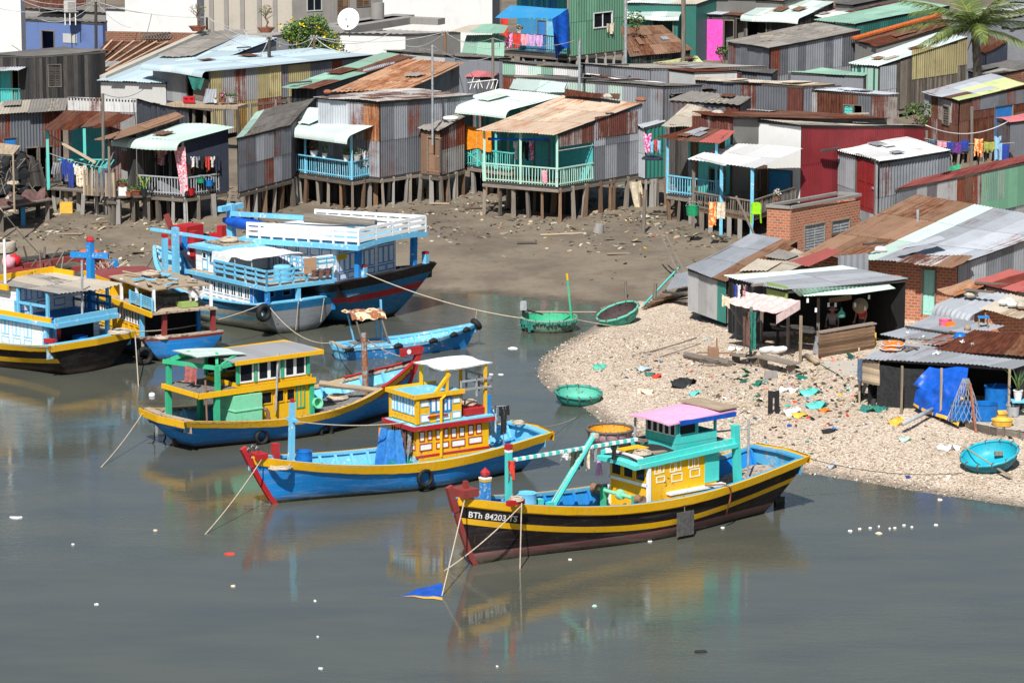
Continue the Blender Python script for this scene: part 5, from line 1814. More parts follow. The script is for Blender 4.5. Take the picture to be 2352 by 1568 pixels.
b.tube('mast','mastw',[(7.55,0,.6),(7.48,0,3.05)],[.12,.10])
b.tube('stowed_spar','woodl',[(6.2,.9,1.25),(7.6,-.9,1.1)],[.12,.09])
b.tube('aerial','steel',[(2.95,-1.15,1.0),(3.1,-1.12,3.0)],.04)
b.tube('guide_rail','rustb',[(.2,-1.1,.6),(.15,-1.1,2.4)],.035)
mb = MB()
mb.lathe([(.0,-.02),(.15,0),(.2,.1),(.2,.3),(.16,.3),(.15,.08),(0,.06)],14,M=MTr((4.7,-.9,1.0)) @ Matrix.Rotation(rad(75),4,'X'))
mb.build('winch_drum','b_mint',b.t,True,40)
b.box('hatch','b_deckg',5.2,6.3,-.5,.5,.45,.62)
b.tube('exhaust','rustb',[(2.6,-1.2,.5),(2.6,-1.2,1.0),(2.5,-1.2,1.15)],.07)
b.tube('rudder_stock','b_mar',[(-.1,0,-.4),(-.1,0,.3)],.06)
b.box('rudder','b_mar',-.5,.1,-.04,.04,-.4,.28)
b = B4
b.hull([(.12,'b_lb')],'b_mb','b_mb',.05,transom='b_lb',inner='b_lb',deck='b_lb',bd=.32,gun='b_lb',rail='b_lb',railh=.1,raildep=.03,nb=24,gw=.12)
b.box('engine_hood','b_lb',.45,1.9,-.38,.42,.2,.55)
b.box('hood_top','b_deckg',.5,1.85,-.33,.37,.55,.57)
b.box('stern_beam','woodl',-.15,0,-.66,.66,.52,.6)
for x,yy,x2 in ((.8,-.45,.45),(1.9,-.45,1.5),(.8,.4,.5),(1.75,.4,1.75)):
 b.beam('shade_post','wood' if yy < 0 else 'b_lb',(x,yy,.5),(x2,yy,1.75),.055)
mb = MB()
P = [[V((lerp(.3,1.75,j / 10),lerp(-.55,.5,i / 6),1.78 + .04 * sin_(j * 1.7 + i) - (.22 if i == 0 else 0) + RU(-.02,.02))) for j in range(11)] for i in range(7)]
mb.grid(P)
G['shadec'] = cloth('cream_stained_cloth',S(230,208,170),S(150,92,62),kind='check',ps=3)
mb.build('shade_cloth','shadec',b.t,True)
b.beam('light_post','b_lb',(2.0,.45,.4),(1.95,.45,2.1),.07)
mb = MB()
for i in range(2):
 for yy in (-.4,-.2,0,.2):
  mb.box(2.6 + i * .9,3.2 + i * .9,yy,yy + .17,.28,.31)
mb.build('floor_boards','b_lb',b.t)
b = B5
b.hull([(.34,'b_blue2'),(.22,'b_whtb'),(.16,'b_lb')],'b_whtb','b_grey',.1,transom='b_grey',tbands=[(.3,'b_blue2')],inner='b_lb',deck='b_deck',bd=.55,gun='b_lb')
b.walls('lower_cabin','b_wht',.9,5.3,1.5,.6,1.9)
for i in range(7):
 x = 1.15 + i * .48
 b.win('y',x,x + .38,1.28,1.76,1.5,1,'b_whtp','glass',fw=.05,bars=1)
 b.win('y',x,x + .38,.82,1.16,1.5,1,'b_whtp',None,'panel_frame',fw=.03)
b.win('y',.55 + .38,1.1,.75,1.8,1.51,1,'b_mb','b_mb','side_door',fw=.03,sub='door_panel')
b.box('aft_wall','b_mb',.86,.9,-1.5,1.5,.6,1.9)
for y0 in (-1.2,-.4,.4):
 b.win('x',y0,y0 + .7,.7,1.82,.86,-1,'b_mb','b_blue','door',fw=.06,sub='door_panel')
 b.win('x',y0 + .15,y0 + .55,1.35,1.65,.83,-1,'b_lb','glass',fw=.03)
b.slab('bridge_deck','b_deck',-.25,5.5,1.7,1.98,1.98,.06,.03)
mb = MB()
for yy in (-1.72,1.72):
 mb.box(-.28,5.5,yy - .03,yy + .03,1.86,2.02)
mb.box(-.31,-.25,-1.75,1.75,1.84,2.0)
mb.build('deck_fascia','b_lb',b.t)
for yy in (-1.6,1.6,.1):
 b.beam('aft_post','b_mb' if yy != .1 else 'b_lb',(-.2,yy,.75),(-.2,yy,1.9),.16)
b.rails('port_rail','b_lb',[(3.5,1.62,2.0),(-.2,1.62,2.0),(-.2,-1.62,2.0)],.62,3,5,.07)
b.rails('aft_high_rail','b_lb',[(1.0,-.4,2.55),(-.25,-.4,2.55),(-.25,-1.7,2.55)],.35,2,3,.06)
b.walls('wheelhouse','b_wht',3.7,5.4,1.25,1.98,2.95)
b.win('y',4.5,4.9,2.05,2.85,1.25,1,'b_lb','b_whtp','door',fw=.05,sub='door_panel')
b.win('y',4.55,4.85,2.5,2.78,1.28,1,'b_whtp','glass',fw=.04)
b.win('y',4.02,4.36,2.35,2.8,1.25,1,'b_lb','glass',fw=.04,bars=1)
b.slab('wheelhouse_roof','b_lb',3.4,5.75,1.42,3.02,2.98,.12,.05)
b.box('roof_planks','b_deck',3.9,5.4,-.9,.8,3.05,3.1)
G['canv'] = cloth('white_canvas',(.80,.79,.77))
mb = MB()
P = []
for i in range(9):
 u = i / 8
 yy = lerp(-1.0,1.55,u)
 P.append([V((lerp(.9,3.75,j / 8),yy,2.95 + .06 * sin_(PI * u) + .025 * sin_(j * 2.1 + i))) for j in range(9)])
P.append([p + V((0,.05,-.42 + .03 * sin_(k * 2))) if k > 4 else p + V((0,.03,-.05)) for k,p in enumerate(P[-1])])
mb.grid(P)
mb.build('canvas_canopy','canv',b.t,True,50)
for x,yy in ((1.0,1.5),(2.2,1.5),(3.5,1.5),(1.0,-.95)):
 b.tube('canopy_pole','steel',[(x,yy,2.0),(x,yy,2.95)],.03)
b.box('white_board','b_whtp',-.26,-.2,-1.6,-.6,2.5,3.0)
b.box('rusty_board','rusto',-.3,-.26,-.75,-.15,2.35,2.98)
mb = MB()
mb.lathe([(.36,0),(.36,.6),(.3,.64),(0,.64)],16,M=MTr((.6,.3,2.0)))
mb.build('water_tank','b_lb',b.t,True,40)
b.beam('bow_post','b_lb',(8.2,.4,1.2),(8.2,.4,3.3),.24)
b.beam('bow_post','b_mb',(8.6,-.3,1.2),(8.6,-.3,2.8),.2)
b.beam('bow_arm','b_lb',(9.3,.9,3.15),(6.0,-.9,2.85),.12)
b = B6
b.hull([(.32,'b_blk'),(.3,'b_blue2'),(.26,'b_red')],'b_blue2','b_blk',.15,transom='b_blue2',tbands=[(.34,'b_blk'),(.34,'b_blue2'),(.28,'b_red')],inner='b_lb',deck='b_whtp',bd=.6,gun='b_blk',stem='b_redd',stemh=.5)
b.walls('cabin','b_wht',.45,4.9,2.0,1.0,3.2)
def blueframe(y0,y1,z0,z1,face='x',at=.45,sg=-1):
 b.win(face,y0,y1,z0,z1,at,sg,'b_mb','b_whtp','panel',fw=.035,pr=.015)
for y0 in (-1.85,-.55,.75):
 w_ = .33
 for k in range(3):
  ya = y0 + k * .37
  blueframe(ya,ya + w_,2.15,2.85)
  blueframe(ya,ya + w_,1.3,1.75)
 blueframe(y0,y0 + .5,1.82,2.08)
 blueframe(y0 + .56,y0 + 1.07,1.82,2.08)
 blueframe(y0,y0 + .5,2.92,3.12)
 blueframe(y0 + .56,y0 + 1.07,2.92,3.12)
b.box('name_board','b_yel',.41,.44,1.35,1.95,2.66,2.86)
for i in range(7):
 x = .7 + i * .6
 blueframe(x,x + .5,2.75,3.08,'y',2.0,1)
 blueframe(x,x + .22,1.5,2.6,'y',2.0,1)
 blueframe(x + .28,x + .5,1.5,2.6,'y',2.0,1)
b.slab('cabin_roof','b_lb',-.95,5.3,2.35,3.42,3.2,.2,.12,8)
mb = MB()
for z in (.2,.42,.62):
 mb.beam((-.9,2.25,3.42 + z),(4.9,2.25,3.2 + z),.07,.13)
 mb.beam((-.9,-2.25,3.42 + z),(4.9,-2.25,3.2 + z),.07,.13)
 mb.beam((-.9,2.25,3.42 + z),(-.9,-2.25,3.42 + z),.07,.13)
for i in range(10):
 x = -.9 + i * .64
 for yy in (-2.25,2.25):
  mb.beam((x,yy,3.38 - .035 * (x + .9)),(x,yy,4.06 - .035 * (x + .9)),.08)
for yy in (-1.1,0,1.1):
 mb.beam((-.9,yy,3.45),(-.9,yy,4.06),.08)
mb.build('roof_railing','b_whtp',b.t)
b.slab('raised_roof','b_whtp',1.6,5.0,1.3,3.62,3.5,.3,.05)
b.tube('roof_log','wood',[(3.4,.3,3.95),(.4,-.6,3.85)],[.2,.17],10)
for yy in (-2.0,1.75):
 b.beam('aft_post','b_mb',(-.45,yy,1.8),(-.5,yy,3.3),.22)
for yy in (1.55,-2.65):
 p_ = b.beam('bollard','b_lb',(-.6,yy,1.7),(-.6,yy,2.42),.22)
 b.box('cap','b_red',-.71,-.49,yy - .11,yy + .11,2.42,2.52,p_)
m_ = b.beam('mast','b_lb',(7.6,0,1.4),(7.6,0,4.15),.28)
b.beam('crosstree','b_lb',(7.6,-.7,4.0),(7.6,.75,4.0),.22,parent=m_)
b.beam('boom','b_lb',(7.5,.1,3.75),(2.9,.2,3.95),.18)
b.beam('fore_post','b_mb',(6.4,-.4,1.5),(6.4,-.4,2.9),.24)
mb = MB()
P = []
for i in range(15):
 u = i / 14
 c_ = V((lerp(7.9,3.6,u),.15 + .1 * sin_(i),lerp(3.45,3.5,u) - .1 * sin_(PI * u)))
 rr = .1 + .12 * sin_(PI * min(1,u * 1.6)) + RU(-.02,.02)
 P.append([c_ + V((0,rr * cos_(k * PI / 4),rr * 1.2 * sin_(k * PI / 4))) for k in range(9)])
mb.grid(P)
mb.build('furled_tarp','bluet',b.t,True)
mb = MB()
mb.box(9.6,10.4,-.55,.55,2.35,3.05)
mb.box(8.7,9.6,-1.2,-.95,2.35,2.62)
mb.box(8.7,10.2,.95,1.2,2.3,2.55)
mb.build('bow_bitts','b_red',b.t)
for yy in (-.9,.9):
 b.beam('bow_bollard','b_red',(8.9,yy,1.8),(8.9,yy,3.0),.28)
b = B7
b.hull([(.1,'b_redd')],'b_blue2','b_mar',.14,transom='b_blue',inner='b_lb',deck='b_deckg',bd=.4,gun='b_deck',stem='b_red',stemh=.3)
b.walls('lower_cabin','b_yel',1.1,6.3,1.2,.5,1.85)
for i in range(9):
 x = 1.25 + i * .55
 b.win('y',x,x + .2,1.22,1.7,1.2,1,'b_whtp','glass',fw=.025)
 b.win('y',x + .25,x + .45,1.22,1.7,1.2,1,'b_whtp','glass',fw=.025)
 b.win('y',x,x + .45,.8,1.15,1.2,1,'b_yel',None,'panel_frame',fw=.03)
b.box('aft_shade_panel','dark',1.03,1.09,-1.1,1.05,.6,1.8)  # near-black panel painting the shade of the open aft end
b.beam('corner_post','b_lb',(1.08,1.2,.5),(1.08,1.2,1.85),.16)
b.slab('bridge_deck','b_deck',-.3,6.5,1.38,1.95,1.98,.08,.03)
b.box('yellow_fascia','b_yel',-.3,6.5,1.36,1.44,1.8,2.0)
for yy in (.75,-1.3):
 b.beam('aft_post','b_redd',(.02,yy,.6),(-.05,yy,1.9),.17)
b.beam('aft_post','b_mb',(.9,-1.1,.6),(.9,-1.1,1.9),.15)
b.walls('upper_cabin','b_yel',4.0,6.35,1.2,1.98,2.58)
for i in range(3):
 b.win('y',4.2 + i * .7,4.65 + i * .7,2.1,2.46,1.2,1,'b_whtp','glass',fw=.03,bars=1)
b.slab('clutter_roof','woodl',-.1,4.0,1.3,2.82,2.78,.05,.05)
b.slab('upper_roof','b_redd',3.9,6.5,1.3,2.66,2.62,.08,.04)
b.box('roof_edge','b_yel',3.9,6.5,1.24,1.34,2.48,2.64)
for i in range(16):
 x,yy = RU(.2,3.2),RU(-1.0,1.0)
 a = RU(0,3)
 l = RU(.4,1.2)
 b.beam('roof_board','b_deck' if i % 3 else 'b_lb',(x,yy,2.9 + .02 * i / 4),(x + l * cos_(a),max(-1.2,min(1.2,yy + .6 * l * sin_(a))),2.91 + .02 * i / 4),RU(.08,.3),.04)
b.tube('roof_pole','woodl',[(3.5,.9,3.0),(-.4,-.6,2.75)],.045)
for x,yy in ((-.1,1.2),(-.1,-1.2),(1.5,1.2),(1.6,-1.2),(3.0,1.2)):
 b.beam('roof_post','b_whtp',(x,yy,1.98),(x,yy,2.82),.1)
mb = MB()
for i in range(6):
 mb.beam((-.25,1.3,2.08 + i * .08),(1.9,1.3,2.08 + i * .08),.03,.05)
for x in (-.2,.85,1.9):
 mb.beam((x,1.32,2.0),(x,1.32,2.55),.06)
mb.build('slatted_screen','b_lb',b.t)
b.box('green_basket','limeb',.0,.55,-.7,.0,2.0,2.2)
b.box('grey_basin','b_deckg',.9,1.7,-.9,.3,2.0,2.3)
p_ = b.beam('bow_mast','b_lb',(5.35,-1.7,1.0),(5.3,-1.7,3.9),.2)
b.box('cap','b_red',5.2,5.4,-1.8,-1.6,3.9,4.05,p_)
b.beam('bow_bitt','b_mb',(6.9,-.2,1.6),(6.9,-.2,2.9),.22)
mb = MB()
mb.box(8.6,9.3,-.5,.5,2.55,2.9)
mb.box(8.3,8.5,-1.0,1.0,2.3,2.5)
mb.build('bow_head','b_redd',b.t)
mb = MB()
mb.lathe([(.5,0),(.42,.12),(.3,.18),(0,.2)],10,M=MTr((8.8,.1,2.9)))
mb.build('orange_cover','orangetile',b.t)
b = B8
b.hull([(.2,'b_yel'),(.32,'b_blk'),(.2,'b_yel')],'b_blk','b_mar',.2,transom='b_blk',tbands=[(.2,'b_yel')],inner='b_lb',deck='b_deckg',bd=.5,gun='b_lb',rail='b_yel',railh=.2)
b.walls('lower_cabin','b_wht',.75,6.0,1.7,.65,1.95)
for x in (1.35,2.0,2.65,3.3):
 for k in (0,.24):
  b.win('y',x + k,x + k + .2,1.3,1.85,1.7,1,'b_lb','b_whtp','panel',fw=.03,pr=.015)
 b.win('y',x,x + .44,.95,1.22,1.7,1,'b_lb','b_whtp','panel',fw=.03,pr=.015)
b.box('aft_shade_panel','dark',.70,.75,-1.3,1.1,.7,1.85)  # flat dark panel standing in for the shade inside the open cabin
b.box('aft_board','b_lb',.68,.76,1.1,1.7,.6,1.9)
for yy in (1.66,1.15,-1.5):
 b.beam('aft_post','b_lb',(.55 if yy != -1.5 else .1,yy,.7),(.55 if yy != -1.5 else .1,yy,1.95),.15)
b.slab('bridge_deck','b_mb',-.15,6.2,1.85,2.06,2.04,.08,.02)
mb = MB()
for yy in (-1.88,1.88):
 mb.box(-.1,6.2,yy - .03,yy + .03,1.9,2.06)
mb.box(-.2,-.12,-1.9,1.9,1.88,2.06)
mb.build('blue_fascia','b_lb',b.t)
b.box('yellow_coaming','b_yel',.1,6.2,1.8,1.87,2.06,2.24)
b.box('aft_coaming','b_lb',-.16,-.08,-1.85,1.85,2.06,2.26)
b.rails('upper_rail','b_lb',[(2.2,1.75,2.08),(.4,1.75,2.08)],.55,1,2,.08)
b.rails('far_rail','b_blue2',[(.1,-1.7,2.08),(2.2,-1.7,2.08)],.6,2,3,.08)
b.walls('upper_cabin','b_wht',2.2,3.3,1.7,2.06,3.15)
for y0 in (-1.2,-.2,.8):
 for k in (0,.36):
  b.win('x',y0 + k,y0 + k + .3,2.6,3.1,2.2,-1,'b_mb','b_whtp','panel',fw=.035,pr=.015)
 b.win('x',y0,y0 + .66,2.2,2.5,2.2,-1,'b_mb','b_whtp','panel',fw=.035,pr=.015)
mb = MB()
sheet(mb,(-.4,1.9,3.18),(-.4,-1.9,3.18),(3.5,-1.9,3.24),(3.5,1.9,3.24),(0,1),.22,rust=.4)
mb.build('roof',['tan','fibre'],b.t)
for x,yy in ((.35,1.75),(.3,-1.75),(2.0,1.78)):
 b.beam('roof_post','b_lb',(x,yy,2.06),(x,yy,3.2),.11)
b.box('roof_edge_board','b_yel',2.4,3.6,-2.0,-1.9,3.2,3.4)
b.box('roof_edge_board','b_yel',2.4,3.6,1.9,2.0,3.05,3.25)
b.box('roof_front_board','b_yel',3.5,3.6,-2.0,2.0,3.2,3.45)
b.tube('aerial_mast','steel',[(-.1,.2,2.1),(-.15,.2,4.3)],.05)
b.tube('white_mast','b_whtp',[(3.0,1.5,3.2),(3.0,1.5,4.9)],.06)
m_ = b.beam('mast','b_mb',(1.45,-2.0,2.0),(1.45,-2.0,4.62),.26)
mb = MB()
mb.lathe([(.15,0),(.17,.08),(.1,.2),(0,.24)],8,M=MTr((1.45,-2.0,4.62)))
mb.build('mast_top','b_red',m_)
b.beam('crosstree','b_mb',(2.2,-1.6,4.1),(.8,-2.4,4.1),.2,parent=m_)
b.box('flood_lamp','pvc',-.2,.0,.35,.75,3.0,3.12)
b.box('bow_cleat','b_red',.1,.6,1.5,1.7,1.25,1.42)
for o in b.t.children_recursive:
 if o.type == 'MESH' and o.name.split('.')[0] not in ('hull','transom','gunwale','bulwark','deck','stern_cap','rub_rail','stern_rail','bow_cleat'):
  for v in o.data.vertices:
   v.co.y = v.co.y * .84 + .2
def coracle(label,loc,r,h,out,inn,rim,tilt=(0,0),rot=0,sy=.92,name='coracle',water=False,fabric=False):
 t = thing(name,label,'coracle',loc)
 M = MTr(V(loc)) @ Matrix.Rotation(rad(tilt[0]),4,'X') @ Matrix.Rotation(rad(tilt[1]),4,'Y') @ Matrix.Rotation(rad(rot),4,'Z')
 pr = [(0,0),(r * .45,.015),(r * .75,h * .16),(r * .93,h * .5),(r * .99,h * .85),(r,h)]
 mb = MB()
 mb.lathe(pr,36,M=M,sy=sy)
 mb.build('hull',out,t,True,60)
 mb = MB()
 mb.lathe([(r * .97,h),(r * .93,h * .8),(r * .86,h * .5),(r * .68,h * .2),(r * .4,.07),(0,.06)],36,M=M,sy=sy)
 mb.build('lining',inn,t,True,60)
 mb = MB()
 mb.tube([M @ V(((r + .0) * cos_(a * PI / 18),(r + .0) * sy * sin_(a * PI / 18),h + .01 * sin_(a * 2.3))) for a in range(37)],.05,8)
 mb.build('rim',rim,t,True)
 mb = MB()
 for a in range(0,36,3):
  c,s_ = cos_(a * PI / 18),sin_(a * PI / 18)
  mb.beam(M @ V((r * c * 1.0,r * s_ * sy,h - .09)),M @ V((r * c * 1.0,r * s_ * sy,h + .07)),.03,.13)
 mb.build('rim_lashing','roped' if not fabric else 'netg',t)
 return t,M
def scl(px,py):
 return FL * 0 + (py + 690) / HC
c = Z(1327,926,0)
coracle('turquoise round coracle lying at the tip of the shell bank',c + V((0,0,-.06)),.83,.48,'c_teal','c_in','c_teal',(7,3))
c = Z(1400,1012,0)
coracle('round coracle with yellow inside and patchy grey outside behind the black boat',c + V((0,0,-.12)),.80,.55,'c_gryp','c_yel','roped',(2,1),20)
c = Gp(1427,742)
ct,cM = coracle('teal round coracle tilted on the shell bank showing its tarred inside',c + V((0,0,.02)),.88,.52,'c_teal','c_dk','c_in',(12,-19),0)
c = Gp(2278,1072)
ct5,cM5 = coracle('bright blue round coracle leaning on the shells with a paddle across it',c + V((0,0,.0)),.93,.5,'c_blue','c_bluein','c_bluein',(14,-12))
c = Z(1262,757,0)
ct6,cM6 = coracle('green grey coracle afloat with an outboard motor and netting round its rim',c + V((0,0,-.2)),1.12,.72,'c_grn','greendoor','c_grn',(2,0),0,.9,fabric=True)
mb = MB()
for i in range(26):
 a = PI + i * PI / 25
 p = cM6 @ V((1.13 * cos_(a),1.02 * sin_(a),.72))
 mb.beam(p,p + V((RU(-.03,.03),-.04,-RU(.1,.5) if i < 8 else -RU(.06,.16))),.13,.05)
mb.build('hanging_netting','netg',ct6)
m0 = cM6 @ V((-1.05,.1,.75))
mb = MB()
mb.box(m0.x - .13,m0.x + .13,m0.y - .15,m0.y + .15,m0.z + .25,m0.z + .55)
mb.box(m0.x - .10,m0.x + .10,m0.y - .12,m0.y + .12,m0.z + .55,m0.z + .6)
mb.build('outboard_motor','pvc',ct6)
mb = MB()
mb.box(m0.x - .06,m0.x + .06,m0.y - .08,m0.y + .08,m0.z - .8,m0.z + .25)
mb.beam(m0 + V((.1,0,.25)),m0 + V((.8,0,.05)),.05)
mb.build('motor_leg','black',ct6)
mb = MB()
mb.beam(cM6 @ V((.9,.2,.5)),cM6 @ V((.72,.25,2.2)),.07,m=0)
mb.build('green_pole','b_green',ct6)
mb = MB()
mb.beam(cM6 @ V((.72,.25,2.2)),cM6 @ V((.69,.25,2.45)),.075)
mb.build('pole_tip','b_yel',ct6)
mb = MB()
mb.tube([cM6 @ V((-.7,.3,.86)),cM6 @ V((1.9,.5,.82))],.03,6)
mb.build('long_oar','woodl',ct6)
c = Gp(4,578)
mb = MB()
M = MTr(c)
mb.lathe([(.45,.5),(.62,.45),(.66,.3),(.62,.02),(.5,0)],24,M=M)
solo(mb,'tyre','pale muddy tyre lying on the mud at the left edge of the flat','tyre','stone',c,True,None,50)
B4.tyre = []
def nrm2(p,q):
 d = V((q.x - p.x,q.y - p.y,0)).normalized()
 n = V((d.y,-d.x,0))
 return -n if n.y > 0 else n
def hang(name,label,cat,p,q,drop,mat,group=None,shape='sheet',folds=3,depth=.06,slant=0.0,taper=1.0):
 """cloth hanging from p-q: wavy folds, uneven hem; shape cuts it to a shirt, trousers or a sheet"""
 p,q = V(p),V(q)
 n = nrm2(p,q)
 e = q - p
 mb = MB()
 nu,nv = 16,12
 ph = RU(0,6)
 P = []
 for j in range(nv + 1):
  v = j / nv
  row = []
  for i in range(nu + 1):
   u = i / nu
   uu = .5 + (u - .5) * lerp(1,taper,v)
   d_ = drop * (1 + .06 * sin_(u * 7 + ph)) * v
   off = depth * (.3 + .7 * v) * sin_(u * folds * 2 * PI + ph + v * .8) + .02 * RU(-1,1)
   row.append(p + e * (uu + slant * v) + V((0,0,-d_ - .04 * sin_(PI * u) * (1 - v))) + n * off)
  P.append(row)
 def skip(j,i):
  u,v = (i + .5) / nu,(j + .5) / nv
  if shape == 'trousers':
   return v > .35 and abs(u - .5) < .09
  if shape == 'shirt':
   return (v > .34 and abs(u - .5) > .31) or (v < .1 and abs(u - .5) < .12)
  if shape == 'rag':
   return v > .75 and sin_(u * 17 + ph) > .1
  return False
 mb.grid(P,skip=skip)
 return solo(mb,name,label,cat,mat,(p + q) / 2,True,group)
def leaves(mb,c,rx,ry,rz,n,size,cols,m=0,shell=.5,long=1.6,droop=0.0):
 for _ in range(n):
  while True:
   d = V((RU(-1,1),RU(-1,1),RU(-1,1)))
   if shell ** 2 < d.length_squared < 1 or d.length_squared < 1 and R.random() < .4:
    break
  p = V(c) + V((d.x * rx,d.y * ry,d.z * rz))
  a = V((RU(-1,1),RU(-1,1),RU(-.6,.8) - droop)).normalized()
  b = a.cross(V((RU(-1,1),RU(-1,1),RU(-1,1)))).normalized()
  s_ = size * RU(.6,1.3)
  cc = R.choice(cols)
  k = RU(.6,1.25)
  cc = tuple(x * k for x in cc)
  mb.face([p,p + a * s_ * long * .5 + b * s_ * .4,p + a * s_ * long,p + a * s_ * long * .5 - b * s_ * .4],m,None,cc)
GREENS = [(.07,.16,.03),(.10,.20,.04),(.04,.10,.025),(.14,.22,.05)]
def potplant(label,loc,r,h,mat,kind='bush',fh=.35,cols=None,cat='potted plant',group=None):
 t = thing('potted_plant',label,cat,loc,group=group)
 loc = V(loc)
 mb = MB()
 mb.lathe([(0,0),(r * .7,0),(r * .85,h * .4),(r,h * .9),(r * 1.08,h * .92),(r * 1.08,h),(r * .9,h),(r * .85,h * .85),(0,h * .85)],16,M=MTr(loc))
 mb.build('pot',mat,t,True,40)
 mb = MB()
 top = loc + V((0,0,h * .85))
 if kind == 'spiky':
  for i in range(12):
   a = i * 2.4
   l = fh * RU(.8,1.2)
   d = V((cos_(a) * .45,sin_(a) * .45,1)).normalized()
   p1,p2 = top + d * l * .6,top + d * l + V((cos_(a) * .15 * l,sin_(a) * .15 * l,-.1 * l))
   sd_ = V((-sin_(a),cos_(a),0)) * .035
   c = R.choice(GREENS[2:] + [(.2,.3,.05)])
   mb.face([top - sd_,top + sd_,p1 + sd_,p1 - sd_],0,None,c)
   mb.face([p1 - sd_,p1 + sd_,p2],0,None,c)
 elif kind == 'palm':
  for i in range(9):
   a = i * 2.4
   tip = top + V((cos_(a) * fh * .7,sin_(a) * fh * .7,fh * RU(.5,1.1)))
   mid = (top + tip) / 2 + V((0,0,fh * .25))
   sd_ = V((-sin_(a),cos_(a),0)) * .06
   c = R.choice([(.16,.30,.04),(.22,.36,.06)])
   mb.face([top,mid + sd_,tip,mid - sd_],0,None,c)
 else:
  leaves(mb,top + V((0,0,fh * .5)),r * 1.25,r * 1.25,fh * .55,150,.07,cols or GREENS,shell=.2)
  for i in range(5):
   mb.tube([top,top + V((RU(-.1,.1),RU(-.1,.1),fh * .6))],.012,4,c=(.1,.07,.04))
 mb.build('foliage','leaf',t)
 return t
def bucket(label,loc,r,h,mat,cat='bucket',name='bucket',flare=1.15,handle=True,group=None,wall=True):
 t = thing(name,label,cat,loc,group=group)
 loc = V(loc)
 mb = MB()
 mb.lathe([(0,0),(r,0),(r * flare,h),(r * flare * 1.05,h),(r * flare * .96,h - .01),(r * .95,.03),(0,.03)],18,M=MTr(loc))
 mb.build('body',mat,t,True,40)
 if handle:
  mb = MB()
  mb.tube([loc + V((r * flare * cos_(a * PI / 8),0,h + r * .8 * sin_(a * PI / 8))) for a in range(9)],.012,4)
  mb.build('handle','steel',t)
 return t
def bpt(b,x,y,z):
 return b.w(x,y,z)
def near_tyre(b,px,py,side,label,r=.3):
 x = b.qy(px,py,side * b.B).x
 for _ in range(4):
  z = b.qy(px,py,side * b.B).z
  q = b.hp(b.tx(x,max(z,.1)),max(z,.1),side)
  p = b.qy(px,py,q.y)
  x,z = p.x,p.z
 q = b.hp(b.tx(x,max(z,.1)),max(z,.1),side)
 return tyre(label,b.w(q.x,q.y + side * .1,z),b.ex,b.ey * side,r,.085)
near_tyre(B3,600,1003,-1,'tyre fender hanging amidships on the green posted blue boat, the one nearer its stern')
near_tyre(B3,748,990,-1,'tyre fender on the green posted blue boat beside the mint winch drum')
near_tyre(B2,973,1096,1,'thin tyre hoop hanging below the exhaust pipe of the checkered cabin boat',.33)
tyre('large tyre fender hanging at the corner of the grey sterned boat',B5.w(-.5,2.0,1.05),-B5.ey + B5.ex * .15,-B5.ex,.42,.15)
tyre('wet tyre hanging between the yellow cabin boat and the black boat',B7.w(-.35,1.75,.35),-B7.ey,-B7.ex,.4,.13)
for i,(u,lab) in enumerate(((.04,'at the stern'),(.38,'amidships'),(.64,'forward of amidships'),(.80,'near the bow'),(.9,'next to the bow tyre'))):
 q = B4.hp(u,B4.sheer(u),-1)
 mb = MB()
 q2 = B4.hp(min(1,u + .03),B4.sheer(u),-1)
 tg = (q2 - q).normalized()
 pts = [B4.w(*(q + tg * .17 * k + V((0,-.06,.0 - .05 * abs(k))))) for k in (-1,-.5,0,.5,1)]
 mb.tube(pts,[.07,.1,.11,.1,.07],8)
 solo(mb,'tyre','cut piece of black tyre on the small boat gunwale ' + lab,'tyre','black',pts[2],True,'tyre pieces round the small boat')
tyre('black tyre wrapped round the bow of the small open boat',B4.w(5.85,0,.9),B4.ey,B4.ex + V((0,0,.8)),.3,.12)
q = B1.w(9.15,.0,.98)
barrel('pale blue drum standing behind the mast of the black boat',q,.31,.9,'b_lb')
barrel('blue plastic barrel standing by the mast of the checkered cabin boat',B2.w(8.02,.02,.75),.26,.82,'bluepl')
barrel('dark blue barrel on the stern deck of the black boat at the left edge',B8.w(.25,.2,.6),.3,.75,'bluepl')
barrel('blue barrel lying on its side near the net heap on the stern deck',B8.w(.1,-.75,.6),.28,.5,'bluepl')
ropepile('heap of pale rope on the bow deck of the checkered cabin boat',B2.w(9.1,.35,1.15),.4,8)
ropepile('loop of pale rope on the foredeck beside the blue barrel',B2.w(7.1,.35,.62),.4,5)
ropepile('coil of rope tied on the red cleat of the black boat',B1.w(10.2,.85,1.9),.22,7)
ropepile('heap of rope on the foredeck of the green posted boat below the stowed spar',B3.w(6.6,.4,.7),.4,9)
ropepile('tangled rope heap on the yellow stern rail of the boat at the left edge',B8.w(-.3,-1.3,1.28),.45,10)
ropepile('dark net and rope heap on the stern deck of the boat at the left edge',B8.w(.05,.75,.8),.42,10,'net')
ropepile('rope wound in a heap on the yellow cabin boat beside its red post',B7.w(-.1,.9,.85),.3,8)
sagrope('mooring rope from the bollard of the big blue boat to the green coracle',B6.w(-.6,1.55,2.2),cM6 @ V((-1.0,-.4,.74)),.25,.026)
sagrope('rope from the green coracle up to the pile of timber on the shells',cM6 @ V((1.0,-.4,.72)),Gp(1690,772),.15,.015)
sagrope('anchor rope running from the red stem of the checkered cabin boat into the water',B2.w(9.75,.3,1.55),Z(470,1228,-.02),.1,.02)
sagrope('rope from the stern tip of the green posted boat into the water',B3.w(-.8,1.3,1.1),Z(231,1074,-.02),.1,.02)
sagrope('rope hanging from the black boat bow straight down to the floating blue cloth',B1.w(11.7,.3,2.1),Z(1014,1372,-.02),.02,.022)
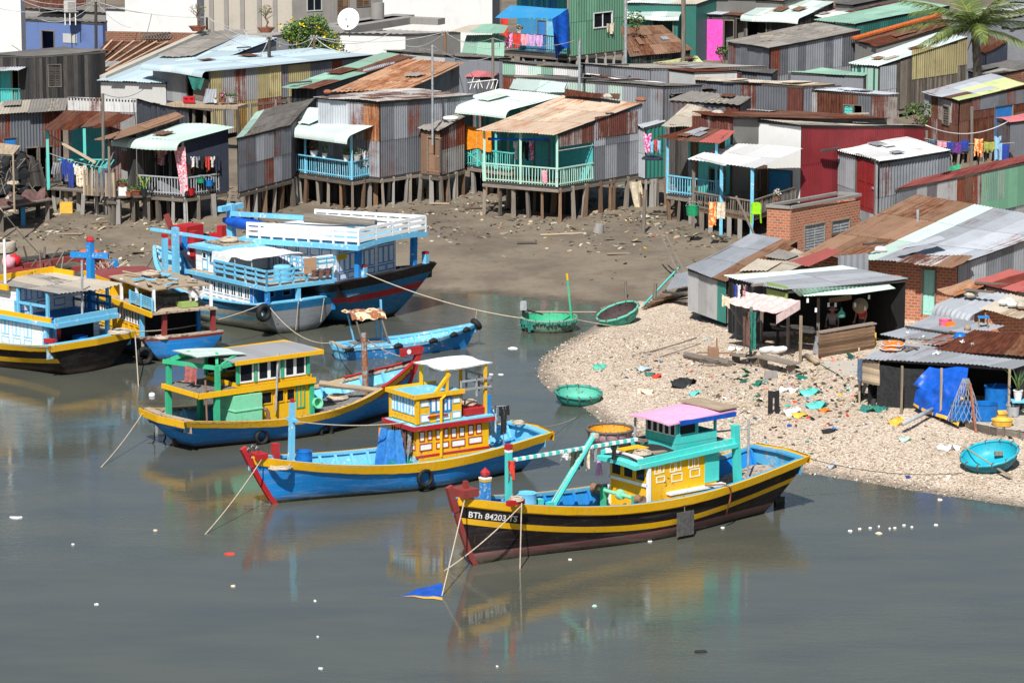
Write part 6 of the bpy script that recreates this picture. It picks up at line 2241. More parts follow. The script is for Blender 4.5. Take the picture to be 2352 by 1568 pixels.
sagrope('rope slanting from the black boat bow across its stem into the water',B1.w(10.1,1.0,1.85),Z(1018,1312,-.02),.12,.02)
b0 = B1.w(10.15,1.02,1.9)
sagrope('doubled rope hanging over the side of the black boat below its lettering',b0,V((b0.x - .05,b0.y - .45,-.1)),0,.022)
sagrope('rope hanging from the yellow stern rail of the left boat into the water',B8.w(-.85,-1.6,1.3),Z(318,888,-.02),-.1,.022)
sagrope('rope stretched from the left boat stern to the grey sterned boat',B8.w(-.7,-1.8,1.35),B5.w(-.3,1.9,1.35),.25,.024)
sagrope('rope hanging down the grey stern below the tall light blue post',B5.w(-.5,.3,1.3),B5.w(-.36,.35,.1),0,.02)
sagrope('rope hanging down the grey stern nearer its far corner',B5.w(-.46,-1.0,1.3),B5.w(-.34,-.9,.3),0,.02)
sagrope('rope from the grey sterned boat over the water to the small boat',B5.w(-.4,1.7,1.3),B4.w(-.1,.3,.6),.5,.02)
sagrope('rope from the post of the small boat shade to the rusty mast',B4.w(0,.5,.55),B3.w(7.5,0,2.9),.3,.02)
sagrope('rope from the rusty mast down to the red bow of the green posted boat',B3.w(7.5,.05,2.9),B3.w(9.4,-.05,1.95),.15,.022)
sagrope('twin rope from the mast of the checkered cabin boat to its cabin',B2.w(8.45,.1,2.6),B2.w(4.3,.3,2.1),.12,.02)
sagrope('rope from the leaning boom top down to the deck bitts of the black boat',B1.w(6.6,.05,3.3),B1.w(8.6,.35,1.4),.02,.018)
sagrope('thin rope from the black boat stern along the shells to the blue coracle',B1.w(-1.2,.3,1.75),Gp(2215,1085),.3,.014,'roped')
sagrope('thin rope from the checkered boat stern over the water to the shells',B2.w(-.6,-.4,1.3),Gp(1330,955),.2,.012)
sagrope('rope from the heap platform at the left edge down to a stake in the mud',Yd(0,478,152),Gp(112,604),.1,.025)
sagrope('rope from the bow of the small boat to the long mooring rope',B4.w(5.8,0,.95),Z(1095,712,.9),.02,.014)
mb = MB()
c = Gp(1390,905)
sagrope('weathered rope lying in curves over the shells to the wooden winch frame',Gp(1290,850),Gp(1600,790) + V((0,0,.25)),.12,.03,'roped')
sagrope('second dark rope on the shells running to the winch frame',Gp(1320,868),Gp(1610,800) + V((0,0,.2)),.1,.02,'roped')
sagrope('dark rope along the shells from the hut to the water edge',Gp(1965,930),Gp(1760,1030),.05,.02,'roped')
for dx,lab in ((-.12,'black anchor hook hanging by a rope nearer the stern tip'),(.32,'second anchor hook hanging by a rope beside the first')):
 p = B3.w(-.55,.9,1.05) + B3.ex * dx
 mb = MB()
 mb.tube([p,V((p.x,p.y,.35))],.016,5,m=0)
 mb.tube([V((p.x,p.y,.38)),V((p.x,p.y,.1)),V((p.x - .08,p.y,-.02)),V((p.x - .22,p.y,.0))],[.03,.035,.035,.015],6,m=1)
 solo(mb,'anchor',lab,'anchor',['rope','black'],p,True)
c = Z(349,909,0)
mb = MB()
mb.lathe([(0,-.08),(.1,-.05),(.125,.03),(.1,.1),(0,.14)],14,M=MTr(c))
solo(mb,'buoy','small round white float on the water left of the green posted boat','buoy','whitep',c,True)
P = []
a_,b_,c_ = Z(846,1360,0),Z(1016,1378,0),Z(1016,1345,0)
for j in range(7):
 row = []
 for i in range(17):
  u,v = i / 16,j / 6
  v *= max(.06,min(1,(u - .42) / .3))
  p = lerp(lerp(a_,b_,u),lerp(a_,c_,u),v)
  row.append(V((p.x,p.y + .05 * sin_(u * 23),.012 + .05 * u * u * v + .03 * sin_(u * 13 + v * 7) * u * v)))
 P.append(row)
mb = MB()
mb.grid(P,mf=lambda j,i: 1 if j == 0 else 0)
solo(mb,'floating_cloth','torn blue tarpaulin with yellow hem half afloat under the black boat bow','cloth',['bluet','yelpl'],a_,True)
def bh(b,name,label,cat,x0,x1,y,z,drop,mat,**k):
 return hang(name,label,cat,b.w(x0,y,z),b.w(x1,y,z),drop,mat,**k)
G['c_navy'] = cloth('navy_cloth',(.022,.026,.05))
G['c_blk'] = cloth('black_cloth',(.016,.016,.018))
G['c_dg'] = cloth('olive_dark_cloth',(.045,.055,.03))
G['c_wht'] = cloth('white_cloth',(.74,.72,.70))
G['c_gry'] = cloth('grey_cloth',(.26,.26,.28))
G['c_cream'] = cloth('cream_cloth',(.70,.60,.45))
G['c_red'] = cloth('red_cloth',(.62,.05,.03))
G['c_denim'] = cloth('denim',(.085,.13,.21))
G['c_dblue'] = cloth('deep_blue_cloth',(.025,.06,.34))
G['c_mag'] = cloth('magenta_check_cloth',(.72,.05,.30),(.82,.55,.66),kind='check',ps=9)
G['c_purp'] = cloth('purple_cloth',(.22,.05,.30),(.06,.05,.20),kind='check',ps=6)
G['c_oran'] = cloth('orange_patterned_cloth',(.80,.19,.03),(.85,.60,.30),kind='check',ps=7)
G['c_olive'] = cloth('olive_cloth',(.36,.38,.08))
G['c_pink'] = cloth('pink_cloth',(.80,.36,.42))
G['c_lil'] = cloth('lilac_cloth',(.62,.38,.66))
G['c_flor'] = cloth('floral_curtain',(.84,.62,.64),(.78,.12,.20),kind='check',ps=11)
G['c_flsh'] = cloth('floral_shirt',(.45,.15,.17),(.70,.48,.48),kind='check',ps=12)
G['c_leop'] = cloth('brown_print_cloth',(.80,.70,.55),(.20,.06,.03),ps=9)
G['c_brown'] = cloth('brown_cloth',(.14,.075,.06))
G['c_lblue'] = cloth('sky_blue_cloth',(.30,.52,.72))
G['c_poly'] = plain('blue_polythene',(.05,.23,.58),.35,.3,6)
G['c_clear'] = plain('pale_blue_polythene',(.42,.58,.70),.3,.3,6)
hang('tarpaulin','crumpled blue tarpaulin with an orange edge draped on the bow side of the checkered cabin','tarpaulin',B2.w(5.0,-.15,1.95),B2.w(4.75,.55,1.95),1.5,'c_poly',folds=2.5,depth=.16,taper=1.7)
hang('cloth','orange strip of cloth beside the blue tarpaulin on the checkered cabin boat','cloth',B2.w(5.02,-.3,1.95),B2.w(5.0,-.18,1.95),.8,'orange',folds=1,depth=.05)
hang('jacket','black wet clothes hanging on the stern rod of the checkered cabin boat','clothes',B2.w(.72,.3,2.22),B2.w(.3,.3,2.2),.95,'c_blk',shape='shirt',folds=2)
hang('plastic_sheet','pale blue plastic sheet hanging behind the checkered cabin','plastic sheet',B2.w(1.15,.3,2.2),B2.w(.75,.3,2.2),.9,'c_clear',folds=2)
hang('scarf','red cloth knotted round the turquoise mast of the black boat','scarf',B1.w(9.97,.12,3.0),B1.w(9.65,.14,2.98),.62,'c_red',folds=1.5,depth=.1,shape='rag')
for x,w_,d,m,lab,sh in ((7.95,.5,.28,'c_wht','white rag over the striped pole, first of the washing from the mast','rag'),(7.5,.3,.65,'c_dg','dark green trousers on the striped pole','trousers'),(7.2,.25,.55,'c_navy','navy shirt on the striped pole beside the green trousers','shirt'),(6.93,.2,.7,'c_cream','pale cloth on the striped pole between dark garments','sheet'),(6.7,.24,.5,'c_gry','grey shirt on the striped pole next to the boom','shirt'),(5.95,.26,.55,'c_blk','dark garment on the striped pole behind the boom','shirt')):
 hang('washing',lab,'clothes',B1.w(x,.1,2.96),B1.w(x - w_,.1,2.96),d,m,group='washing on the striped pole',shape=sh,folds=1.5,depth=.05)
hang('plastic_bag','purple plastic bag hanging at the front eave of the turquoise roofed cabin','bag',B1.w(5.72,-.85,2.3),B1.w(5.72,-.55,2.3),.5,'c_lil',folds=1.5,depth=.1)
q = B1.hp(B1.tx(3.6,1.0),.9,1)
mb = MB()
M = Matrix.Rotation(math.atan2(B1.ex.y,B1.ex.x),4,'Z')
M.translation = B1.w(4.15,q.y + .13,.42)
mb.box(-.33,.33,-.025,.025,-.32,.42,M=M)
mb.tube([B1.w(4.15,q.y + .1,.84),B1.w(4.1,q.y - .02,1.3)],.02,5)
solo(mb,'steel_plate','square dark steel plate hung on the side of the black boat','plate','rustb',B1.w(4.15,q.y + .13,.42))
bpy.data.objects['steel_plate'].data.materials[0] = G['dplate'] = plain('dull_plate',(.11,.105,.10),.6,.4,8)
mb = MB()
q1,q2,q3 = B1.hp(B1.tx(2.3),B1.sh(2.3),1),B1.hp(B1.tx(2.2),.9,1),B1.hp(B1.tx(2.25),.45,1)
mb.tube([B1.w(3.0,q1.y - .3,1.42),B1.w(2.45,q1.y - .05,1.42),B1.w(2.25,q1.y + .08,1.3),B1.w(2.2,q2.y + .1,.9),B1.w(2.25,q3.y + .12,.4)],.028,6)
solo(mb,'hose','brown hose hanging over the yellow rail of the black boat','hose','terra',B1.w(2.45,q1.y,1.42),True)
mb = MB()
M = MTr(B2.w(4.6,.35,.55)) @ Matrix.Rotation(math.atan2(B2.ex.y,B2.ex.x),4,'Z')
for z in (0,.1,.2):
 mb.box(-.3,.3,-.22,.22,z + .02,z + .09,M=M)
for x in (-.3,0,.3):
 mb.box(x - .02,x + .02,-.23,.23,0,.3,M=M)
solo(mb,'crate','green plastic crate on the deck below the blue tarpaulin','crate','greenpl',B2.w(4.6,.35,.55))
bucket('mint green basin on the foredeck of the checkered cabin boat',B2.w(5.9,.55,.55),.24,.2,'c_in','basin','basin',handle=False)
bucket('grey metal pot lying beside the green crate',B2.w(4.75,.85,.55),.2,.3,'steel','pot','pot',handle=False)
hang('cloth','faded red bundle hanging at the open end of the windowed cabin','cloth',B3.w(.15,.1,2.75),B3.w(.3,-.4,2.7),.55,'c_pink',folds=2,depth=.12)
bpy.data.objects['cloth.001'].data.materials[0] = G['c_fred'] = cloth('faded_red_cloth',(.42,.13,.12))
mb = MB()
mb.lathe([(0,0),(.11,.02),(.12,.4),(.08,.46),(.05,.5),(0,.5)],12,M=MTr(B8.w(.52,1.05,1.3)))
solo(mb,'float','small red and orange float hung on the aft post of the left boat','float','redp',B8.w(.52,1.05,1.3),True)
for px,py,m,lab,r_ in ((20,615,'c_pink','pink and white jerrycan on the red beams beyond the left boat',.3),(34,612,'redp','red jerrycan on the red beams beyond the left boat',.3)):
 c = Z(px,py,.45)
 mb = MB()
 mb.lathe([(0,0),(r_ * .9,.02),(r_,.3),(r_ * .8,.45),(.08,.5),(.08,.58),(0,.58)],14,M=MTr(c))
 solo(mb,'jerrycan',lab,'jerrycan',m,c,True)
c = Z(100,612,.2)
t = thing('wrecked_boat','low wrecked boat with red beams lying at the mud edge beyond the left boat','wrecked boat',c)
mb = MB()
for (x0,y0,z0,x1,y1,z1) in ((30,622,.1,120,607,.45),(55,612,.4,195,589,.5),(10,625,.3,90,622,.35)):
 mb.beam(Z(x0,y0,z0),Z(x1,y1,z1),.22,.25)
mb.build('red_beam','b_redd',t)
mb = MB()
P = []
for i in range(9):
 u = i / 8
 a,b_ = Z(lerp(15,190,u),lerp(630,598,u),0),Z(lerp(40,185,u),lerp(612,594,u),0)
 P.append([a + V((0,0,.42)),a + V((.1,.2,-.2)),(a + b_) / 2 + V((0,0,-.3)),b_ + V((0,0,.4))])
mb.grid(P)
mb.build('broken_hull','woodd',t)
mb = MB()
for i in range(9):
 p = Z(RU(40,180),RU(596,618),.4)
 mb.beam(p,p + V((RU(-.6,.6),RU(-.4,.4),RU(.1,.8))),.06)
mb.build('broken_rib','wood',t)
rs = np.random.RandomState(5)
def flakes(name,P,size,cols,tilt,asp,mat='litter',sides=5):
 N = len(P)
 ang = rs.rand(N) * 2 * np.pi
 tx,ty = (rs.rand(N) - .5) * 2 * tilt,(rs.rand(N) - .5) * 2 * tilt
 vs = np.zeros((N,sides,3))
 for k in range(sides):
  a = 2 * np.pi * k / sides
  rr = size * (.7 + .6 * rs.rand(N))
  u,v = rr * np.cos(a),rr * np.sin(a) * asp
  x = u * np.cos(ang) - v * np.sin(ang)
  y = u * np.sin(ang) + v * np.cos(ang)
  vs[:,k] = np.stack([P[:,0] + x,P[:,1] + y,P[:,2] + x * tx + y * ty],-1)
 me = bpy.data.meshes.new(name)
 me.from_pydata(vs.reshape(-1,3).tolist(),[],np.arange(N * sides).reshape(N,sides).tolist())
 ca = me.color_attributes.new('col','FLOAT_COLOR','CORNER')
 c = np.concatenate([np.repeat(cols,sides,0),np.ones((N * sides,1))],1)
 ca.data.foreach_set('color',c.reshape(-1).astype(np.float32))
 me.materials.append(G[mat])
 o = bpy.data.objects.new(name,me)
 COL.objects.link(o)
 return o
def pick(N,pal):
 pal = np.array(pal)
 return pal[rs.randint(0,len(pal),N)] * (.65 + .5 * rs.rand(N,1))
PAL_MUD = [S(196,178,146),S(170,150,120),S(140,122,98),S(210,198,172),S(92,80,66),S(120,104,84),S(188,180,160),S(64,56,48)]
PAL_BRIGHT = [S(222,222,218),S(60,140,190),S(230,190,40),S(70,180,150),S(210,60,50),S(235,235,230),S(40,70,150),S(240,150,130),S(30,34,38),S(120,190,200)]
def area(N,x0,x1,y0,y1,fn):
 x,y = rs.uniform(x0,x1,N),rs.uniform(y0,y1,N)
 k = rs.rand(N) < fn(x,y)
 x,y = x[k],y[k]
 return np.stack([x,y,terr(x,y) + .015],-1)
onmud = lambda x,y: (sdist(x,y) > .3) * (shellmask(x,y) < .4)
P = area(20000,-26,20,142,172,lambda x,y: onmud(x,y) * np.clip(((sdist(x,y) - 7) / 9) * (x > -9) + .62 * (x < -9) * (sdist(x,y) > .8),.015,.8) * (.15 + .85 * (wob(x * .9,y * .9) > .05)))
o = flakes('mud_litter',P,rs.uniform(.03,.17,len(P)) * (1 + 1.2 * (rs.rand(len(P)) < .06)),pick(len(P),PAL_MUD),.5,.55)
tag(o,'scraps of wood, shell and rubbish strewn over the mud below the houses',None,None,'stuff')
P = area(2600,-26,24,142,172,lambda x,y: onmud(x,y) * np.clip((sdist(x,y) - 5) / 16 + .3 * (x < -9),.02,.6) * (wob(x * .9,y * .9) > -.1))
o = flakes('mud_rubbish',P,rs.uniform(.03,.11,len(P)),pick(len(P),PAL_BRIGHT) * .75,.5,.7)
tag(o,'bright plastic scraps scattered over the mud flat',None,None,'stuff')
onsh = lambda x,y: (sdist(x,y) > -.1) * (shellmask(x,y) > .5)
P = area(90000,-1,26,100,138,lambda x,y: onsh(x,y) * np.clip(.45 + .6 * wob(x * .55,y * .4) + .3 * wob(x * 1.7 + 3,y * 1.3),.06,.8))
o = flakes('shell_litter',P,rs.uniform(.016,.05,len(P)),pick(len(P),[S(236,220,202),S(224,206,184),S(245,235,222),S(214,194,170),S(196,174,148),S(160,142,120),S(232,208,186)]),.55,.65)
tag(o,'layer of broken pale shells covering the bank',None,None,'stuff')
c0,c1,c2,c3 = Gp(1850,880),Gp(1990,915),Gp(1800,945),Gp(1480,850)
def trash(x,y):
 f = 0
 for c,r in ((c0,2.4),(c1,1.6),(c2,2.2),(c3,1.6),(Gp(1930,840),1.8)):
  f = f + np.exp(-((x - c.x) ** 2 + (y - c.y) ** 2 * .5) / r ** 2)
 return onsh(x,y) * np.clip(f * .55 + .025,0,.9)
P = area(11000,-1,24,103,136,trash)
P[:,2] += .02
o = flakes('beach_rubbish',P,rs.uniform(.025,.13,len(P)),pick(len(P),PAL_BRIGHT + PAL_MUD + PAL_MUD[4:]),.7,.6)
tag(o,'drift of coloured plastic rubbish on the shell bank',None,None,'stuff')
P = area(260,8,22,112,128,lambda x,y: onsh(x,y) * np.exp(-((x - c0.x + .6) ** 2 + (y - c0.y - 1) ** 2) / 7))
P[:,2] += .03
o = flakes('net_scraps',P,rs.uniform(.1,.3,len(P)),pick(len(P),[S(20,110,90),S(30,140,110),S(16,80,66)]),.6,.6)
tag(o,'heaps of torn green netting on the shells by the benches',None,None,'stuff')
PIECES = [(1480,850,'pale blue plastic bag flat on the shells near the green coracle ropes','c_clear',.3),(1492,862,'green cloth scrap on the shells below the blue bag','netg',.2),(1690,805,'white plastic bag beside the dark tree of sticks','whitep',.3),
          (1560,885,'dark net spread on the shells between the coracles','net',.6),(1372,846,'mint plastic sheet at the tip of the shell bank','c_in',.35),(1512,866,'red cloth scrap on the shells above the dark net','c_red',.25),(1856,905,'turquoise cloth lying in the rubbish drift','turq',.4),(1868,936,'second turquoise cloth nearer the water','turq',.45),
          (1810,900,'white plastic bags in the rubbish drift','whitep',.35),(1826,948,'white cloth near the hanging black trousers','c_wht',.4),(1838,956,'yellow plastic scrap by the black trousers','yelpl',.3),(1895,945,'orange plastic scrap in the shells','orangepl',.25),(2065,972,'yellow plastic bag under the black shade net','yelpl',.45),
          (1900,993,'black cloth scrap on the shells between rope and hut','c_blk',.25),(1914,988,'blue plastic scrap beside the black cloth','c_poly',.2),(2076,1012,'pale green bag on the shells below the grey pipe','mintwall',.22),(2186,1033,'clear white plastic bag on the shells by the blue coracle','whitep',.4),(1915,1073,'crumpled silver bag on the lower shells','galvw',.25),
          (2005,945,'teal net bundle at the left foot of the hut','netg',.5),(1600,905,'teal rag beside the pink roofed boat','turq',.25),(1478,902,'cream cloth lying on the shells','c_cream',.35)]
for px,py,lab,m,r_ in PIECES:
 c = Gp(px,py)
 mb = MB()
 n = 16
 P = []
 for j in range(6):
  k = j / 5
  row = []
  for i in range(n + 1):
   a = 2 * PI * i / n
   rr = .8 * r_ * k * (1 + .4 * sin_(a + px) + .25 * sin_(a * 2 + py) + .15 * sin_(a * 5 + px))
   row.append(c + V((rr * cos_(a),rr * sin_(a) * .75,.03 + (.12 + .10 * sin_(a * 3 + k * 7 + px) * k - .1 * k + .06 * sin_(k * 9 + a * 5)) * (r_ / .4))))
  P.append(row)
 mb.grid(P)
 nm = lab.split()
 solo(mb,'plastic_bag' if 'bag' in lab else ('net' if 'net' in nm else 'scrap'),lab,'bag' if 'bag' in lab else 'scrap',m,c,True)
for i,(px,py,m,s_) in enumerate(((36,1188,'whitep',.28),(168,1250,'whitep',.08),(357,1218,'c_cream',.1),(221,1388,'whitep',.09),(535,1346,'c_cream',.12),(736,1535,'whitep',.1),(724,1380,'whitep',.07),(1178,800,'whitep',.35),(1128,860,'whitep',.12),(1150,860,'whitep',.16),
                                      (1150,1005,'c_cream',.1),(1310,1285,'whitep',.09),(1492,1243,'whitep',.12),(1660,1212,'whitep',.1),(1610,1497,'c_blk',.3),(1142,1530,'whitep',.07),(2160,1148,'whitep',.12),(2150,1206,'whitep',.1),(2020,1225,'c_cream',.2),(527,1272,'c_red',.3),(1365,1392,'mintwall',.1),(730,1462,'whitep',.06))):
 c = Z(px,py,0)
 s_ *= .75
 mb = MB()
 n = 7
 ring = [c + V((s_ * cos_(a * 2 * PI / n) * RU(.7,1.2),s_ * .6 * sin_(a * 2 * PI / n) * RU(.7,1.2),-.02)) for a in range(n)]
 top = [c + (p - c) * .8 + V((0,0,RU(.03,.07))) for p in ring]
 for k in range(n):
  mb.face([ring[k],ring[(k + 1) % n],top[(k + 1) % n],top[k]])
 mb.face(top)
 col = {'whitep': 'white','c_cream': 'cream','c_blk': 'black','c_red': 'red','mintwall': 'mint'}[m]
 solo(mb,'floating_scrap',col + ' scrap of plastic or foam drifting on the open water','scrap',m,c,False,col + ' scraps drifting on the water')
for i in range(9):
 c = Z(1945 + i * 18 + RU(-9,9),1219 - i * 1.5 + RU(-6,4),0)
 mb = MB()
 s_ = RU(.04,.1)
 mb.lathe([(0,-.03),(s_,0),(s_ * .7,.04),(0,.05)],7,M=MTr(c),sy=.7)
 solo(mb,'floating_scrap','pale foam float in the drifting line off the shell bank','scrap','whitep',c,True,'foam floats drifting in a line')
def person(label,joints,edges,radii,skin='skin',clothes=(),head=None,hair=True,face_dir=(0,-1,0)):
 """joints: name -> world point; one skinned body, clothing as children"""
 base = joints['pelvis']
 t = thing('person',label,'person',V((base.x,base.y,min(p.z for p in joints.values()))))
 off = WL[t.name]
 def skinned(name,names,eds,rads,mat):
  me = bpy.data.meshes.new(name)
  me.from_pydata([joints[n] - off for n in names],[(names.index(a),names.index(b)) for a,b in eds],[])
  o = bpy.data.objects.new(name,me)
  COL.objects.link(o)
  o.parent = t
  WL[o.name] = off
  md = o.modifiers.new('skin','SKIN')
  sk = me.skin_vertices[0].data
  for i,n in enumerate(names):
   r = rads[n]
   sk[i].radius = (r,r * .8) if isinstance(r,float) else r
   sk[i].use_root = (n == names[0])
  sb = o.modifiers.new('sub','SUBSURF')
  sb.levels = sb.render_levels = 2
  me.materials.append(G[mat])
  return o
 ns = ['pelvis'] + [n for n in joints if n != 'pelvis']
 skinned('body',ns,edges,radii,skin)
 for nm,names,eds,rads,mat in clothes:
  skinned(nm,names,eds,rads,mat)
 h = joints['head']
 fd = V(face_dir).normalized()
 sd_ = V((fd.y,-fd.x,0))
 mb = MB()
 M = Matrix(((sd_.x,fd.x,0,h.x),(sd_.y,fd.y,0,h.y),(0,0,1,h.z),(0,0,0,1)))
 mb.lathe([(0,-.12),(.05,-.115),(.075,-.06),(.082,.02),(.07,.09),(.035,.12),(0,.125)],14,M=M @ Matrix.Diagonal((.95,1.12,1,1)))
 mb.box(-.012,.012,.085,.115,-.03,.015,M=M)
 for s_ in (-1,1):
  mb.box(s_ * .078 - .012,s_ * .078 + .012,-.02,.02,-.03,.03,M=M)
 mb.build('head',skin,t,True)
 if hair:
  mb = MB()
  P = []
  for j in range(6):
   ph = j / 5 * 1.75
   P.append([M @ V((.092 * sin_(ph) * cos_(a),-.018 + .104 * sin_(ph) * sin_(a),.02 + .118 * cos_(ph))) for a in [PI * (1.3 * q / 10 - 1.15) for q in range(11)]])
  mb.grid(P)
  mb.build('hair','hair',t,True)
 if head:
  mb = MB()
  mb.lathe([(0,.16),(.08,.14),(.105,.05),(.2,.02),(.2,.01),(.1,.035)],16,M=MTr(h))
  mb.build('hat',head,t,True)
 for s_ in ('L','R'):
  w_,e_ = joints['wrist' + s_],joints['elbow' + s_]
  d = (w_ - e_).normalized()
  a = d.cross(fd).normalized() if d.cross(fd).length > .1 else sd_
  b_ = a.cross(d).normalized()
  mb = MB()
  mb.beam(w_ - d * .01,w_ + d * .085,.05,.024,up=b_,w2=.075,h2=.022)
  for k in range(4):
   o_ = a * (.028 - k * .0187)
   L_ = (.062,.072,.066,.05)[k]
   p0 = w_ + d * .083 + o_
   p1 = p0 + d * L_ * .6 + b_ * .008
   mb.tube([p0,p1,p1 + d * L_ * .35 + b_ * .022],.0085,5)
  p0 = w_ + d * .03 + a * .034
  mb.tube([p0,p0 + d * .035 + a * .02,p0 + d * .062 + a * .022 + b_ * .012],.0095,5)
  mb.build('hand',skin,t)
 return t
def standing(label,foot,H_,yaw,shirt=None,pants='c_gry',hat=None,shorts=True,seat=0.0,lean=0.0):
 """a standing figure H_ tall at foot, facing yaw; seat lowers the hips onto a bench"""
 f,s_ = V((cos_(yaw),sin_(yaw),0)),V((-sin_(yaw),cos_(yaw),0))
 k = H_ / 1.7
 J = {}
 P = lambda a,b,z: V(foot) + f * a * k + s_ * b * k + V((0,0,z * k))
 if seat:
  hz = seat / k
  J['pelvis'] = P(-.05,0,hz + .08)
  up = hz + .08 - .93
  for n,sg in (('L',1),('R',-1)):
   J['hip' + n] = P(0,.09 * sg,hz + .05)
   J['knee' + n] = P(.42,.11 * sg,hz + .04)
   J['ankle' + n] = P(.40,.11 * sg,.08)
   J['toe' + n] = P(.56,.12 * sg,.03)
 else:
  up = 0
  J['pelvis'] = P(0,0,.93)
  for n,sg in (('L',1),('R',-1)):
   J['hip' + n] = P(0,.09 * sg,.86)
   J['knee' + n] = P(.03 + .03 * sg,.1 * sg,.48)
   J['ankle' + n] = P(-.02 + .06 * sg,.11 * sg,.08)
   J['toe' + n] = P(.13 + .06 * sg,.13 * sg,.03)
 J['waist'] = P(lean * .3,0,1.08 + up)
 J['chest'] = P(lean * .7,0,1.3 + up)
 J['neck'] = P(lean,0,1.46 + up)
 J['head'] = P(lean + .02,0,1.585 + up)
 for n,sg in (('L',1),('R',-1)):
  J['shoulder' + n] = P(lean * .9,.18 * sg,1.41 + up)
  J['elbow' + n] = P(-.03 + lean + (.05 if seat else 0),.25 * sg,1.12 + up)
  J['wrist' + n] = P(.10 + lean + (.18 if seat else 0),.24 * sg,.88 + up + (.1 if seat else 0))
 E = [('pelvis','waist'),('waist','chest'),('chest','neck'),('neck','head')]
 for n in 'LR':
  E += [('pelvis','hip' + n),('hip' + n,'knee' + n),('knee' + n,'ankle' + n),('ankle' + n,'toe' + n),('chest','shoulder' + n),('shoulder' + n,'elbow' + n),('elbow' + n,'wrist' + n)]
 RR = {'pelvis': .135,'waist': .125,'chest': .15,'neck': .055,'head': .05}
 for n in 'LR':
  RR.update({'hip' + n: .09,'knee' + n: .058,'ankle' + n: .036,'toe' + n: .034,'shoulder' + n: .058,'elbow' + n: .042,'wrist' + n: .027})
 RR = {a: b * k for a,b in RR.items()}
 cl = []
 g = {a: b * 1.22 for a,b in RR.items()}
 if shorts:
  for n in 'LR':
   J['mid' + n] = lerp(J['hip' + n],J['knee' + n],.8)
   g['mid' + n] = .095 * k
  E = [(a,b) for a,b in E if not (a.startswith('hip') and b.startswith('knee'))] + [('hip' + n,'mid' + n) for n in 'LR'] + [('mid' + n,'knee' + n) for n in 'LR']
  RR.update({'midL': .066 * k,'midR': .066 * k})
  cl.append(('shorts',['pelvis','waist','hipL','hipR','midL','midR'],[('pelvis','waist'),('pelvis','hipL'),('pelvis','hipR'),('hipL','midL'),('hipR','midR')],{**g,'waist': .105 * k},pants))
 else:
  cl.append(('trousers',['pelvis','waist','hipL','hipR','kneeL','kneeR','ankleL','ankleR'],[('pelvis','waist'),('pelvis','hipL'),('pelvis','hipR'),('hipL','kneeL'),('hipR','kneeR'),('kneeL','ankleL'),('kneeR','ankleR')],{**g,'waist': .105 * k},pants))
 if shirt:
  cl.append(('shirt',['chest','waist','pelvis','shoulderL','shoulderR','elbowL','elbowR'],[('chest','waist'),('waist','pelvis'),('chest','shoulderL'),('chest','shoulderR'),('shoulderL','elbowL'),('shoulderR','elbowR')],{**g,'pelvis': .145 * k},shirt))
 return person(label,J,E,RR,'skin',cl,hat,True,f)
pp = lerp(lerp(h3.F0,h3.F1,.80),lerp(h3.P0,h3.P1,.80),.45)
standing('person with bare back and grey shorts standing on the porch beside a floral curtain',V((pp.x,pp.y,h3.zf + .01)),1.66,2.0,None,'c_gry')
g_ = Gp(1916,792)
standing('person in a grey blue shirt and pink cap sitting in the dark shop stall',V((g_.x,g_.y + .9,g_.z)),1.6,-1.7,'c_gry','c_navy','c_pink',seat=.5)
g_ = Gp(1984,790)
standing('person in a red shirt and wide pink hat leaning at the stall counter',V((g_.x,g_.y + .7,g_.z)),1.55,-2.2,'c_red','c_navy','c_pink',shorts=False,lean=.12)
zf = h3.zf
def on(H,u,d,z=0.0):
 """point on a house floor: u along the front, d metres back"""
 p = lerp(H.F0,H.F1,u) + H.sd * d
 return V((p.x,p.y,H.zf + z))
def line(H,x0,y0,x1,y1,fwd=0.0):
 n = V((H.uf.y,-H.uf.x,0))
 return H.pf(x0,y0) + n * fwd,H.pf(x1,y1) + n * fwd
def wash(H,name,label,cat,x0,x1,y,y1,mat,fwd=.05,**k):
 p,q = line(H,x0,y,x1,y,fwd)
 return hang(name,label,cat,p,q,p.z - H.pf((x0 + x1) / 2,y1).z,mat,**k)
wash(h3,'curtain','long pink floral curtain hanging at the corner of the mint roofed porch','curtain',399,426,336,445,'c_flor',folds=2,depth=.08,slant=.35,taper=.6)
wash(h3,'shirt','floral blouse hanging on the dark porch wall','clothes',326,352,350,386,'c_flsh',fwd=-1.2,shape='shirt')
wash(h3,'towel','brown cloth hanging on a pole at the porch end','towel',280,300,345,392,'c_brown',folds=2,taper=1.3)
for i,(m,lab,sh) in enumerate((('c_wht','white shirt on the drying rack of the mint roofed house, at its outer end','shirt'),('c_gry','grey striped shirt on the drying rack','shirt'),('c_blk','black shirt in the middle of the drying rack','shirt'),('c_red','small red garment on the drying rack','rag'),('c_wht','white garment on the drying rack nearest the house wall','shirt'),('c_navy','dark garment at the far end of the drying rack','sheet'))):
 a = lerp(h3.F1,h3.P1,.12 + .14 * i)
 b_ = lerp(h3.F1,h3.P1,.24 + .14 * i)
 z = h3.rp(440,358).z - .03 * i
 hang('washing',lab,'clothes',V((a.x + .15,a.y,z)),V((b_.x + .15,b_.y,z)),RU(.5,.75),m,'washing on the drying rack',sh,1.5,.05)
bucket('red plastic tub on the porch beside the curtain',on(h3,.93,.5),.3,.36,'redp','tub','tub',handle=False)
bucket('yellow bucket behind the porch railing',on(h3,.66,1.6),.2,.34,'yelpl')
bucket('green plastic bucket hung on the side railing',on(h3,1.02,1.0,.55),.17,.22,'greenpl')
bucket('blue plastic basin hung on the side railing',on(h3,1.02,1.5,.35),.2,.3,'bluepl','basin','basin')
mb = MB()
p = on(h3,.5,1.3)
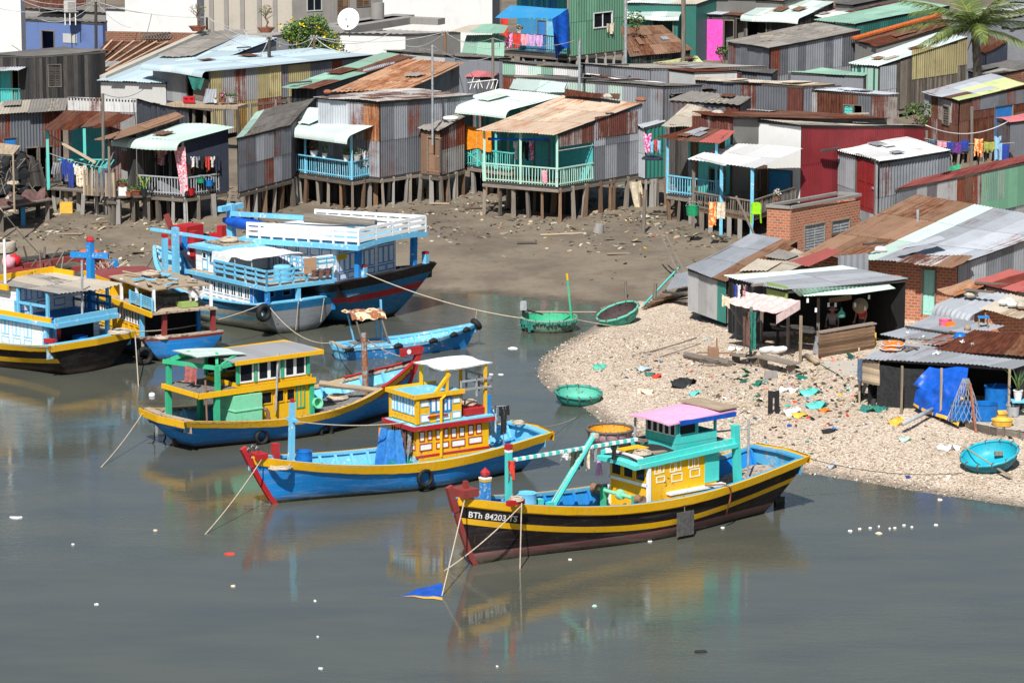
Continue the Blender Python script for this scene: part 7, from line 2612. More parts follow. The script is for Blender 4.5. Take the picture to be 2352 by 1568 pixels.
for dx in (-.6,0,.6):
 mb.box(p.x + dx - .28,p.x + dx + .28,p.y - .25,p.y + .25,p.z,p.z + .55)
solo(mb,'cupboard','low grey cupboard row at the back of the mint roofed porch','cupboard','grpan',p)
mb = MB()
mb.lathe([(0,0),(.3,.02),(.34,.08),(.3,.05),(0,.04)],18,M=MTr(h3.fw(373,366) + V((0,-.15,0))) @ Matrix.Rotation(rad(80),4,'X'))
solo(mb,'pan','large metal pan hanging on the dark back wall of the porch','pan','steel',h3.fw(373,366),True)
fl_ = [(.75,.10,.22),(.62,.06,.16),(.80,.35,.45)]
e0 = h3.F0 + (h3.F1 - h3.F0) * .0
def edge(px,py,zf):
 return Z(px,py,zf)
mb = MB()
p,q = Z(268,452,2.05),Z(345,450,2.05)
mb.beam(p,q,.5,.07)
for u in (.05,.5,.95):
 x = lerp(p,q,u)
 mb.beam(V((x.x,x.y,T(x.x,x.y) - .3)),x - V((0,0,.03)),.13)
solo(mb,'plank_shelf','plank shelf on stilts in front of the porch carrying flower pots','shelf','wood',p)
mb = MB()
c = Z(282,449,2.09)
mb.box(c.x - .2,c.x + .2,c.y - .15,c.y + .15,c.z,c.z + .42)
solo(mb,'block','white block under the round clay planter on the plank shelf','block','plw',c)
potplant('round clay planter standing on the white block',c + V((0,0,.42)),.25,.2,'terra','bush',.12)
potplant('small orange clay pot on the plank shelf',Z(296,452,2.09),.15,.24,'terra','spiky',.12)
potplant('wide brown trough of low plants on the plank shelf',Z(314,448,2.09),.32,.25,'terra','bush',.25)
potplant('white pot with a young fan leaved palm on the plank shelf',Z(331,450,2.09),.16,.32,'whitep','palm',.75)
t = thing('slat_fence','rough fence of upright bamboo slats between the washing line and the porch','fence',Z(195,445,1.95))
for i in range(17):
 x = 193 + i * 4.6
 b0 = Z(x,446 + (x - 193) * .06,1.95)
 mb = MB()
 mb.beam(b0 - V((0,0,.05)),b0 + V((RU(-.08,.08),0,1.22 + RU(-.1,.1))),.085,.03)
 mb.build('slat',R.choice(['woodl','wood','woodl']),t)
p,q = Z(115,434,1.95),Z(275,447,1.95)
mb = MB()
for k in range(6):
 mb.beam(p + V((0,.28 * k,0)),q + V((0,.28 * k,0)),.25,.05)
st_ = solo(mb,'plank_deck','plank walkway on stilts below the washing line of the teal house','deck','wood',p)
for i in range(9):
 x = lerp(p,q,i / 8) + V((RU(-.15,.15),RU(0,.9),0))
 mb = MB()
 mb.beam(V((x.x,x.y,T(x.x,x.y) - .3)) + V((RU(-.1,.1),0,0)),x - V((0,0,.02)),RU(.12,.2))
 mb.build('stilt',R.choice(['wood','woodb','concg']),st_)
yl = p.y + .05
def yw(x0,x1,y,y1,name,label,cat,mat,dy=0,**k):
 a,b_ = Yd(x0,y,yl + dy),Yd(x1,y,yl + dy)
 return hang(name,label,cat,a,b_,a.z - Yd((x0 + x1) / 2,y1,yl + dy).z,mat,**k)
GW = 'washing outside the teal house'
yw(122,140,372,400,'washing','grey trousers at the post end of the teal house washing','clothes','c_gry',shape='trousers',group=GW,slant=-.3)
yw(141,155,364,414,'washing','deep blue shirt next to the grey trousers','clothes','c_dblue',shape='rag',group=GW)
yw(156,168,372,430,'washing','second blue garment on the teal house line','clothes','c_dblue',shape='sheet',group=GW)
yw(168,178,376,402,'washing','white singlet between blue and brown print garments','clothes','c_wht',shape='shirt',group=GW)
yw(174,198,380,428,'washing','brown ring print dress on the teal house line','clothes','c_leop',group=GW)
yw(204,236,396,432,'washing','denim shorts on a yellow hanger','clothes','c_denim',shape='trousers',group=GW)
yw(234,254,384,450,'washing','long dark jeans beside the slat fence','clothes','c_denim',shape='trousers',group=GW)
a,b_ = Yd(107,350,yl),Yd(256,388,yl)
sagrope('washing line from the grey pole to the slat fence',a,b_,.1,.012,'wire',name='washing_line')
mb = MB()
g_ = Gp(110,455)
mb.beam(g_ - V((0,0,.3)),V((g_.x,g_.y,Yd(108,345,g_.y).z)),.14,.14)
solo(mb,'pole','upright grey timber pole at the end of the washing line','pole','wood',g_)
mb = MB()
mb.beam(Yd(113,312,yl + .6),Yd(220,374,yl - .1),.14,.1)
solo(mb,'leaning_beam','pale beam leaning diagonally across the teal house front','beam','woodl',Yd(220,374,yl - .1))
mb = MB()
a,b_ = Yd(133,380,yl + .7),Yd(250,380,yl + .7)
for i in range(12):
 x = lerp(a,b_,i / 11)
 mb.beam(x - V((0,0,.1)),x + V((.25,0,.28)),.05)
mb.beam(a + V((0,0,.28)),b_ + V((0,0,.28)),.06)
solo(mb,'rack','turquoise slatted rack behind the washing of the teal house','rack','turq',a)
c = Z(40,470,1.75)
t = thing('platform','timber platform on stilts at the left edge carrying a brown tarpaulin','platform',c)
mb = MB()
p,q = Z(-60,488,1.75),Z(112,458,1.75)
for k in range(7):
 mb.beam(p + V((-.1 * k,.35 * k,0)),q + V((-.1 * k,.35 * k,0)),.3,.07)
mb.build('deck','wood',t)
for u,m in ((.35,'wood'),(.64,'bluep'),(.78,'woodd'),(.97,'wood'),(.55,'woodd')):
 x = lerp(p,q,u) + V((0,.2 if m != 'woodd' else 1.8,0))
 mb = MB()
 mb.beam(V((x.x,x.y,T(x.x,x.y) - .4)),x,.2)
 mb.build('stilt',m,t)
P = []
for j in range(9):
 P.append([lerp(lerp(p,q,.18 + .07 * i),lerp(p,q,.18 + .07 * i) + V((-.2,2.2,0)),j / 8) + V((0,-.12 if j == 0 else 0,(-.15 if j == 0 else .12) + .42 * sin_(PI * j / 8) * (.6 + .4 * sin_(i * 1.9)) + RU(-.04,.04))) for i in range(12)])
mb = MB()
mb.grid(P)
solo(mb,'tarpaulin','crumpled brown tarpaulin covering the platform at the left edge','tarpaulin','browntarp',p + V((2,1,0)),True)
ropepile('coil of thick pale rope on the brown tarpaulin',Z(33,458,2.1),.42,9)
ropepile('second pale rope coil behind on the brown tarpaulin',Z(30,425,2.2),.3,6)
t = thing('net_heap','tall heap of black fishing nets and floats beside the dark grey stilt house','nets',Z(35,425,1.9))
mb = MB()
c = Z(35,405,2.4)
P = []
for j in range(9):
 P.append([c + V(((1.15 - .09 * j) * cos_(i * PI / 10) * (1 + .25 * sin_(i * 3 + j)),1.0 * sin_(i * PI / 10) * (1 + .2 * sin_(i * 5 + j)),-.75 + .24 * j + RU(-.08,.08))) for i in range(21)])
mb.grid(P)
mb.build('nets','net',t)
mb = MB()
for i in range(40):
 a = RU(0,6.28)
 q_ = c + V((1.0 * cos_(a),1.0 * sin_(a),RU(-.6,1.1)))
 mb.tube([q_,q_ + V((RU(-.4,.4),RU(-.3,.1),RU(-.5,.2))),q_ + V((RU(-.5,.5),RU(-.3,.1),RU(-.8,.1)))],.025,4)
mb.build('loose_cord','wood',t)
mb = MB()
for i in range(7):
 p = Z(62 + i * 7,428,2.0)
 mb.beam(p,p + V((-.35 + RU(-.1,.1),.3,1.25 + RU(-.2,.2))),.12,.1)
mb.build('leaning_stakes','woodd',t)
mb = MB()
p,q = Yd(-20,352,158),Yd(30,356,158)
mb.grid([[p,q],[p + V((.1,1.8,.25)),q + V((.1,1.8,.2))]])
mb.grid([[q - V((0,0,.05)),p - V((0,0,.05))],[q + V((.1,1.8,.15)),p + V((.1,1.8,.2))]])
for a in (p,q):
 mb.beam(V((a.x,a.y,1.9)),a,.08)
solo(mb,'small_roof','small tan board roof over the net heap at the left edge','roof','woodl',p)
zr5 = h5.zf + .87
def rail5(px,dz=0.0):
 p = h5.pf(px,372)
 return V((p.x,p.y - .02,zr5 + dz))
FLW = GREENS + [(.75,.12,.32),(.80,.22,.42)]
mb = MB()
mb.beam(rail5(655),rail5(800),.3,.04)
solo(mb,'plant_shelf','plank laid along the blue balcony rail under the flower pots','shelf','lblue',rail5(655))
potplant('dark glazed pot with a leafy plant at the outer end of the blue balcony',rail5(660,.02),.2,.3,'bluepl','palm',.5)
bpy.data.objects['pot.004'].data.materials[0] = G['darkpot'] = plain('dark_glaze',(.02,.035,.04),.3)
potplant('white pot full of pink flowers on the blue balcony rail',rail5(722,.02),.21,.28,'whitep','bush',.55,FLW)
potplant('small white pot with an upright spiky plant on the blue balcony',rail5(746,.02),.14,.22,'whitep','spiky',.5)
potplant('white pot with dark small leaved plant left of the balcony post',rail5(796,.02),.17,.28,'whitep','bush',.4)
q = h5.F1 + h5.sd * .45
potplant('white stone pot with grey leaved plant at the corner of the blue balcony',V((q.x,q.y,zr5)),.2,.3,'plgrey','bush',.35,[(.22,.26,.16),(.3,.32,.24)])
for i,(m,lab) in enumerate((('c_wht','white shirt on the hanger rail of the blue balcony, nearest its corner'),('c_gry','grey shirt second on the blue balcony hanger rail'),('c_pink','pale pink shirt third on the blue balcony hanger rail'),('c_mag','dark pink garment last on the blue balcony hanger rail'))):
 a,b_ = h5.F1 + h5.sd * (.9 + .28 * i),h5.F1 + h5.sd * (1.15 + .28 * i)
 hang('washing',lab,'clothes',V((a.x,a.y,zr5 + .42)),V((b_.x,b_.y,zr5 + .42)),.75,m,'shirts on the blue balcony','shirt',1.2,.05)
q = h5.fw(775,375)
mb = MB()
mb.box(q.x - .7,q.x + .5,q.y - .55,q.y - .15,h5.zf,h5.zf + .45)
mb.box(q.x - .7,q.x + .5,q.y - .2,q.y - .12,h5.zf + .45,h5.zf + 1.0)
solo(mb,'bench','dark wooden bench against the wall of the blue balcony','bench','woodblk',q)
q = h5.F0 - h5.uf * .25
mb = MB()
mb.box(q.x - .4,q.x + .1,q.y,q.y + .4,h5.zf - .1,h5.zf + .85)
solo(mb,'water_box','dull blue box standing at the outer end of the blue balcony','box','grpan',q)
p,q = h8.pf(1072,288),h8.pf(1132,294)
n_ = V((h8.uf.y,-h8.uf.x,0))
hang('orange_cloth','bright orange cloth blind hanging over the green balcony','blind',p + n_ * .1,q + n_ * .1,1.12,'orange',folds=1.2,depth=.04)
bar_rail(h8.t,V((h8.F0.x,h8.F0.y,h8.zf)),V((*(lerp(h8.F0,h8.F1,.45)).xy,h8.zf)),.95,'turq',cross=True)
wash(h9,'pink_cloth','pink shirt hung over the weathered balcony rail','clothes',1246,1258,390,420,'c_pink')
for i,(x0,x1,m,lab) in enumerate(((1160,1170,'c_wht','white garment on the streaked house porch, at the outer end'),(1172,1184,'c_navy','dark blue garment on the streaked house porch'),(1184,1196,'c_blk','black garment on the streaked house porch'),(1196,1206,'c_mag','dull pink garment on the streaked house porch'))):
 wash(h9,'washing',lab,'clothes',x0,x1,328,372,m,fwd=-.8,group='washing on the streaked house porch',shape='shirt')
wash(h9,'awning_strip','blue strip of tarpaulin under the eave of the streaked roof','tarpaulin',1120,1262,316,328,'bluet',fwd=-.02,folds=5)
mb = MB()
p,q = h9.rp(1282,347),h9.rp(1364,334)
mb.tube([p,q],.03,6)
solo(mb,'pole','thin metal pole fixed across the teal door of the streaked roof house','pole','steel',p)
a = h9.rp(1444,416)
hang('canvas','long pale canvas hanging to the mud beside the streaked roof house','canvas',a + V((0,-.15,0)),a + V((.6,.2,0)),1.75,'c_cream',folds=1.5,depth=.1,slant=.5,taper=.6)
for (x0,x1,y0,y1,m,lab,sh) in ((1478,1496,306,350,'c_mag','magenta checked shirt on the white lean-to','shirt'),(1492,1502,322,352,'c_lblue','pale blue garment beside the magenta shirt','shirt'),(1502,1512,320,348,'c_red','red garment on the white lean-to','shirt'),(1510,1518,322,352,'c_lblue','small blue garment at the far end of the lean-to washing','rag')):
 p,q = Yd(x0,y0,160.5),Yd(x1,y0,160.5)
 hang('washing',lab,'clothes',p,q,p.z - Yd(x0,y1,160.5).z,m,'washing on the white lean-to',sh,1.5,.06)
ropepile('heap of dark cloth and rags on the landing below the lean-to washing',Yd(1498,368,160.3),.5,8,'c_navy')
n_ = V((.45,-.85,0))
p,q = h12.t.location,None
va,vb = Z(1600,508,2.0),Z(1762,528,2.0)
def vr(px,py,y=None):
 return plane(px,py,va,V((-(vb - va).y,(vb - va).x,0)).normalized())
for x0,x1,y0,y1,m,lab in ((1626,1643,462,518,'c_oran','orange patterned sarong over the verandah rail'),(1646,1662,463,500,'c_cream','cream towel over the verandah rail beside the sarong')):
 p,q = vr(x0,y0) + n_ * .08,vr(x1,y0) + n_ * .08
 hang('towel',lab,'towel',p,q,p.z - vr(x0,y1).z,m,folds=1.5)
b_ = bucket('green mesh basket hung at the corner of the verandah',vr(1588,494) + n_ * .1,.26,.42,'greenpl','basket','basket')
q = lerp(va,vb,.65) + V((.7,1.3,0))
t = thing('plastic_chair','lime green plastic chair on the verandah','chair',q)
mb = MB()
mb.box(q.x - .22,q.x + .22,q.y - .2,q.y + .2,q.z + .4,q.z + .44)
mb.build('seat','limepl',t)
mb = MB()
P = [[q + V((.24 * cos_(PI * i / 6) if j else .22 * cos_(PI * i / 6),.1 + .12 * sin_(PI * i / 6),.44 + .45 * j * sin_(PI * (i + 1) / 8) ** .3)) for i in range(7)] for j in (0,1)]
mb.grid(P)
mb.build('backrest','limepl',t)
for x in (-.19,.19):
 for y in (-.17,.17):
  mb = MB()
  mb.beam(q + V((x * 1.15,y * 1.15,0)),q + V((x,y,.4)),.05)
  mb.build('leg','limepl',t)
q = q + V((.85,.1,0))
t = thing('table','small blue plastic table beside the lime chair','table',q)
mb = MB()
mb.box(q.x - .35,q.x + .35,q.y - .3,q.y + .3,q.z + .56,q.z + .6)
mb.build('table_top','bluepl',t)
for x in (-.29,.29):
 for y in (-.24,.24):
  mb = MB()
  mb.beam(q + V((x,y,0)),q + V((x,y,.56)),.05)
  mb.build('leg','bluepl',t)
potplant('orange pot with a white flowered plant hanging by the blue verandah post',q + V((.1,.3,.95)),.13,.18,'terra','bush',.35,GREENS[:1] + [(.7,.6,.6)])
mb = MB()
mb.beam(vr(1737,528) + V((0,-.2,-.4)),vr(1690,455) + V((0,-.1,.1)),.07)
solo(mb,'pole','thin pole leaning on the verandah rail','pole','wood',vr(1737,528))
for (x0,y0,x1,y1,z1,lab) in ((1572,660,1510,522,2.6,'long pale stick leaning over the mud beside the ribbed hut'),(1586,655,1524,528,2.5,'bundle wrapped stick leaning beside the long pale one')):
 a = Gp(x0,y0)
 mb = MB()
 mb.tube([a,Z(x1,y1,z1)],.06,6,r2=.035)
 solo(mb,'stick',lab,'stick','wood',a)
for px,py,h_,lab in ((1438,686,.75,'thin dark stake standing in the mud near the teal coracle'),(1501,702,.95,'thick stake bound with rope at the edge of the shells'),(1477,535,2.0,'broken upright pile standing alone in front of the canvas'),(100,607,.8,'leaning broken stump in the mud beyond the left boat'),(1787,945,.75,'rough stake on the lower shells holding black trousers')):
 a = Gp(px,py)
 mb = MB()
 mb.tube([a - V((0,0,.3)),a + V((RU(-.08,.08),0,h_))],.09 if h_ > .8 else .06,7)
 solo(mb,'stake',lab,'stake','wood',a)
a = Gp(1775,950)
hang('trousers','black trousers hanging stiff on the stake on the shells','clothes',a + V((-.18,-.05,.85)),a + V((.22,-.05,.85)),.8,'c_blk',shape='trousers',folds=.5,depth=.03)
t = thing('plank_pile','pile of old planks and a roofing sheet sloping down to the teal coracle','planks',Gp(1540,690))
for i in range(9):
 a,b_ = Gp(1478 + i * 6,712 - i * 2),Gp(1590 + RU(-6,6),668 + i * 5)
 mb = MB()
 mb.beam(a + V((0,0,.08 + .05 * i)),b_ + V((0,0,.15 + .05 * i)),.22,.05)
 mb.build('plank',R.choice(['wood','woodd','woodb']),t)
mb = MB()
mb.beam(Gp(1478,712) + V((0,0,.2)),Gp(1560,640) + V((0,0,.5)),.08,.05)
mb.build('green_plank','turq',t)
a = Gp(1530,690) + V((0,0,.45))
mb = MB()
sheet(mb,a,a + V((1.4,.5,.15)),a + V((1.9,2.4,.5)),a + V((.5,1.9,.4)),(0,),rust=.2)
mb.build('roofing_sheet','galv',t)
t = thing('winch_frame','fallen log with a rusty iron winch frame tangled in rope on the shells','winch',Gp(1610,830))
mb = MB()
mb.tube([Gp(1574,822) + V((0,0,.12)),Gp(1676,842) + V((0,0,.12))],.13,8)
mb.build('log','wood',t)
mb = MB()
mb.beam(Gp(1646,822),Gp(1646,822) + V((0,0,.75)),.06)
mb.beam(Gp(1600,828) + V((0,0,.3)),Gp(1690,826) + V((0,0,.25)),.06)
mb.box(*sum(([c - .2,c + .2] for c in (Gp(1638,826) + V((0,0,.25)))),[]))
mb.build('iron_frame','rustb',t)
mb = MB()
mb.tube(coil(Gp(1640,835),.6,4,.02,.2,.8),.02,5)
mb.build('tangled_rope','roped',t)
def stallp(px,py,dz=0):
 return Gp(px,py) + V((0,0,dz))
t = thing('work_bench','rough plank bench standing on the shells in front of the stall','bench',Gp(1775,850))
mb = MB()
p,q = Gp(1745,842) + V((0,0,.42)),Gp(1825,862) + V((0,0,.42))
mb.beam(p,q,.55,.06)
mb.build('bench_top','wood',t)
for u in (.1,.9):
 mb = MB()
 x = lerp(p,q,u)
 mb.beam(V((x.x,x.y,T(x.x,x.y) - .05)),x,.32,.08)
 mb.build('leg','wood',t)
t = thing('work_bench','second lower plank bench between the stall posts and the winch frame','bench',Gp(1710,836))
mb = MB()
p,q = Gp(1685,832) + V((0,0,.3)),Gp(1738,838) + V((0,0,.3))
mb.beam(p,q,.45,.05)
mb.build('bench_top','wood',t)
for u in (.1,.9):
 mb = MB()
 x = lerp(p,q,u)
 mb.beam(V((x.x,x.y,T(x.x,x.y) - .05)),x,.3,.06)
 mb.build('leg','wood',t)
for px,lab in ((1765,'white sack slumped on the bench in front of the stall'),(1790,'rolled white sack lying behind the first one')):
 c = Gp(px,832) + V((0,.15,.45))
 mb = MB()
 mb.lathe([(0,-.36),(.12,-.32),(.14,-.1),(.11,.2),(.06,.3),(0,.32)],12,M=MTr(c) @ Matrix.Rotation(rad(75),4,'Y') @ Matrix.Rotation(rad(20),4,'X'),sy=.7)
 solo(mb,'sack',lab,'sack','c_wht',c,True)
mb = MB()
p,q = Gp(1852,824) + V((0,0,.12)),Gp(1878,838) + V((0,0,.1))
mb.tube([p,q],.1,10)
solo(mb,'log','short pale log lying at the foot of the stall post','log','woodl',p,True)
st0,st1 = Gp(1865,815),Gp(2008,790)
def sp_(px,py,dy=0.0):
 return plane(px,py,st0 + V((0,dy,0)),V((-(st1 - st0).y,(st1 - st0).x,0)).normalized())
hang('sack','lilac and teal printed sack hanging at the stall counter','sack',sp_(1896,765,-.15),sp_(1926,765,-.15),.95,'c_lil',folds=1.2,depth=.06,slant=.2,taper=.8)
hang('net_bag','grey net bag hanging from the forked stall post','bag',sp_(1873,770,-.2),sp_(1888,770,-.2),.75,'c_gry',folds=1,depth=.1,taper=1.3)
p = sp_(2003,764,-.25)
t = thing('shopping_bag','yellow shopping bag hanging at the right end of the stall counter','bag',p)
mb = MB()
mb.box(p.x - .14,p.x + .16,p.y - .05,p.y + .05,p.z - .42,p.z)
mb.build('bag_body','yelpl',t)
mb = MB()
mb.box(p.x - .08,p.x + .1,p.y - .058,p.y - .05,p.z - .32,p.z - .26)
mb.build('printed_band','black',t)
mb = MB()
mb.tube([p + V((-.1,0,0)),p + V((0,0,.28)),p + V((.1,0,0))],.015,5)
mb.build('handle','whitep',t)
for px,py,lab in ((1855,690,'card tag in the stall near the mint awning end'),(1874,712,'white card hanging beside the green bag'),(1919,700,'white tag above the green bag in the stall'),(1903,700,'white tag left of the straw hat'),(1964,700,'white tag over the straw hat'),(1987,708,'white tag right of the straw hat'),(1996,682,'white tag at the right stall post')):
 p = sp_(px,py,.3)
 mb = MB()
 mb.box(p.x - .04,p.x + .04,p.y - .02,p.y + .02,p.z - .08,p.z + .08)
 solo(mb,'tag',lab,'tag','whitep',p,group='white tags hanging in the stall')
p = sp_(1976,702,.6)
mb = MB()
mb.lathe([(0,.12),(.1,.11),(.14,.03),(.3,0),(.3,-.015),(0,-.01)],20,M=MTr(p) @ Matrix.Rotation(rad(85),4,'X'))
solo(mb,'straw_hat','round straw hat hanging in the dark stall','hat','woodl',p,True)
p = sp_(1933,712,.3)
mb = MB()
mb.lathe([(0,-.3),(.15,-.28),(.14,-.12),(.03,.02),(.02,.1),(0,.1)],10,M=MTr(p),sy=.6)
solo(mb,'plastic_bag','small green plastic bag hanging in the dark stall','bag','c_in',p,True)
p = sp_(1918,684,.5)
mb = MB()
mb.beam(sp_(1905,690,.5),sp_(1955,682,.5),.06,.18)
solo(mb,'board','brown board hanging under the mint awning in the stall','board','woodb',p)
a = Gp(1700,800)
hang('curtain','brown cloth curtain at the left corner of the stall below the pink awning','curtain',sp_(1707,712,-.35),sp_(1722,714,-.35),1.35,'c_brown',folds=1.2)
hang('curtain','green cloth curtain beside the brown one in the stall','curtain',sp_(1722,712,-.2),sp_(1736,716,-.2),1.5,'netg',folds=1.2)
for i,(x,m,lab) in enumerate(((1685,'c_dblue','blue garment under the stall roof edge, nearest the green sheet wall'),(1692,'c_wht','white garment under the stall roof edge'),(1699,'c_blk','black striped garment under the stall roof edge'),(1706,'c_flsh','floral garment under the stall roof edge next to the lime board'))):
 p,q = sp_(x,652,-1.0),sp_(x + 8,653,-1.0)
 hang('washing',lab,'clothes',p,q,.5,m,'washing under the stall roof edge','shirt',1.2)
a,b_ = Gp(1738,800),sp_(1657,675,-1.0)
mb = MB()
mb.tube([a,b_],.03,6)
solo(mb,'flag_pole','leaning pole with a small flag at the stall corner','pole','wood',a)
hang('flag','small white and yellow flag on the leaning pole','flag',b_ + V((.02,0,0)),b_ + V((.3,0,-.1)),.42,'c_cream',folds=1,depth=.06)
p = Gp(1718,756)
mb = MB()
mb.lathe([(0,0),(.22,.02),(.25,.3),(.2,.5),(.06,.56),(0,.56)],12,M=MTr(p),sy=.7)
solo(mb,'yellow_can','pale yellow jerrycan standing at the stall corner','jerrycan','lime',p,True)
bpy.data.objects['yellow_can'].data.materials[0] = G['pyel'] = plain('pale_yellow_plastic',(.68,.66,.25),.5)
mb = MB()
P = [[Gp(x,y) + V((0,0,.06)) for x,y in r] for r in (((1606,722),(1660,738),(1700,755),(1760,775)),((1612,738),(1660,752),(1700,770),(1752,790)))]
mb.grid(P)
mb.grid([[p for p in P[1]],[p - V((0,.05,.25)) for p in P[1]]])
solo(mb,'concrete_step','broken concrete footing along the front of the patchwork hut','step','concg',P[0][0])
mb = MB()
P = [[Gp(x,y) + V((0,0,.05)) for x,y in r] for r in (((1880,836),(1985,828),(2010,800)),((1930,865),(1975,860),(2030,830)))]
mb.grid(P)
mb.grid([P[1],[p - V((0,.02,.25)) for p in P[1]]])
solo(mb,'concrete_apron','worn concrete apron between the stall counter and the low hut','step','conc',P[0][0])
p = Gp(1772,868)
mb = MB()
mb.box(p.x - .25,p.x + .2,p.y - .12,p.y + .12,p.z,p.z + .25)
solo(mb,'concrete_block','broken concrete block lying on the green netting','block','concg',p)
f0,f1 = Gp(1985,905),Gp(2300,965)
def hp_(px,py,dy=0.0):
 return plane(px,py,h21.F0 + V((0,dy,0)),V((-(h21.F1 - h21.F0).y,(h21.F1 - h21.F0).x,0)).normalized())
p,q = hp_(2016,836,-.1),hp_(2122,848,-.1)
hang('shade_net','black shade net hanging as the front wall of the low hut','shade net',p,q,p.z - hp_(2016,948,-.1).z,'blackt',folds=1.5,depth=.05)
P = []
p,q = hp_(2135,842,-.15),hp_(2224,846,-.15)
e0,e1 = Gp(2096,945) + V((0,-.1,.25)),Gp(2200,985) + V((0,-.1,.1))
for j in range(15):
 v = j / 14
 row = []
 for i in range(17):
  u = i / 16
  x = lerp(lerp(p,q,u),lerp(e0,e1,u),v)
  pin = sin_(PI * v)
  x = x + V((-.35 * pin * (1 - u) * (1 if v < .5 else .4),-.22 * pin - .12 * sin_(u * 8 + v * 9) * pin - .1 * sin_((u - v) * 11) * pin,-.05 * sin_(u * 6)))
  row.append(x)
 P.append(row)
mb = MB()
mb.grid(P,mf=lambda j,i: 1 if (j == 13 or (i == 15 and j > 6)) and (i + j) % 5 else 0)
solo(mb,'tarpaulin','big blue tarpaulin with yellow hem draped over the front of the low hut','tarpaulin',['bluet','yelpl'],p,True)
p = hp_(1982,828,-.1)
mb = MB()
for i in range(10):
 a = hp_(1980,826 + i * 5.4,-.12)
 b_ = hp_(2020,836 + i * 5.2,-.12)
 mb.beam(a,b_,.03,.085)
for x in (1981,1993,2006,2019):
 mb.beam(hp_(x,826,-.09),hp_(x,884,-.09),.05,.04)
solo(mb,'woven_panel','woven split bamboo panel at the left end of the low hut','panel','woodl',p)
t = thing('old_bench','broken wooden boat seat and props under the woven panel','wreckage',Gp(1985,925))
for (x0,y0,z0,x1,y1,z1) in ((1965,915,.1,2012,925,.25),(1972,925,0,1992,875,1.2),(1966,905,.3,2010,912,.4),(2005,935,0,2015,890,.9)):
 mb = MB()
 mb.beam(Gp(x0,y0) + V((0,0,z0)),Gp(x1,y1) + V((0,0,z1 if z1 < .6 else .9)),.16,.07)
 mb.build('plank','woodd',t)
hang('jeans','faded jeans hung over the stake beside the woven panel','clothes',hp_(1969,822,-.3),hp_(1980,822,-.3),.85,'c_denim',folds=1)
mb = MB()
a = Gp(1974,930)
mb.beam(a,Yd(1973,798,a.y),.06)
solo(mb,'stake','tall thin stake at the left corner of the low hut roof','stake','woodl',a)
t = thing('landing','raised sandy landing edged with broken boards at the right of the low hut','landing',Gp(2270,985))
L = [(2188,965),(2230,985),(2290,1000),(2360,1008),(2440,1000)]
B_ = [(2200,905),(2240,905),(2300,905),(2370,905),(2450,900)]
mb = MB()
F = [Gp(*p) for p in L]
K_ = [Gp(*p) for p in B_]
zt = .95
mb.grid([[V((p.x,p.y,zt)) for p in F],[V((p.x,p.y,zt + .02)) for p in K_]])
mb.build('sand_top','stone',t)
mb = MB()
for i in range(4):
 for k in range(3):
  a,b_ = F[i],F[i + 1]
  mb.beam(V((a.x,a.y - .03,zt - .1 - .2 * k)),V((b_.x,b_.y - .03,zt - .1 - .2 * k + RU(-.04,.04))),.06,.19)
 for u in (.2,.7):
  x = lerp(F[i],F[i + 1],u)
  mb.beam(V((x.x + .05,x.y - .1,T(x.x,x.y) - .2)),V((x.x,x.y - .08,zt + RU(-.05,.15))),.12,.07)
mb.build('edge_boards','wood',t)
def lp(px,py):
 return Z(px,py,zt + .02)
bucket('yellow plastic basin on the landing nearer the edge',lp(2302,976),.32,.2,'yelpl','basin','basin',handle=False)
bucket('yellow plastic basin behind on the landing',lp(2290,960),.31,.2,'yelpl','basin','basin',handle=False)
bucket('white printed paint bucket on the landing',lp(2326,955),.2,.36,'pvc')
bucket('cut open blue drum on the landing',lp(2262,962),.42,.55,'bluepl','tub','tub',1.05,False)
bucket('blue drum behind the chicken wire cone',lp(2206,962),.36,.6,'bluepl','tub','tub',1.05,False)
bucket('large blue drum in the shade at the back of the landing',lp(2292,935),.45,.75,'bluepl','tub','tub',1.05,False)
mb = MB()
c = lp(2216,965)
for i in range(18):
 a0 = i * 2 * PI / 18
 for sgn in (1,-1):
  mb.tube([c + V((lerp(.62,.1,k / 5) * cos_(a0 + sgn * k * .25),lerp(.62,.1,k / 5) * .7 * sin_(a0 + sgn * k * .25),1.45 * k / 5)) for k in range(6)],.008,3,cap=False)
solo(mb,'wire_cage','cone of chicken wire standing against the hut post','wire cage','steel',c)
mb = MB()
mb.beam(Gp(2240,990) + V((0,-.1,0)),Yd(2228,880,Gp(2240,990).y + .4),.07)
solo(mb,'plank','reddish plank leaning on the chicken wire cone','plank','terra',Gp(2240,990))
q = lp(2345,955)
t = thing('side_table','small grey table under the hut roof carrying a potted plant','table',q)
mb = MB()
mb.box(q.x - .35,q.x + .5,q.y - .25,q.y + .25,q.z + .5,q.z + .55)
mb.build('table_top','b_lb',t)
for x in (-.3,.45):
 mb = MB()
 mb.box(q.x + x - .03,q.x + x + .03,q.y - .2,q.y - .14,q.z,q.z + .5)
 mb.build('leg','wood',t)
potplant('white pot with tall pointed leaves on the grey table',q + V((-.12,0,.55)),.16,.35,'whitep','spiky',.85)
mb = MB()
a,b_ = Gp(2073,998) + V((0,0,.38)),Gp(2150,955) + V((0,0,.3))
mb.tube([a,b_],.075,12)
solo(mb,'pipe','grey plastic pipe sticking out from under the blue tarpaulin','pipe','pvc',a,True)
def roofp(H,px,py,up=.05):
 n = (H.b - H.a).cross(H.c - H.b).normalized()
 return plane(px,py,H.b,n) + V((0,0,up))
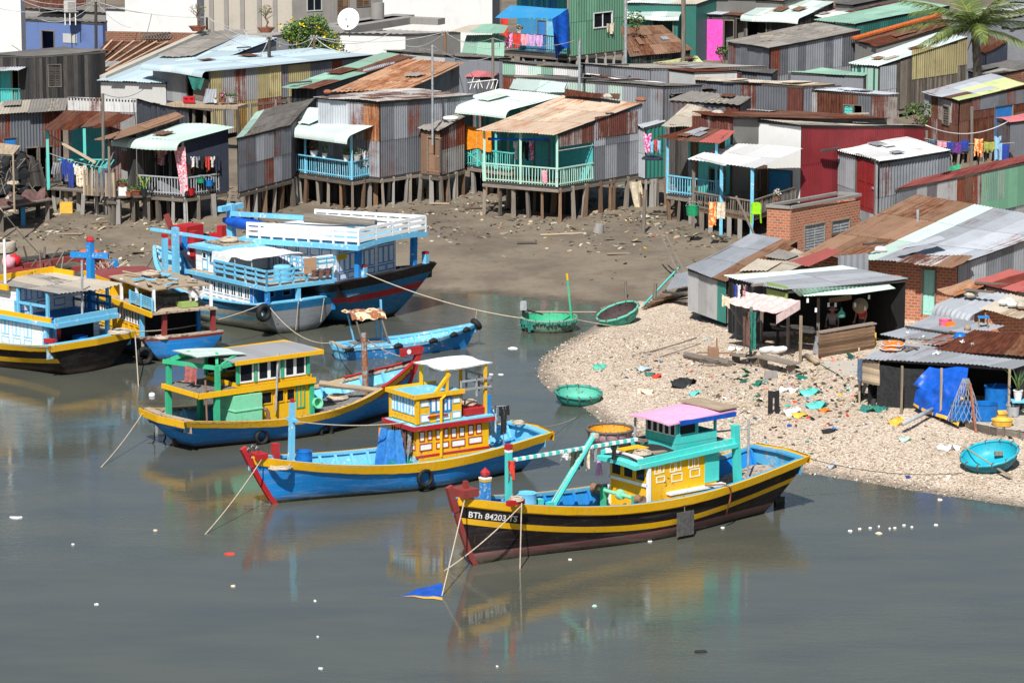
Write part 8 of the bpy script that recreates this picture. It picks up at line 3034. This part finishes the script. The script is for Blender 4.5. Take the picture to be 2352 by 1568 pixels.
for i,(px,py,lab) in enumerate(((2045,806,'lower orange life ring of the two stacked on the hut roof'),(2049,802,'upper orange life ring of the two stacked on the hut roof'))):
 c = roofp(h21,2047,806,.06 + .14 * i) + V((.06 * i,0,0))
 t = thing('life_ring',lab,'life ring',c)
 P = [[c + V(((.3 + .085 * cos_(k * PI / 5)) * cos_(a * PI / 14),(.3 + .085 * cos_(k * PI / 5)) * sin_(a * PI / 14),.06 + .075 * sin_(k * PI / 5))) for k in range(11)] for a in range(29)]
 mb = MB()
 mb.grid(P)
 mb.build('ring','orangepl',t,True)
 mb = MB()
 for a in (2,9,16,23):
  Q = [[c + V(((.3 + .09 * cos_(k * PI / 5)) * cos_(b_ * PI / 14),(.3 + .09 * cos_(k * PI / 5)) * sin_(b_ * PI / 14),.06 + .08 * sin_(k * PI / 5))) for k in range(11)] for b_ in (a - .6,a + .6)]
  mb.grid(Q)
 mb.build('band','steel',t,True)
 mb = MB()
 mb.tube([c + V((.405 * cos_(a * PI / 14),.405 * sin_(a * PI / 14),.05 + .02 * sin_(a))) for a in range(29)],.013,5)
 mb.build('grab_line','whitep',t)
c = roofp(h7,1035,278,.06)
P = [[c + V(((.3 + .085 * cos_(k * PI / 5)) * cos_(a * PI / 14),(.3 + .085 * cos_(k * PI / 5)) * sin_(a * PI / 14),.08 + .075 * sin_(k * PI / 5))) for k in range(11)] for a in range(29)]
mb = MB()
mb.grid(P)
solo(mb,'life_ring','faded white life ring on the small rusty shed roof','life ring','whitep',c,True)
for px,py,lab,l_,an in ((2090,806,'crossed weathered planks beside the life rings',.6,.8),(2092,803,'second weathered plank crossing the first beside the life rings',.65,-.6)):
 c = roofp(h21,px,py,.06 if an > 0 else .1)
 mb = MB()
 mb.beam(c - V((l_ / 2 * cos_(an),l_ / 2 * sin_(an),0)),c + V((l_ / 2 * cos_(an),l_ / 2 * sin_(an),0)),.12,.04)
 solo(mb,'plank',lab,'plank','wood',c)
def up_(px,py,z=2.85):
 return Z(px,py,z)
mb = MB()
mb.tube([up_(2080,750,2.86),up_(2170,764,2.9),up_(2300,772,2.9)],.04,6)
solo(mb,'pole','long dark pole lying along the upper hut roof','pole','woodd',up_(2080,750))
mb = MB()
mb.tube([up_(2088,777,2.76),up_(2205,783,2.8)],.04,6)
solo(mb,'pole','shorter pole lying on the front edge of the upper hut roof','pole','wood',up_(2088,777,2.76))
bucket('pink bucket standing under the rolled silver awning',up_(2171,750,2.85),.2,.26,'pinkpl')
mb = MB()
c = up_(2182,752,2.86)
mb.box(c.x - .16,c.x + .16,c.y - .1,c.y + .1,c.z,c.z + .2)
solo(mb,'jug','orange plastic container lying by the pink bucket','jug','orangepl',c)
mb = MB()
c = up_(2205,776,2.83)
mb.lathe([(.23,0),(.2,.13),(.1,.2),(0,.21)],14,M=MTr(c))
solo(mb,'bowl','upturned blue bowl on the upper hut roof','bowl','bluepl',c,True)
mb = MB()
c = up_(2222,760,2.88)
mb.lathe([(0,0),(.12,.04),(.13,.14),(.06,.22),(0,.23)],12,M=MTr(c))
solo(mb,'gourd','tan round float on the upper hut roof','float','woodl',c,True)
t = thing('stool','small wooden stool with blue top on the upper hut roof','stool',up_(2258,756,2.9))
c = up_(2258,756,2.9)
for x in (-.16,.16):
 for y in (-.1,.1):
  mb = MB()
  mb.box(c.x + x - .02,c.x + x + .02,c.y + y - .02,c.y + y + .02,c.z,c.z + .42)
  mb.build('leg','woodl',t)
mb = MB()
mb.box(c.x - .2,c.x + .2,c.y - .14,c.y + .14,c.z + .42,c.z + .47)
mb.build('seat','b_mb',t)
for px,py,lab in ((2085,764,'white crumpled bag on the upper hut roof'),(2116,775,'flat white scrap on the upper hut roof'),(2150,814,'white scrap on the lower hut roof'),(2212,786,'white scrap beside the blue bowl'),(2232,789,'pale stone on the rust hut roof')):
 c = roofp(h21,px,py,.06) if py > 800 else up_(px,py,2.82)
 mb = MB()
 leaves(mb,c,.08,.07,.02,12,.07,[(.75,.74,.70)],shell=0)
 mb.c = [(.5,0,0)] * len(mb.c)
 solo(mb,'scrap',lab,'scrap','whitep',c)
def stone(px,py,z,s_,lab,m='stone'):
 c = Z(px,py,z)
 mb = MB()
 n = 8
 P = [[c + V((s_ * r * cos_(a * 2 * PI / n) * (1 + .2 * sin_(a * 3 + px)),s_ * .8 * r * sin_(a * 2 * PI / n) * (1 + .2 * cos_(a * 2 + py)),zz * s_)) for a in range(n + 1)] for r,zz in ((.8,-.1),(1,.2),(.85,.55),(.4,.75),(0,.78))]
 mb.grid(P)
 solo(mb,'stone',lab,'stone',m,c)
stone(2231,680,3.15,.28,'pale stone weighing down the rolled silver awning','stone')
stone(2307,698,3.15,.22,'white stone on the flat roof sheet, one of a group of three','plw')
stone(2318,693,3.18,.2,'second white stone of the group on the flat roof sheet','plw')
stone(2325,702,3.15,.22,'third white stone of the group on the flat roof sheet','plw')
stone(2350,705,3.15,.3,'large orange tinted stone at the edge of the flat roof sheet','stone')
stone(2022,577,3.9,.26,'cream stone on the seam of the huge patched roof','plw')
stone(1472,232,6.0,.24,'brick on the ridge of the streaked roof','terra')
stone(1395,224,6.6,.24,'stone on the ridge sheet of the streaked roof','stone')
stone(752,214,6.3,.22,'brick at the front corner of the striped roof','terra')
stone(1648,262,5.8,.25,'pale block on the dark rust roof edge of the white house','stone')
stone(1510,538,.75,.3,'white block lying on the mud by the leaning sticks','plw')
stone(1054,476,.9,.3,'round boulder among the stilts of the grey house','concg')
for px,py,l_,lab in ((2249,668,1.0,'weathered plank lying on the rolled silver awning'),(2290,652,1.6,'grey plank laid over the rust and maroon roof')):
 c = Z(px,py,3.4)
 mb = MB()
 mb.beam(c + V((-l_ / 2,.3,0)),c + V((l_ / 2,-.3,0)),.2,.06)
 solo(mb,'plank',lab,'plank','wood',c)
c = Gp(1374,535)
mb = MB()
mb.lathe([(.26,0),(.2,.42),(0,.42)],16,M=MTr(c) @ Matrix.Rotation(rad(8),4,'Y'))
solo(mb,'pail','upturned grey concrete pail on the mud below the balcony','pail','concg',c,True,None,40)
mb = MB()
c = Gp(152,490)
mb.box(c.x - .3,c.x + .3,c.y,c.y + .4,c.z,c.z + .5)
solo(mb,'crate','yellow crate under the plank walkway of the teal house','crate','yelpl',c)
for px,py,l_,an,lab in ((1100,480,1.4,.3,'pale plank on the mud below the grey house'),(1010,470,1.0,-.2,'short plank on the mud beside the stilts'),(1290,540,2.0,.2,'long thin plank on the mud under the balcony stilts'),(240,512,1.3,.3,'tan board on the littered mud left of the big blue boat'),(1420,585,1.0,.1,'weathered stick lying on the open mud'),(1210,560,.9,-.1,'small plank on the mud near the shaded piles'),(160,540,1.2,0,'grey board on the littered mud by the wrecked boat')):
 c = Gp(px,py)
 mb = MB()
 mb.beam(c + V((-l_ / 2 * cos_(an),-l_ / 2 * sin_(an),.05)),c + V((l_ / 2 * cos_(an),l_ / 2 * sin_(an),.07)),.16,.05)
 solo(mb,'plank',lab,'plank',R.choice(['wood','woodl']),c)
mb = MB()
a = cM5 @ V((-.75,-.75,.52))
b_ = Gp(2322,1102) + V((0,0,.1))
a = Gp(2212,1062) + V((0,0,.55))
mb.tube([a,lerp(a,b_,.6)],.025,6)
mb.beam(lerp(a,b_,.6),b_,.05,.03,w2=.14)
solo(mb,'paddle','wooden paddle resting across the bright blue coracle','paddle','woodl',a)
c = cM5 @ V((.3,.35,.2))
mb = MB()
mb.box(c.x - .14,c.x + .14,c.y - .07,c.y + .07,c.z,c.z + .12)
solo(mb,'foam_block','tan foam block floating inside the bright blue coracle','block','woodl',c)
a,b_ = Yd(2122,318,171),Yd(2232,322,171)
GW = 'washing on the line below the rust brown house'
for (x0,x1,y0,y1,m,lab,sh) in ((2134,2152,320,330,'c_denim','faded denim at the left end of the rust house line','sheet'),(2153,2174,324,338,'c_pink','beige cloth after the denim on the rust house line','sheet'),(2174,2188,325,346,'c_dblue','dark blue printed cloth on the rust house line','sheet'),(2188,2208,325,352,'c_purp','purple cloth on the rust house line','sheet'),(2208,2225,320,346,'c_dblue','violet blue cloth right of the purple one','sheet'),
                                      (2238,2258,318,360,'c_red','orange red cloth right of the line post','rag'),(2260,2286,325,350,'c_olive','olive green cloth beside the orange red one','rag'),(2284,2300,312,345,'c_lblue','pale blue shirt near the blue door','shirt'),(2284,2302,328,368,'c_lblue','pale blue trousers below the pale blue shirt','trousers'),(2302,2318,330,370,'c_dblue','deep blue sheet at the right end of the washing','sheet')):
 p,q = Yd(x0,y0,170),Yd(x1,y0,170)
 if m == 'c_red':
  m = 'c_oran'
 hang('washing',lab,'clothes',p,q,p.z - Yd(x0,y1,170).z,m,GW,sh,1.6,.07)
sagrope('washing line below the rust brown house',Yd(2122,318,170.1),Yd(2330,328,170.1),.15,.014,'wire',name='washing_line')
for px,y0,lab in ((2232,392,'grey post carrying the washing line below the rust brown house'),(2128,370,'timber post at the left end of the rust house washing line')):
 a = Yd(px,y0,170.2)
 mb = MB()
 mb.beam(V((a.x,a.y,1.0)),Yd(px,245 if px > 2200 else 300,170.2),.14)
 solo(mb,'post',lab,'post','wood',V((a.x,a.y,1.0)))
t = thing('landing_deck','weathered plank landing on crooked props below the washing lines','deck',Yd(2200,350,171))
mb = MB()
for k in range(5):
 mb.beam(Yd(2175,352,170.4 + k * .5),Yd(2330,346,170.4 + k * .5),.45,.08)
mb.build('planks','wood',t)
for i in range(9):
 a = Yd(2180 + i * 17,352,170.5)
 mb = MB()
 mb.beam(V((a.x + RU(-.3,.3),a.y,1.0)),a,.12)
 mb.build('prop',R.choice(['wood','woodd']),t)
hang('tarpaulin','green tarpaulin slung under the landing behind the white shed','tarpaulin',Yd(2172,383,168),Yd(2206,376,168),.75,'greendoor',folds=1.3,depth=.15)
mb = MB()
for i in range(26):
 p = Yd(2272 + (i % 7) * 6,386 - (i // 7) * 4,165 + RU(-.3,.3))
 mb.beam(p,p + V((.35,.1,RU(-.02,.04))),.18,.07)
solo(mb,'brick_stack','loose stack of orange bricks near the maroon edged roof','bricks','orangetile',Yd(2290,386,165))
p0 = V((l14.F0.x,l14.F0.y,4.05)); p1 = V((l14.F1.x,l14.F1.y,4.05))
GB = 'washing on the balcony of the blue house'
for i,(m,lab) in enumerate((('c_mag','striped cloth at the outer end of the blue house balcony'),('c_red','red cloth on the blue house balcony'),('c_pink','pink and white sheet on the blue house balcony'),('c_lil','lilac sheet on the blue house balcony'),('c_lil','second lilac sheet nearer the blue tarpaulin'),('c_cream','small tan cloth near the end of the blue house balcony'))):
 u = (.08 + i * .11) if i < 5 else .86
 q0,q1 = lerp(p0,p1,u),lerp(p0,p1,u + (.12 if i < 5 else .07))
 n_ = V((l14.uf.y,-l14.uf.x,0))
 hang('washing',lab,'clothes',q0 + n_ * .08,q1 + n_ * .08,RU(.7,1.05),m,GB,'rag' if i < 5 else 'sheet',2,.08)
q0 = Yd(1268,44,l14.F1.y - 1.2); q1 = Yd(1306,20,l14.F1.y - .3)
hang('tarpaulin','bright blue tarpaulin hanging at the corner of the green house','tarpaulin',q0,q1,2.5,'bluet',folds=1.5,depth=.12,slant=.15)
q0 = Yd(1150,38,l14.F0.y - 1.0)
hang('tarpaulin','narrow orange brown cloth at the outer corner of the blue porch','cloth',q0,q0 + V((.45,.1,0)),1.3,'c_red',folds=1)
potplant('white hanging pot of red flowers on the blue porch',Yd(1193,76,l14.F0.y - .3),.18,.2,'whitep','bush',.35,GREENS + [(.7,.12,.1),(.8,.45,.1)])
q0,q1 = l14.rp(1391,54) + V((.05,-.08,0)),l14.rp(1408,52) + V((.05,-.08,0))
hang('cloth','cream cloth drying out of the green house window','cloth',q0,q1,.75,'c_cream',folds=1.3,depth=.08,shape='rag')
def dk(px,py):
 return Z(px,py,l7.zf + .12)
q = Yd(426,238,184.2); z7 = q.z
def dk(px,dy=.5):
 p = Yd(px,239,184)
 return V((p.x + dy * .3,p.y + dy,Yd(px,239,184).z + .02))
t = thing('crate','red plastic crate on the open deck of the pale blue roofed house','crate',dk(426))
c = dk(426)
mb = MB()
mb.box(c.x - .3,c.x + .3,c.y - .2,c.y + .2,c.z,c.z + .32)
mb.build('crate_body','redp',t)
mb = MB()
for x in (-.15,.15):
 mb.box(c.x + x - .07,c.x + x + .07,c.y - .21,c.y - .19,c.z + .18,c.z + .25)
mb.build('hand_hole_shade','dark',t)  # dark patches painting the shade inside the hand holes
potplant('clay pot of pink flowers on the open deck',dk(503),.2,.22,'terra','bush',.4,FLW)
potplant('pale concrete pot behind the pink flowers on the deck',dk(520,.7),.24,.32,'plgrey','bush',.15)
potplant('small white pot beside the pink flowers on the deck',dk(490,.3),.13,.2,'whitep','spiky',.15)
a,b_ = Yd(432,176,186.5),Yd(470,180,186.5)
hang('hammock','green net slung under the eave of the pale blue roof','net',a,b_,.65,'netg',folds=1,depth=.1,taper=.5)
mb = MB()
c = Yd(478,208,187)
sheet(mb,dk(460,.35),dk(488,.4),dk(486,.75) + V((0,0,.7)),dk(462,.7) + V((0,0,.7)),(0,),rust=.1)
solo(mb,'metal_sheet','grey ribbed sheet leaning on the deck wall','metal sheet','galv',dk(470,.35))
for px,py,lab in ((454,72,'old bonsai tree in a brown bowl on the brick parapet corner'),(611,75,'red flowered bonsai in a brown bowl before the concrete building')):
 c = Yd(px,py,203)
 t = thing('bonsai',lab,'bonsai',c)
 mb = MB()
 mb.lathe([(0,0),(.3,0),(.5,.25),(.55,.3),(.4,.3),(0,.26)],14,M=MTr(c),sy=.7)
 mb.build('pot','terra',t,True,40)
 mb = MB()
 mb.tube([c + V((0,0,.25)),c + V((.12,0,.6)),c + V((-.06,0,.9)),c + V((.1,0,1.2))],.1,6,r2=.03)
 for k in range(7):
  a = k * 2.4
  mb.tube([c + V((0,0,.75 + .06 * k)),c + V((.4 * cos_(a),.3 * sin_(a),1.0 + .1 * k))],.03,4,r2=.012)
 mb.build('trunk','woodb',t)
 mb = MB()
 leaves(mb,c + V((0,0,1.25)),.5,.4,.35,130,.07,GREENS + [(.5,.08,.08)],shell=.3)
 mb.build('crown','leaf',t)
c = Yd(716,84,205)
t = thing('flowering_bush','rounded green bush with yellow flowers below the concrete building','bush',V((c.x,c.y,1.5)))
mb = MB()
for k in range(9):
 a = k * 2.4
 mb.tube([V((c.x,c.y,1.2)),V((c.x + .5 * cos_(a),c.y + .5 * sin_(a),3.0)),V((c.x + 1.2 * cos_(a),c.y + 1.0 * sin_(a),4.6))],.08,5,r2=.02)
mb.build('stem','woodb',t)
mb = MB()
BG = [(.10,.19,.03),(.14,.25,.035),(.06,.13,.025),(.18,.29,.05)]
for dx,dz,rx,rz,n in ((0,0,1.25,1.1,900),(-.9,.2,.9,.75,500),(.8,-.3,1.0,.85,600),(.2,.7,.8,.6,420),(1.4,-.9,.7,.6,300),(-1.3,.1,.6,.4,220),(-.5,-.9,1.0,.7,400)):
 leaves(mb,c + V((dx,RU(-.3,.3),dz)),rx,.9,rz,n,.13,BG,shell=.55)
mb.build('foliage','leaf',t)
for k in range(15):
 a,b_ = RU(-1.9,2.1),RU(-1.1,1.2)
 mb = MB()
 leaves(mb,c + V((a,-.85 + RU(-.1,.3),b_ - .15 * a)),.1,.08,.08,8,.12,[(.75,.52,.01),(.8,.6,.02)],shell=0)
 mb.build('flower','leaf',t)
for px,py,Y_,rx,lab in ((1459,46,216,.7,'sparse shrub between the green wall and the mint roof'),(2110,262,178,.8,'green weeds on the dirt bank left of the rust brown house'),(1662,118,220,.5,'flowering shrub in pots by the magenta front')):
 c = Yd(px,py,Y_)
 t = thing('shrub',lab,'shrub',c - V((0,0,.8)))
 mb = MB()
 for k in range(6):
  mb.tube([c - V((0,0,.9)),c + V((RU(-.5,.5),RU(-.3,.3),RU(-.2,.5)))],.025,4,r2=.01)
 mb.build('stem','woodb',t)
 mb = MB()
 leaves(mb,c,rx,rx * .7,rx * .8,160,.14,GREENS,shell=.2)
 mb.build('foliage','leaf',t)
base = Yd(2244,160,190)
t = thing('coconut_palm','coconut palm rising above the roofs at the upper right','palm tree',V((base.x,base.y,1.2)))
top = Yd(2238,66,190)
mb = MB()
pts,rr = [],[]
for i in range(27):
 u = i / 26
 p = lerp(V((base.x + .15,base.y,1.2)),top,u)
 pts.append(p + V((.1 * sin_(u * 3),0,0)))
 rr.append((.30 - .09 * u) * (1.06 if i % 2 else .95))
mb.tube(pts,rr,10)
mb.build('trunk','wood',t,False)
FG = [(.09,.15,.028),(.12,.18,.035),(.06,.11,.025),(.20,.24,.06),(.15,.19,.045)]
def frond(t,o,az,el,L_,droop,dead=False):
 mb = MB()
 h = V((cos_(az),sin_(az),0))
 pts = []
 n = 22
 for i in range(n + 1):
  u = i / n
  pts.append(o + h * L_ * u * cos_(el * (1 - u * .5)) + V((0,0,L_ * (sin_(el) * u - droop * u * u))))
 mb.tube(pts,.035,4,r2=.008,c=(.22,.22,.06),cap=False)
 for i in range(2,n + 1):
  u = i / n
  d = (pts[i] - pts[i - 1]).normalized()
  s_ = d.cross(V((0,0,1))).normalized()
  ll = L_ * .30 * sin_(PI * min(1,.15 + u * .85)) ** .6 + .12
  for sg in (-1,1):
   for q in (0,.5):
    b0 = lerp(pts[i - 1],pts[i],q)
    dr = RU(.25,.6)
    m_ = b0 + (s_ * sg * .75 + d * .5) * ll * .5 + V((0,0,.02 - dr * ll * .15))
    e_ = b0 + (s_ * sg * .8 + d * .75) * ll * .85 + V((0,0,-dr * ll * .75))
    w_ = d * .038
    c = R.choice(FG if not dead else [(.3,.22,.08),(.24,.2,.08)])
    k = RU(.7,1.3)
    c = tuple(x * k for x in c)
    mb.face([b0 - w_,b0 + w_,m_ + w_ * .9,m_ - w_ * .9],0,None,c)
    mb.face([m_ - w_ * .9,m_ + w_ * .9,e_],0,None,c)
 return mb.build('frond','leaf',t)
o = pts[-1] if False else top
for az,el,L_,dr in ((3.05,.35,4.3,.42),(3.5,.05,3.6,.30),(3.3,.75,4.6,.35),(2.6,.6,4.2,.45),(.15,.35,4.4,.38),(-.15,.65,4.5,.30),(.45,.85,4.4,.3),(-.5,.15,3.5,.45),(1.5,.9,4.2,.3),(4.3,.9,4.0,.5),(4.8,.55,3.2,.75),(5.3,.85,4.2,.4),(1.0,.5,4.0,.4),(2.1,1.1,4.3,.3),(3.8,.5,3.4,.6),(5.9,1.15,4.4,.25),(3.0,-.15,2.8,.35)):
 frond(t,o + V((RU(-.08,.08),RU(-.08,.08),RU(-.1,.15))),az,el,L_,dr,el < 0)
mb = MB()
for k in range(6):
 a = k * 1.1
 mb.tube([o + V((0,0,-.2)),o + V((.35 * cos_(a),.3 * sin_(a),-.9 - .3 * (k % 2)))],.05,5,r2=.02)
mb.build('dead_stalk','woodb',t)
def pole(px,y0,y1,Y_,r,mat,lab,name='utility_pole',cat='pole',cross=None):
 a,b_ = Yd(px,y1,Y_),Yd(px,y0,Y_)
 t = thing(name,lab,cat,V((a.x,a.y,min(a.z,4))))
 mb = MB()
 mb.tube([V((a.x,a.y,min(a.z,4))),b_],r,8)
 mb.build('shaft',mat,t,True,40)
 if cross:
  mb = MB()
  mb.beam(b_ + V((-cross,0,-.15)),b_ + V((cross,0,-.15)),.08)
  for k in (-1,0,1):
   mb.lathe([(.05,-.1),(.07,0),(.03,.08),(0,.09)],6,M=MTr(b_ + V((cross * k * .8,0,0))))
  mb.build('insulators','concg',t)
 return b_
pa = pole(220,4,100,205,.09,'woodd','thin dark utility pole in front of the blue plaster wall',cross=.25)
pb = pole(10,-20,60,214,.12,'steel','steel pole at the upper left corner before the white wall')
pc = pole(618,85,130,197,.1,'woodd','short dark post carrying cables at the edge of the pale blue roof',cross=.15)
pd = pole(475,40,82,204,.07,'woodd','thin post beside the bonsai on the brick parapet')
pe = pole(1022,74,126,203,.09,'rustb','rust coloured post before the stained grey wall',cross=.2)
pf_ = pole(721,84,126,202,.08,'woodb','cable post standing in the flowering bush',cross=.2)
pg = pole(1132,88,200,172,.07,'wood','crooked grey pole rising beside the faded red roof')
ph_ = pole(993,104,207,166,.05,'steel','thin metal mast standing above the orange brown roof')
pi_ = pole(1331,90,180,184,.07,'steel','galvanised mast in front of the green wall')
pj = pole(1437,-10,145,204,.08,'steel','tall grey pole at the right edge of the green wall')
pk = pole(1570,-20,100,205,.13,'wood','crooked timber utility pole left of the magenta front',cross=.3)
pl_ = pole(2108,482,575,140,.06,'steel','galvanised pipe mast on the huge patched roof','mast','mast')
pm = pole(236,215,310,160,.07,'wood','grey timber pole before the rust streaked sheets')
GC = 'cables between the poles'
wires = [(pa,pb),(pa,pd),(pa,Yd(0,20,210)),(pa,Yd(450,22,215)),(pc,pd),(pc,pf_),(pc,Yd(560,70,198)),(pf_,pe),(pf_,Yd(900,75,205)),(pf_,Yd(800,122,200)),(pf_,Yd(830,112,200)),(pe,Yd(930,105,205)),(pe,Yd(1150,110,200)),(pa,Yd(95,46,206)),(pd,Yd(620,62,205)),(pk,pj),(pg,pi_),(pe,pg),(pc,Yd(590,130,196)),(pa,Yd(300,64,205)),(pf_,Yd(690,118,200)),(pb,Yd(180,28,206)),(pm,Yd(330,205,170)),(ph_,Yd(1130,130,172))]
for i,(a,b_) in enumerate(wires):
 sagrope('thin overhead cable running between the poles and roofs',a,b_,.25 + .3 * R.random(),.018,'wire',12,'cable',GC)
sagrope('long white washing line from the maroon walled house to the rust brown house',Yd(2126,288,158),Yd(2318,278,165),.5,.025,'whitep',14,'washing_line')
c = Yd(802,46,204)
t = thing('satellite_dish','round white satellite dish on the white wall by the flowering bush','dish',c - V((0,0,1)))
mb = MB()
Mx = MTr(c) @ Matrix.Rotation(rad(70),4,'X') @ Matrix.Rotation(rad(-15),4,'Y')
mb.lathe([(0,.0),(.25,.03),(.5,.1),(.66,.17),(.67,.16),(.5,.08),(.25,.0),(0,-.03)],28,M=Mx)
mb.build('dish','whitep',t,True)
mb = MB()
mb.tube([Mx @ V((0,-.5,.1)),Mx @ V((0,-.15,.55))],.02,5)
mb.box(*sum(([q - .06,q + .06] for q in (Mx @ V((0,-.12,.58)))),[]))
mb.tube([c,c - V((0,-.15,.5)),c - V((0,-.1,1.0))],.04,6)
mb.build('mount','steel',t)
c = Yd(160,40,216.5)
t = thing('air_conditioner','boxy grey white air conditioner on a frame above the blue wall','air conditioner',c)
mb = MB()
mb.box(c.x - .35,c.x + .4,c.y,c.y + .45,c.z + .3,c.z + 1.0)
mb.build('casing','plgrey',t)
mb = MB()
mb.box(c.x - .1,c.x + .36,c.y - .02,c.y,c.z + .36,c.z + .95)
mb.build('grille','concg',t)
for x in (-.3,.35,.0):
 mb = MB()
 mb.beam(c + V((x,.1,-.5)),c + V((x,.1,.3)),.06)
 mb.build('leg','whitep',t)
c = Yd(867,44,215)
mb = MB()
mb.lathe([(0,0),(.42,0),(.42,1.0),(.34,1.0),(.34,.2),(0,.2)],18,M=MTr(c))
solo(mb,'water_jar','round concrete water tank on the terrace beside the wooden door','water tank','concg',c,True,None,40)
t = thing('drying_rack','folded white wire drying rack on the edge of the striped roof','drying rack',Yd(1108,205,165))
mb = MB()
c = Yd(1108,205,165)
for i in range(7):
 mb.tube([c + V((-.6 + i * .2,0,RU(-.1,.1))),c + V((-.7 + i * .22 + RU(-.2,.3),.1,RU(.25,.6)))],.02,4)
mb.tube([c + V((-.7,0,.3)),c + V((.7,0,.45))],.02,4)
mb.build('wire_frame','whitep',t)
for x0,y0,x1,y1,z,lab,m in ((865,153,905,146,5.2,'loose timber laid along the edge of the long rust roof','wood'),(713,252,795,260,5.05,'long board lying behind the rolled mint roof','woodd'),(1665,378,1600,362,4.5,'pipe lying at the white awning edge','whitep'),(1886,347,1926,341,4.3,'dark beam end sticking out from the white ribbed roof','woodd')):
 a,b_ = Z(x0,y0,z),Z(x1,y1,z)
 mb = MB()
 mb.beam(a,b_,.14,.1)
 solo(mb,'beam',lab,'beam',m,a)
p,q = l8.c + V((-1.6,-1.2,.08)),l8.c + V((-.2,.2,.1))
mb = MB()
a = roofp(l9,838,165,.3)
sheet(mb,Yd(832,166,171),Yd(905,148,173),Yd(907,142,173.4),Yd(836,158,171.4),(0,),rust=.0)
solo(mb,'metal_sheet','crumpled silver sheet between the long rust roof and the orange brown one','metal sheet','galvw',Yd(832,166,171))
for x,y,z,r_,n_,m,lab in ((4.9,.35,2.47,.3,6,'rope','loose rope coil on the front of the turquoise cabin roof'),(3.9,-.85,2.55,.3,7,'roped','dark hose coil on the turquoise cabin roof beside the wheelhouse'),(4.6,-.95,2.5,.28,8,'net','black net bundle at the far edge of the turquoise cabin roof')):
 ropepile(lab,B1.w(x,y,z),r_,n_,m)
ropepile('pale rope wound round the top of the leaning boom',B1.w(6.5,0,3.15),.14,10)
ropepile('coil of rope round the paired turquoise bitts',B1.w(8.65,.25,1.15),.22,9,'roped')
ropepile('rope coil on the stern deck of the black boat',B1.w(.9,.2,.95),.35,5)
ropepile('loose rope on the roof chest of the checkered cabin boat',B2.w(1.85,.2,2.36),.3,6)
ropepile('rope coil on the stern cap of the checkered cabin boat',B2.w(-.5,-.3,1.32),.2,6)
ropepile('rope and net heap on the foredeck of the big blue boat',B6.w(8.2,.3,1.9),.6,10)
ropepile('rope coil on the cluttered roof of the yellow cabin boat',B7.w(2.2,.3,2.98),.4,7)
ropepile('rope heap on the fore roof of the grey sterned boat',B5.w(4.5,.2,3.12),.4,7)
hang('net_bag','grey landing net hanging at the front corner of the checkered cabin','net',B2.w(4.35,.45,1.9),B2.w(4.4,.7,1.9),.75,'c_gry',folds=1,depth=.08,taper=.7)
hang('cloth','dark maroon cloth hanging beside the landing net','cloth',B2.w(4.4,.2,1.9),B2.w(4.4,.4,1.9),.85,'c_brown',folds=1)
hang('rag','white rag under the roof of the yellow cabin boat','cloth',B7.w(.0,-.9,2.8),B7.w(.0,-.3,2.8),.55,'c_wht',folds=1.5,shape='rag')
hang('cloth','orange brown cloth hanging under the grey sterned boat rail','cloth',B5.w(-.33,-.5,2.5),B5.w(-.33,-1.5,2.5),.35,'c_brown',folds=3,shape='rag')
c = B7.w(7.4,.2,2.0)
mb = MB()
for i in range(8):
 a = i * .8
 mb.tube([B7.w(8.3 + .5 * cos_(a),.5 * sin_(a),2.6),B7.w(7.4,.3 * sin_(a),2.2),B7.w(6.5 + .4 * sin_(a * 2),.6 * cos_(a),2.9)],.025,4)
solo(mb,'tangled_rope','tangle of ropes over the bow of the yellow cabin boat','rope','rope',c,True)
sagrope('bow rope from the yellow cabin boat to the mud bank',B7.w(8.8,.3,2.6),Gp(330,640),.3,.03)
sagrope('bow rope from the grey sterned boat to the mud bank',B5.w(9.8,.3,2.2),Gp(300,628),.4,.03)
sagrope('bow rope from the big blue boat up to the house piles',B6.w(9.8,.2,2.6),Gp(430,520,1.2),.3,.03)
for px,py,z,l_,an,m,lab in ((1215,176,5.05,1.6,.1,'wood','grey timber lying on the long dark weathered roof'),(1420,150,5.15,1.2,-.3,'woodd','dark timber on the thin grey roof'),(1690,190,4.85,1.4,.2,'woodd','dark pole on the ribbed tan roof'),(1900,200,4.65,1.5,.1,'woodd','dark batten on the whitish shack roof'),(1250,150,5.2,.9,.5,'woodl','short pale board on the dark wavy roof'),(1760,84,5.0,.9,.4,'woodl','pale board on the ragged grey fibre roof'),(1120,222,5.7,.7,.2,'wood','short timber at the back of the wide rolled roof'),(690,190,5.2,1.3,.5,'woodd','dark plank on the long dark rust roof'),(560,110,5.4,.8,.2,'woodd','dark scrap of board on the pale blue roof'),(1970,262,5.2,1.1,0,'woodl','pale batten on the long brown roof edge'),(2010,560,3.95,1.0,.3,'woodd','dark lath on the huge patched roof'),(1900,650,3.25,.9,.1,'wood','grey board along the edge of the stall roof'),(1740,655,3.3,.5,.4,'wood','small timber block on the stall roof corner')):
 c = Z(px,py,z)
 mb = MB()
 d = V((l_ / 2 * cos_(an),l_ / 2 * sin_(an),0))
 mb.beam(c - d,c + d + V((0,0,.03)),.14,.07)
 solo(mb,'timber',lab,'timber',m,c)
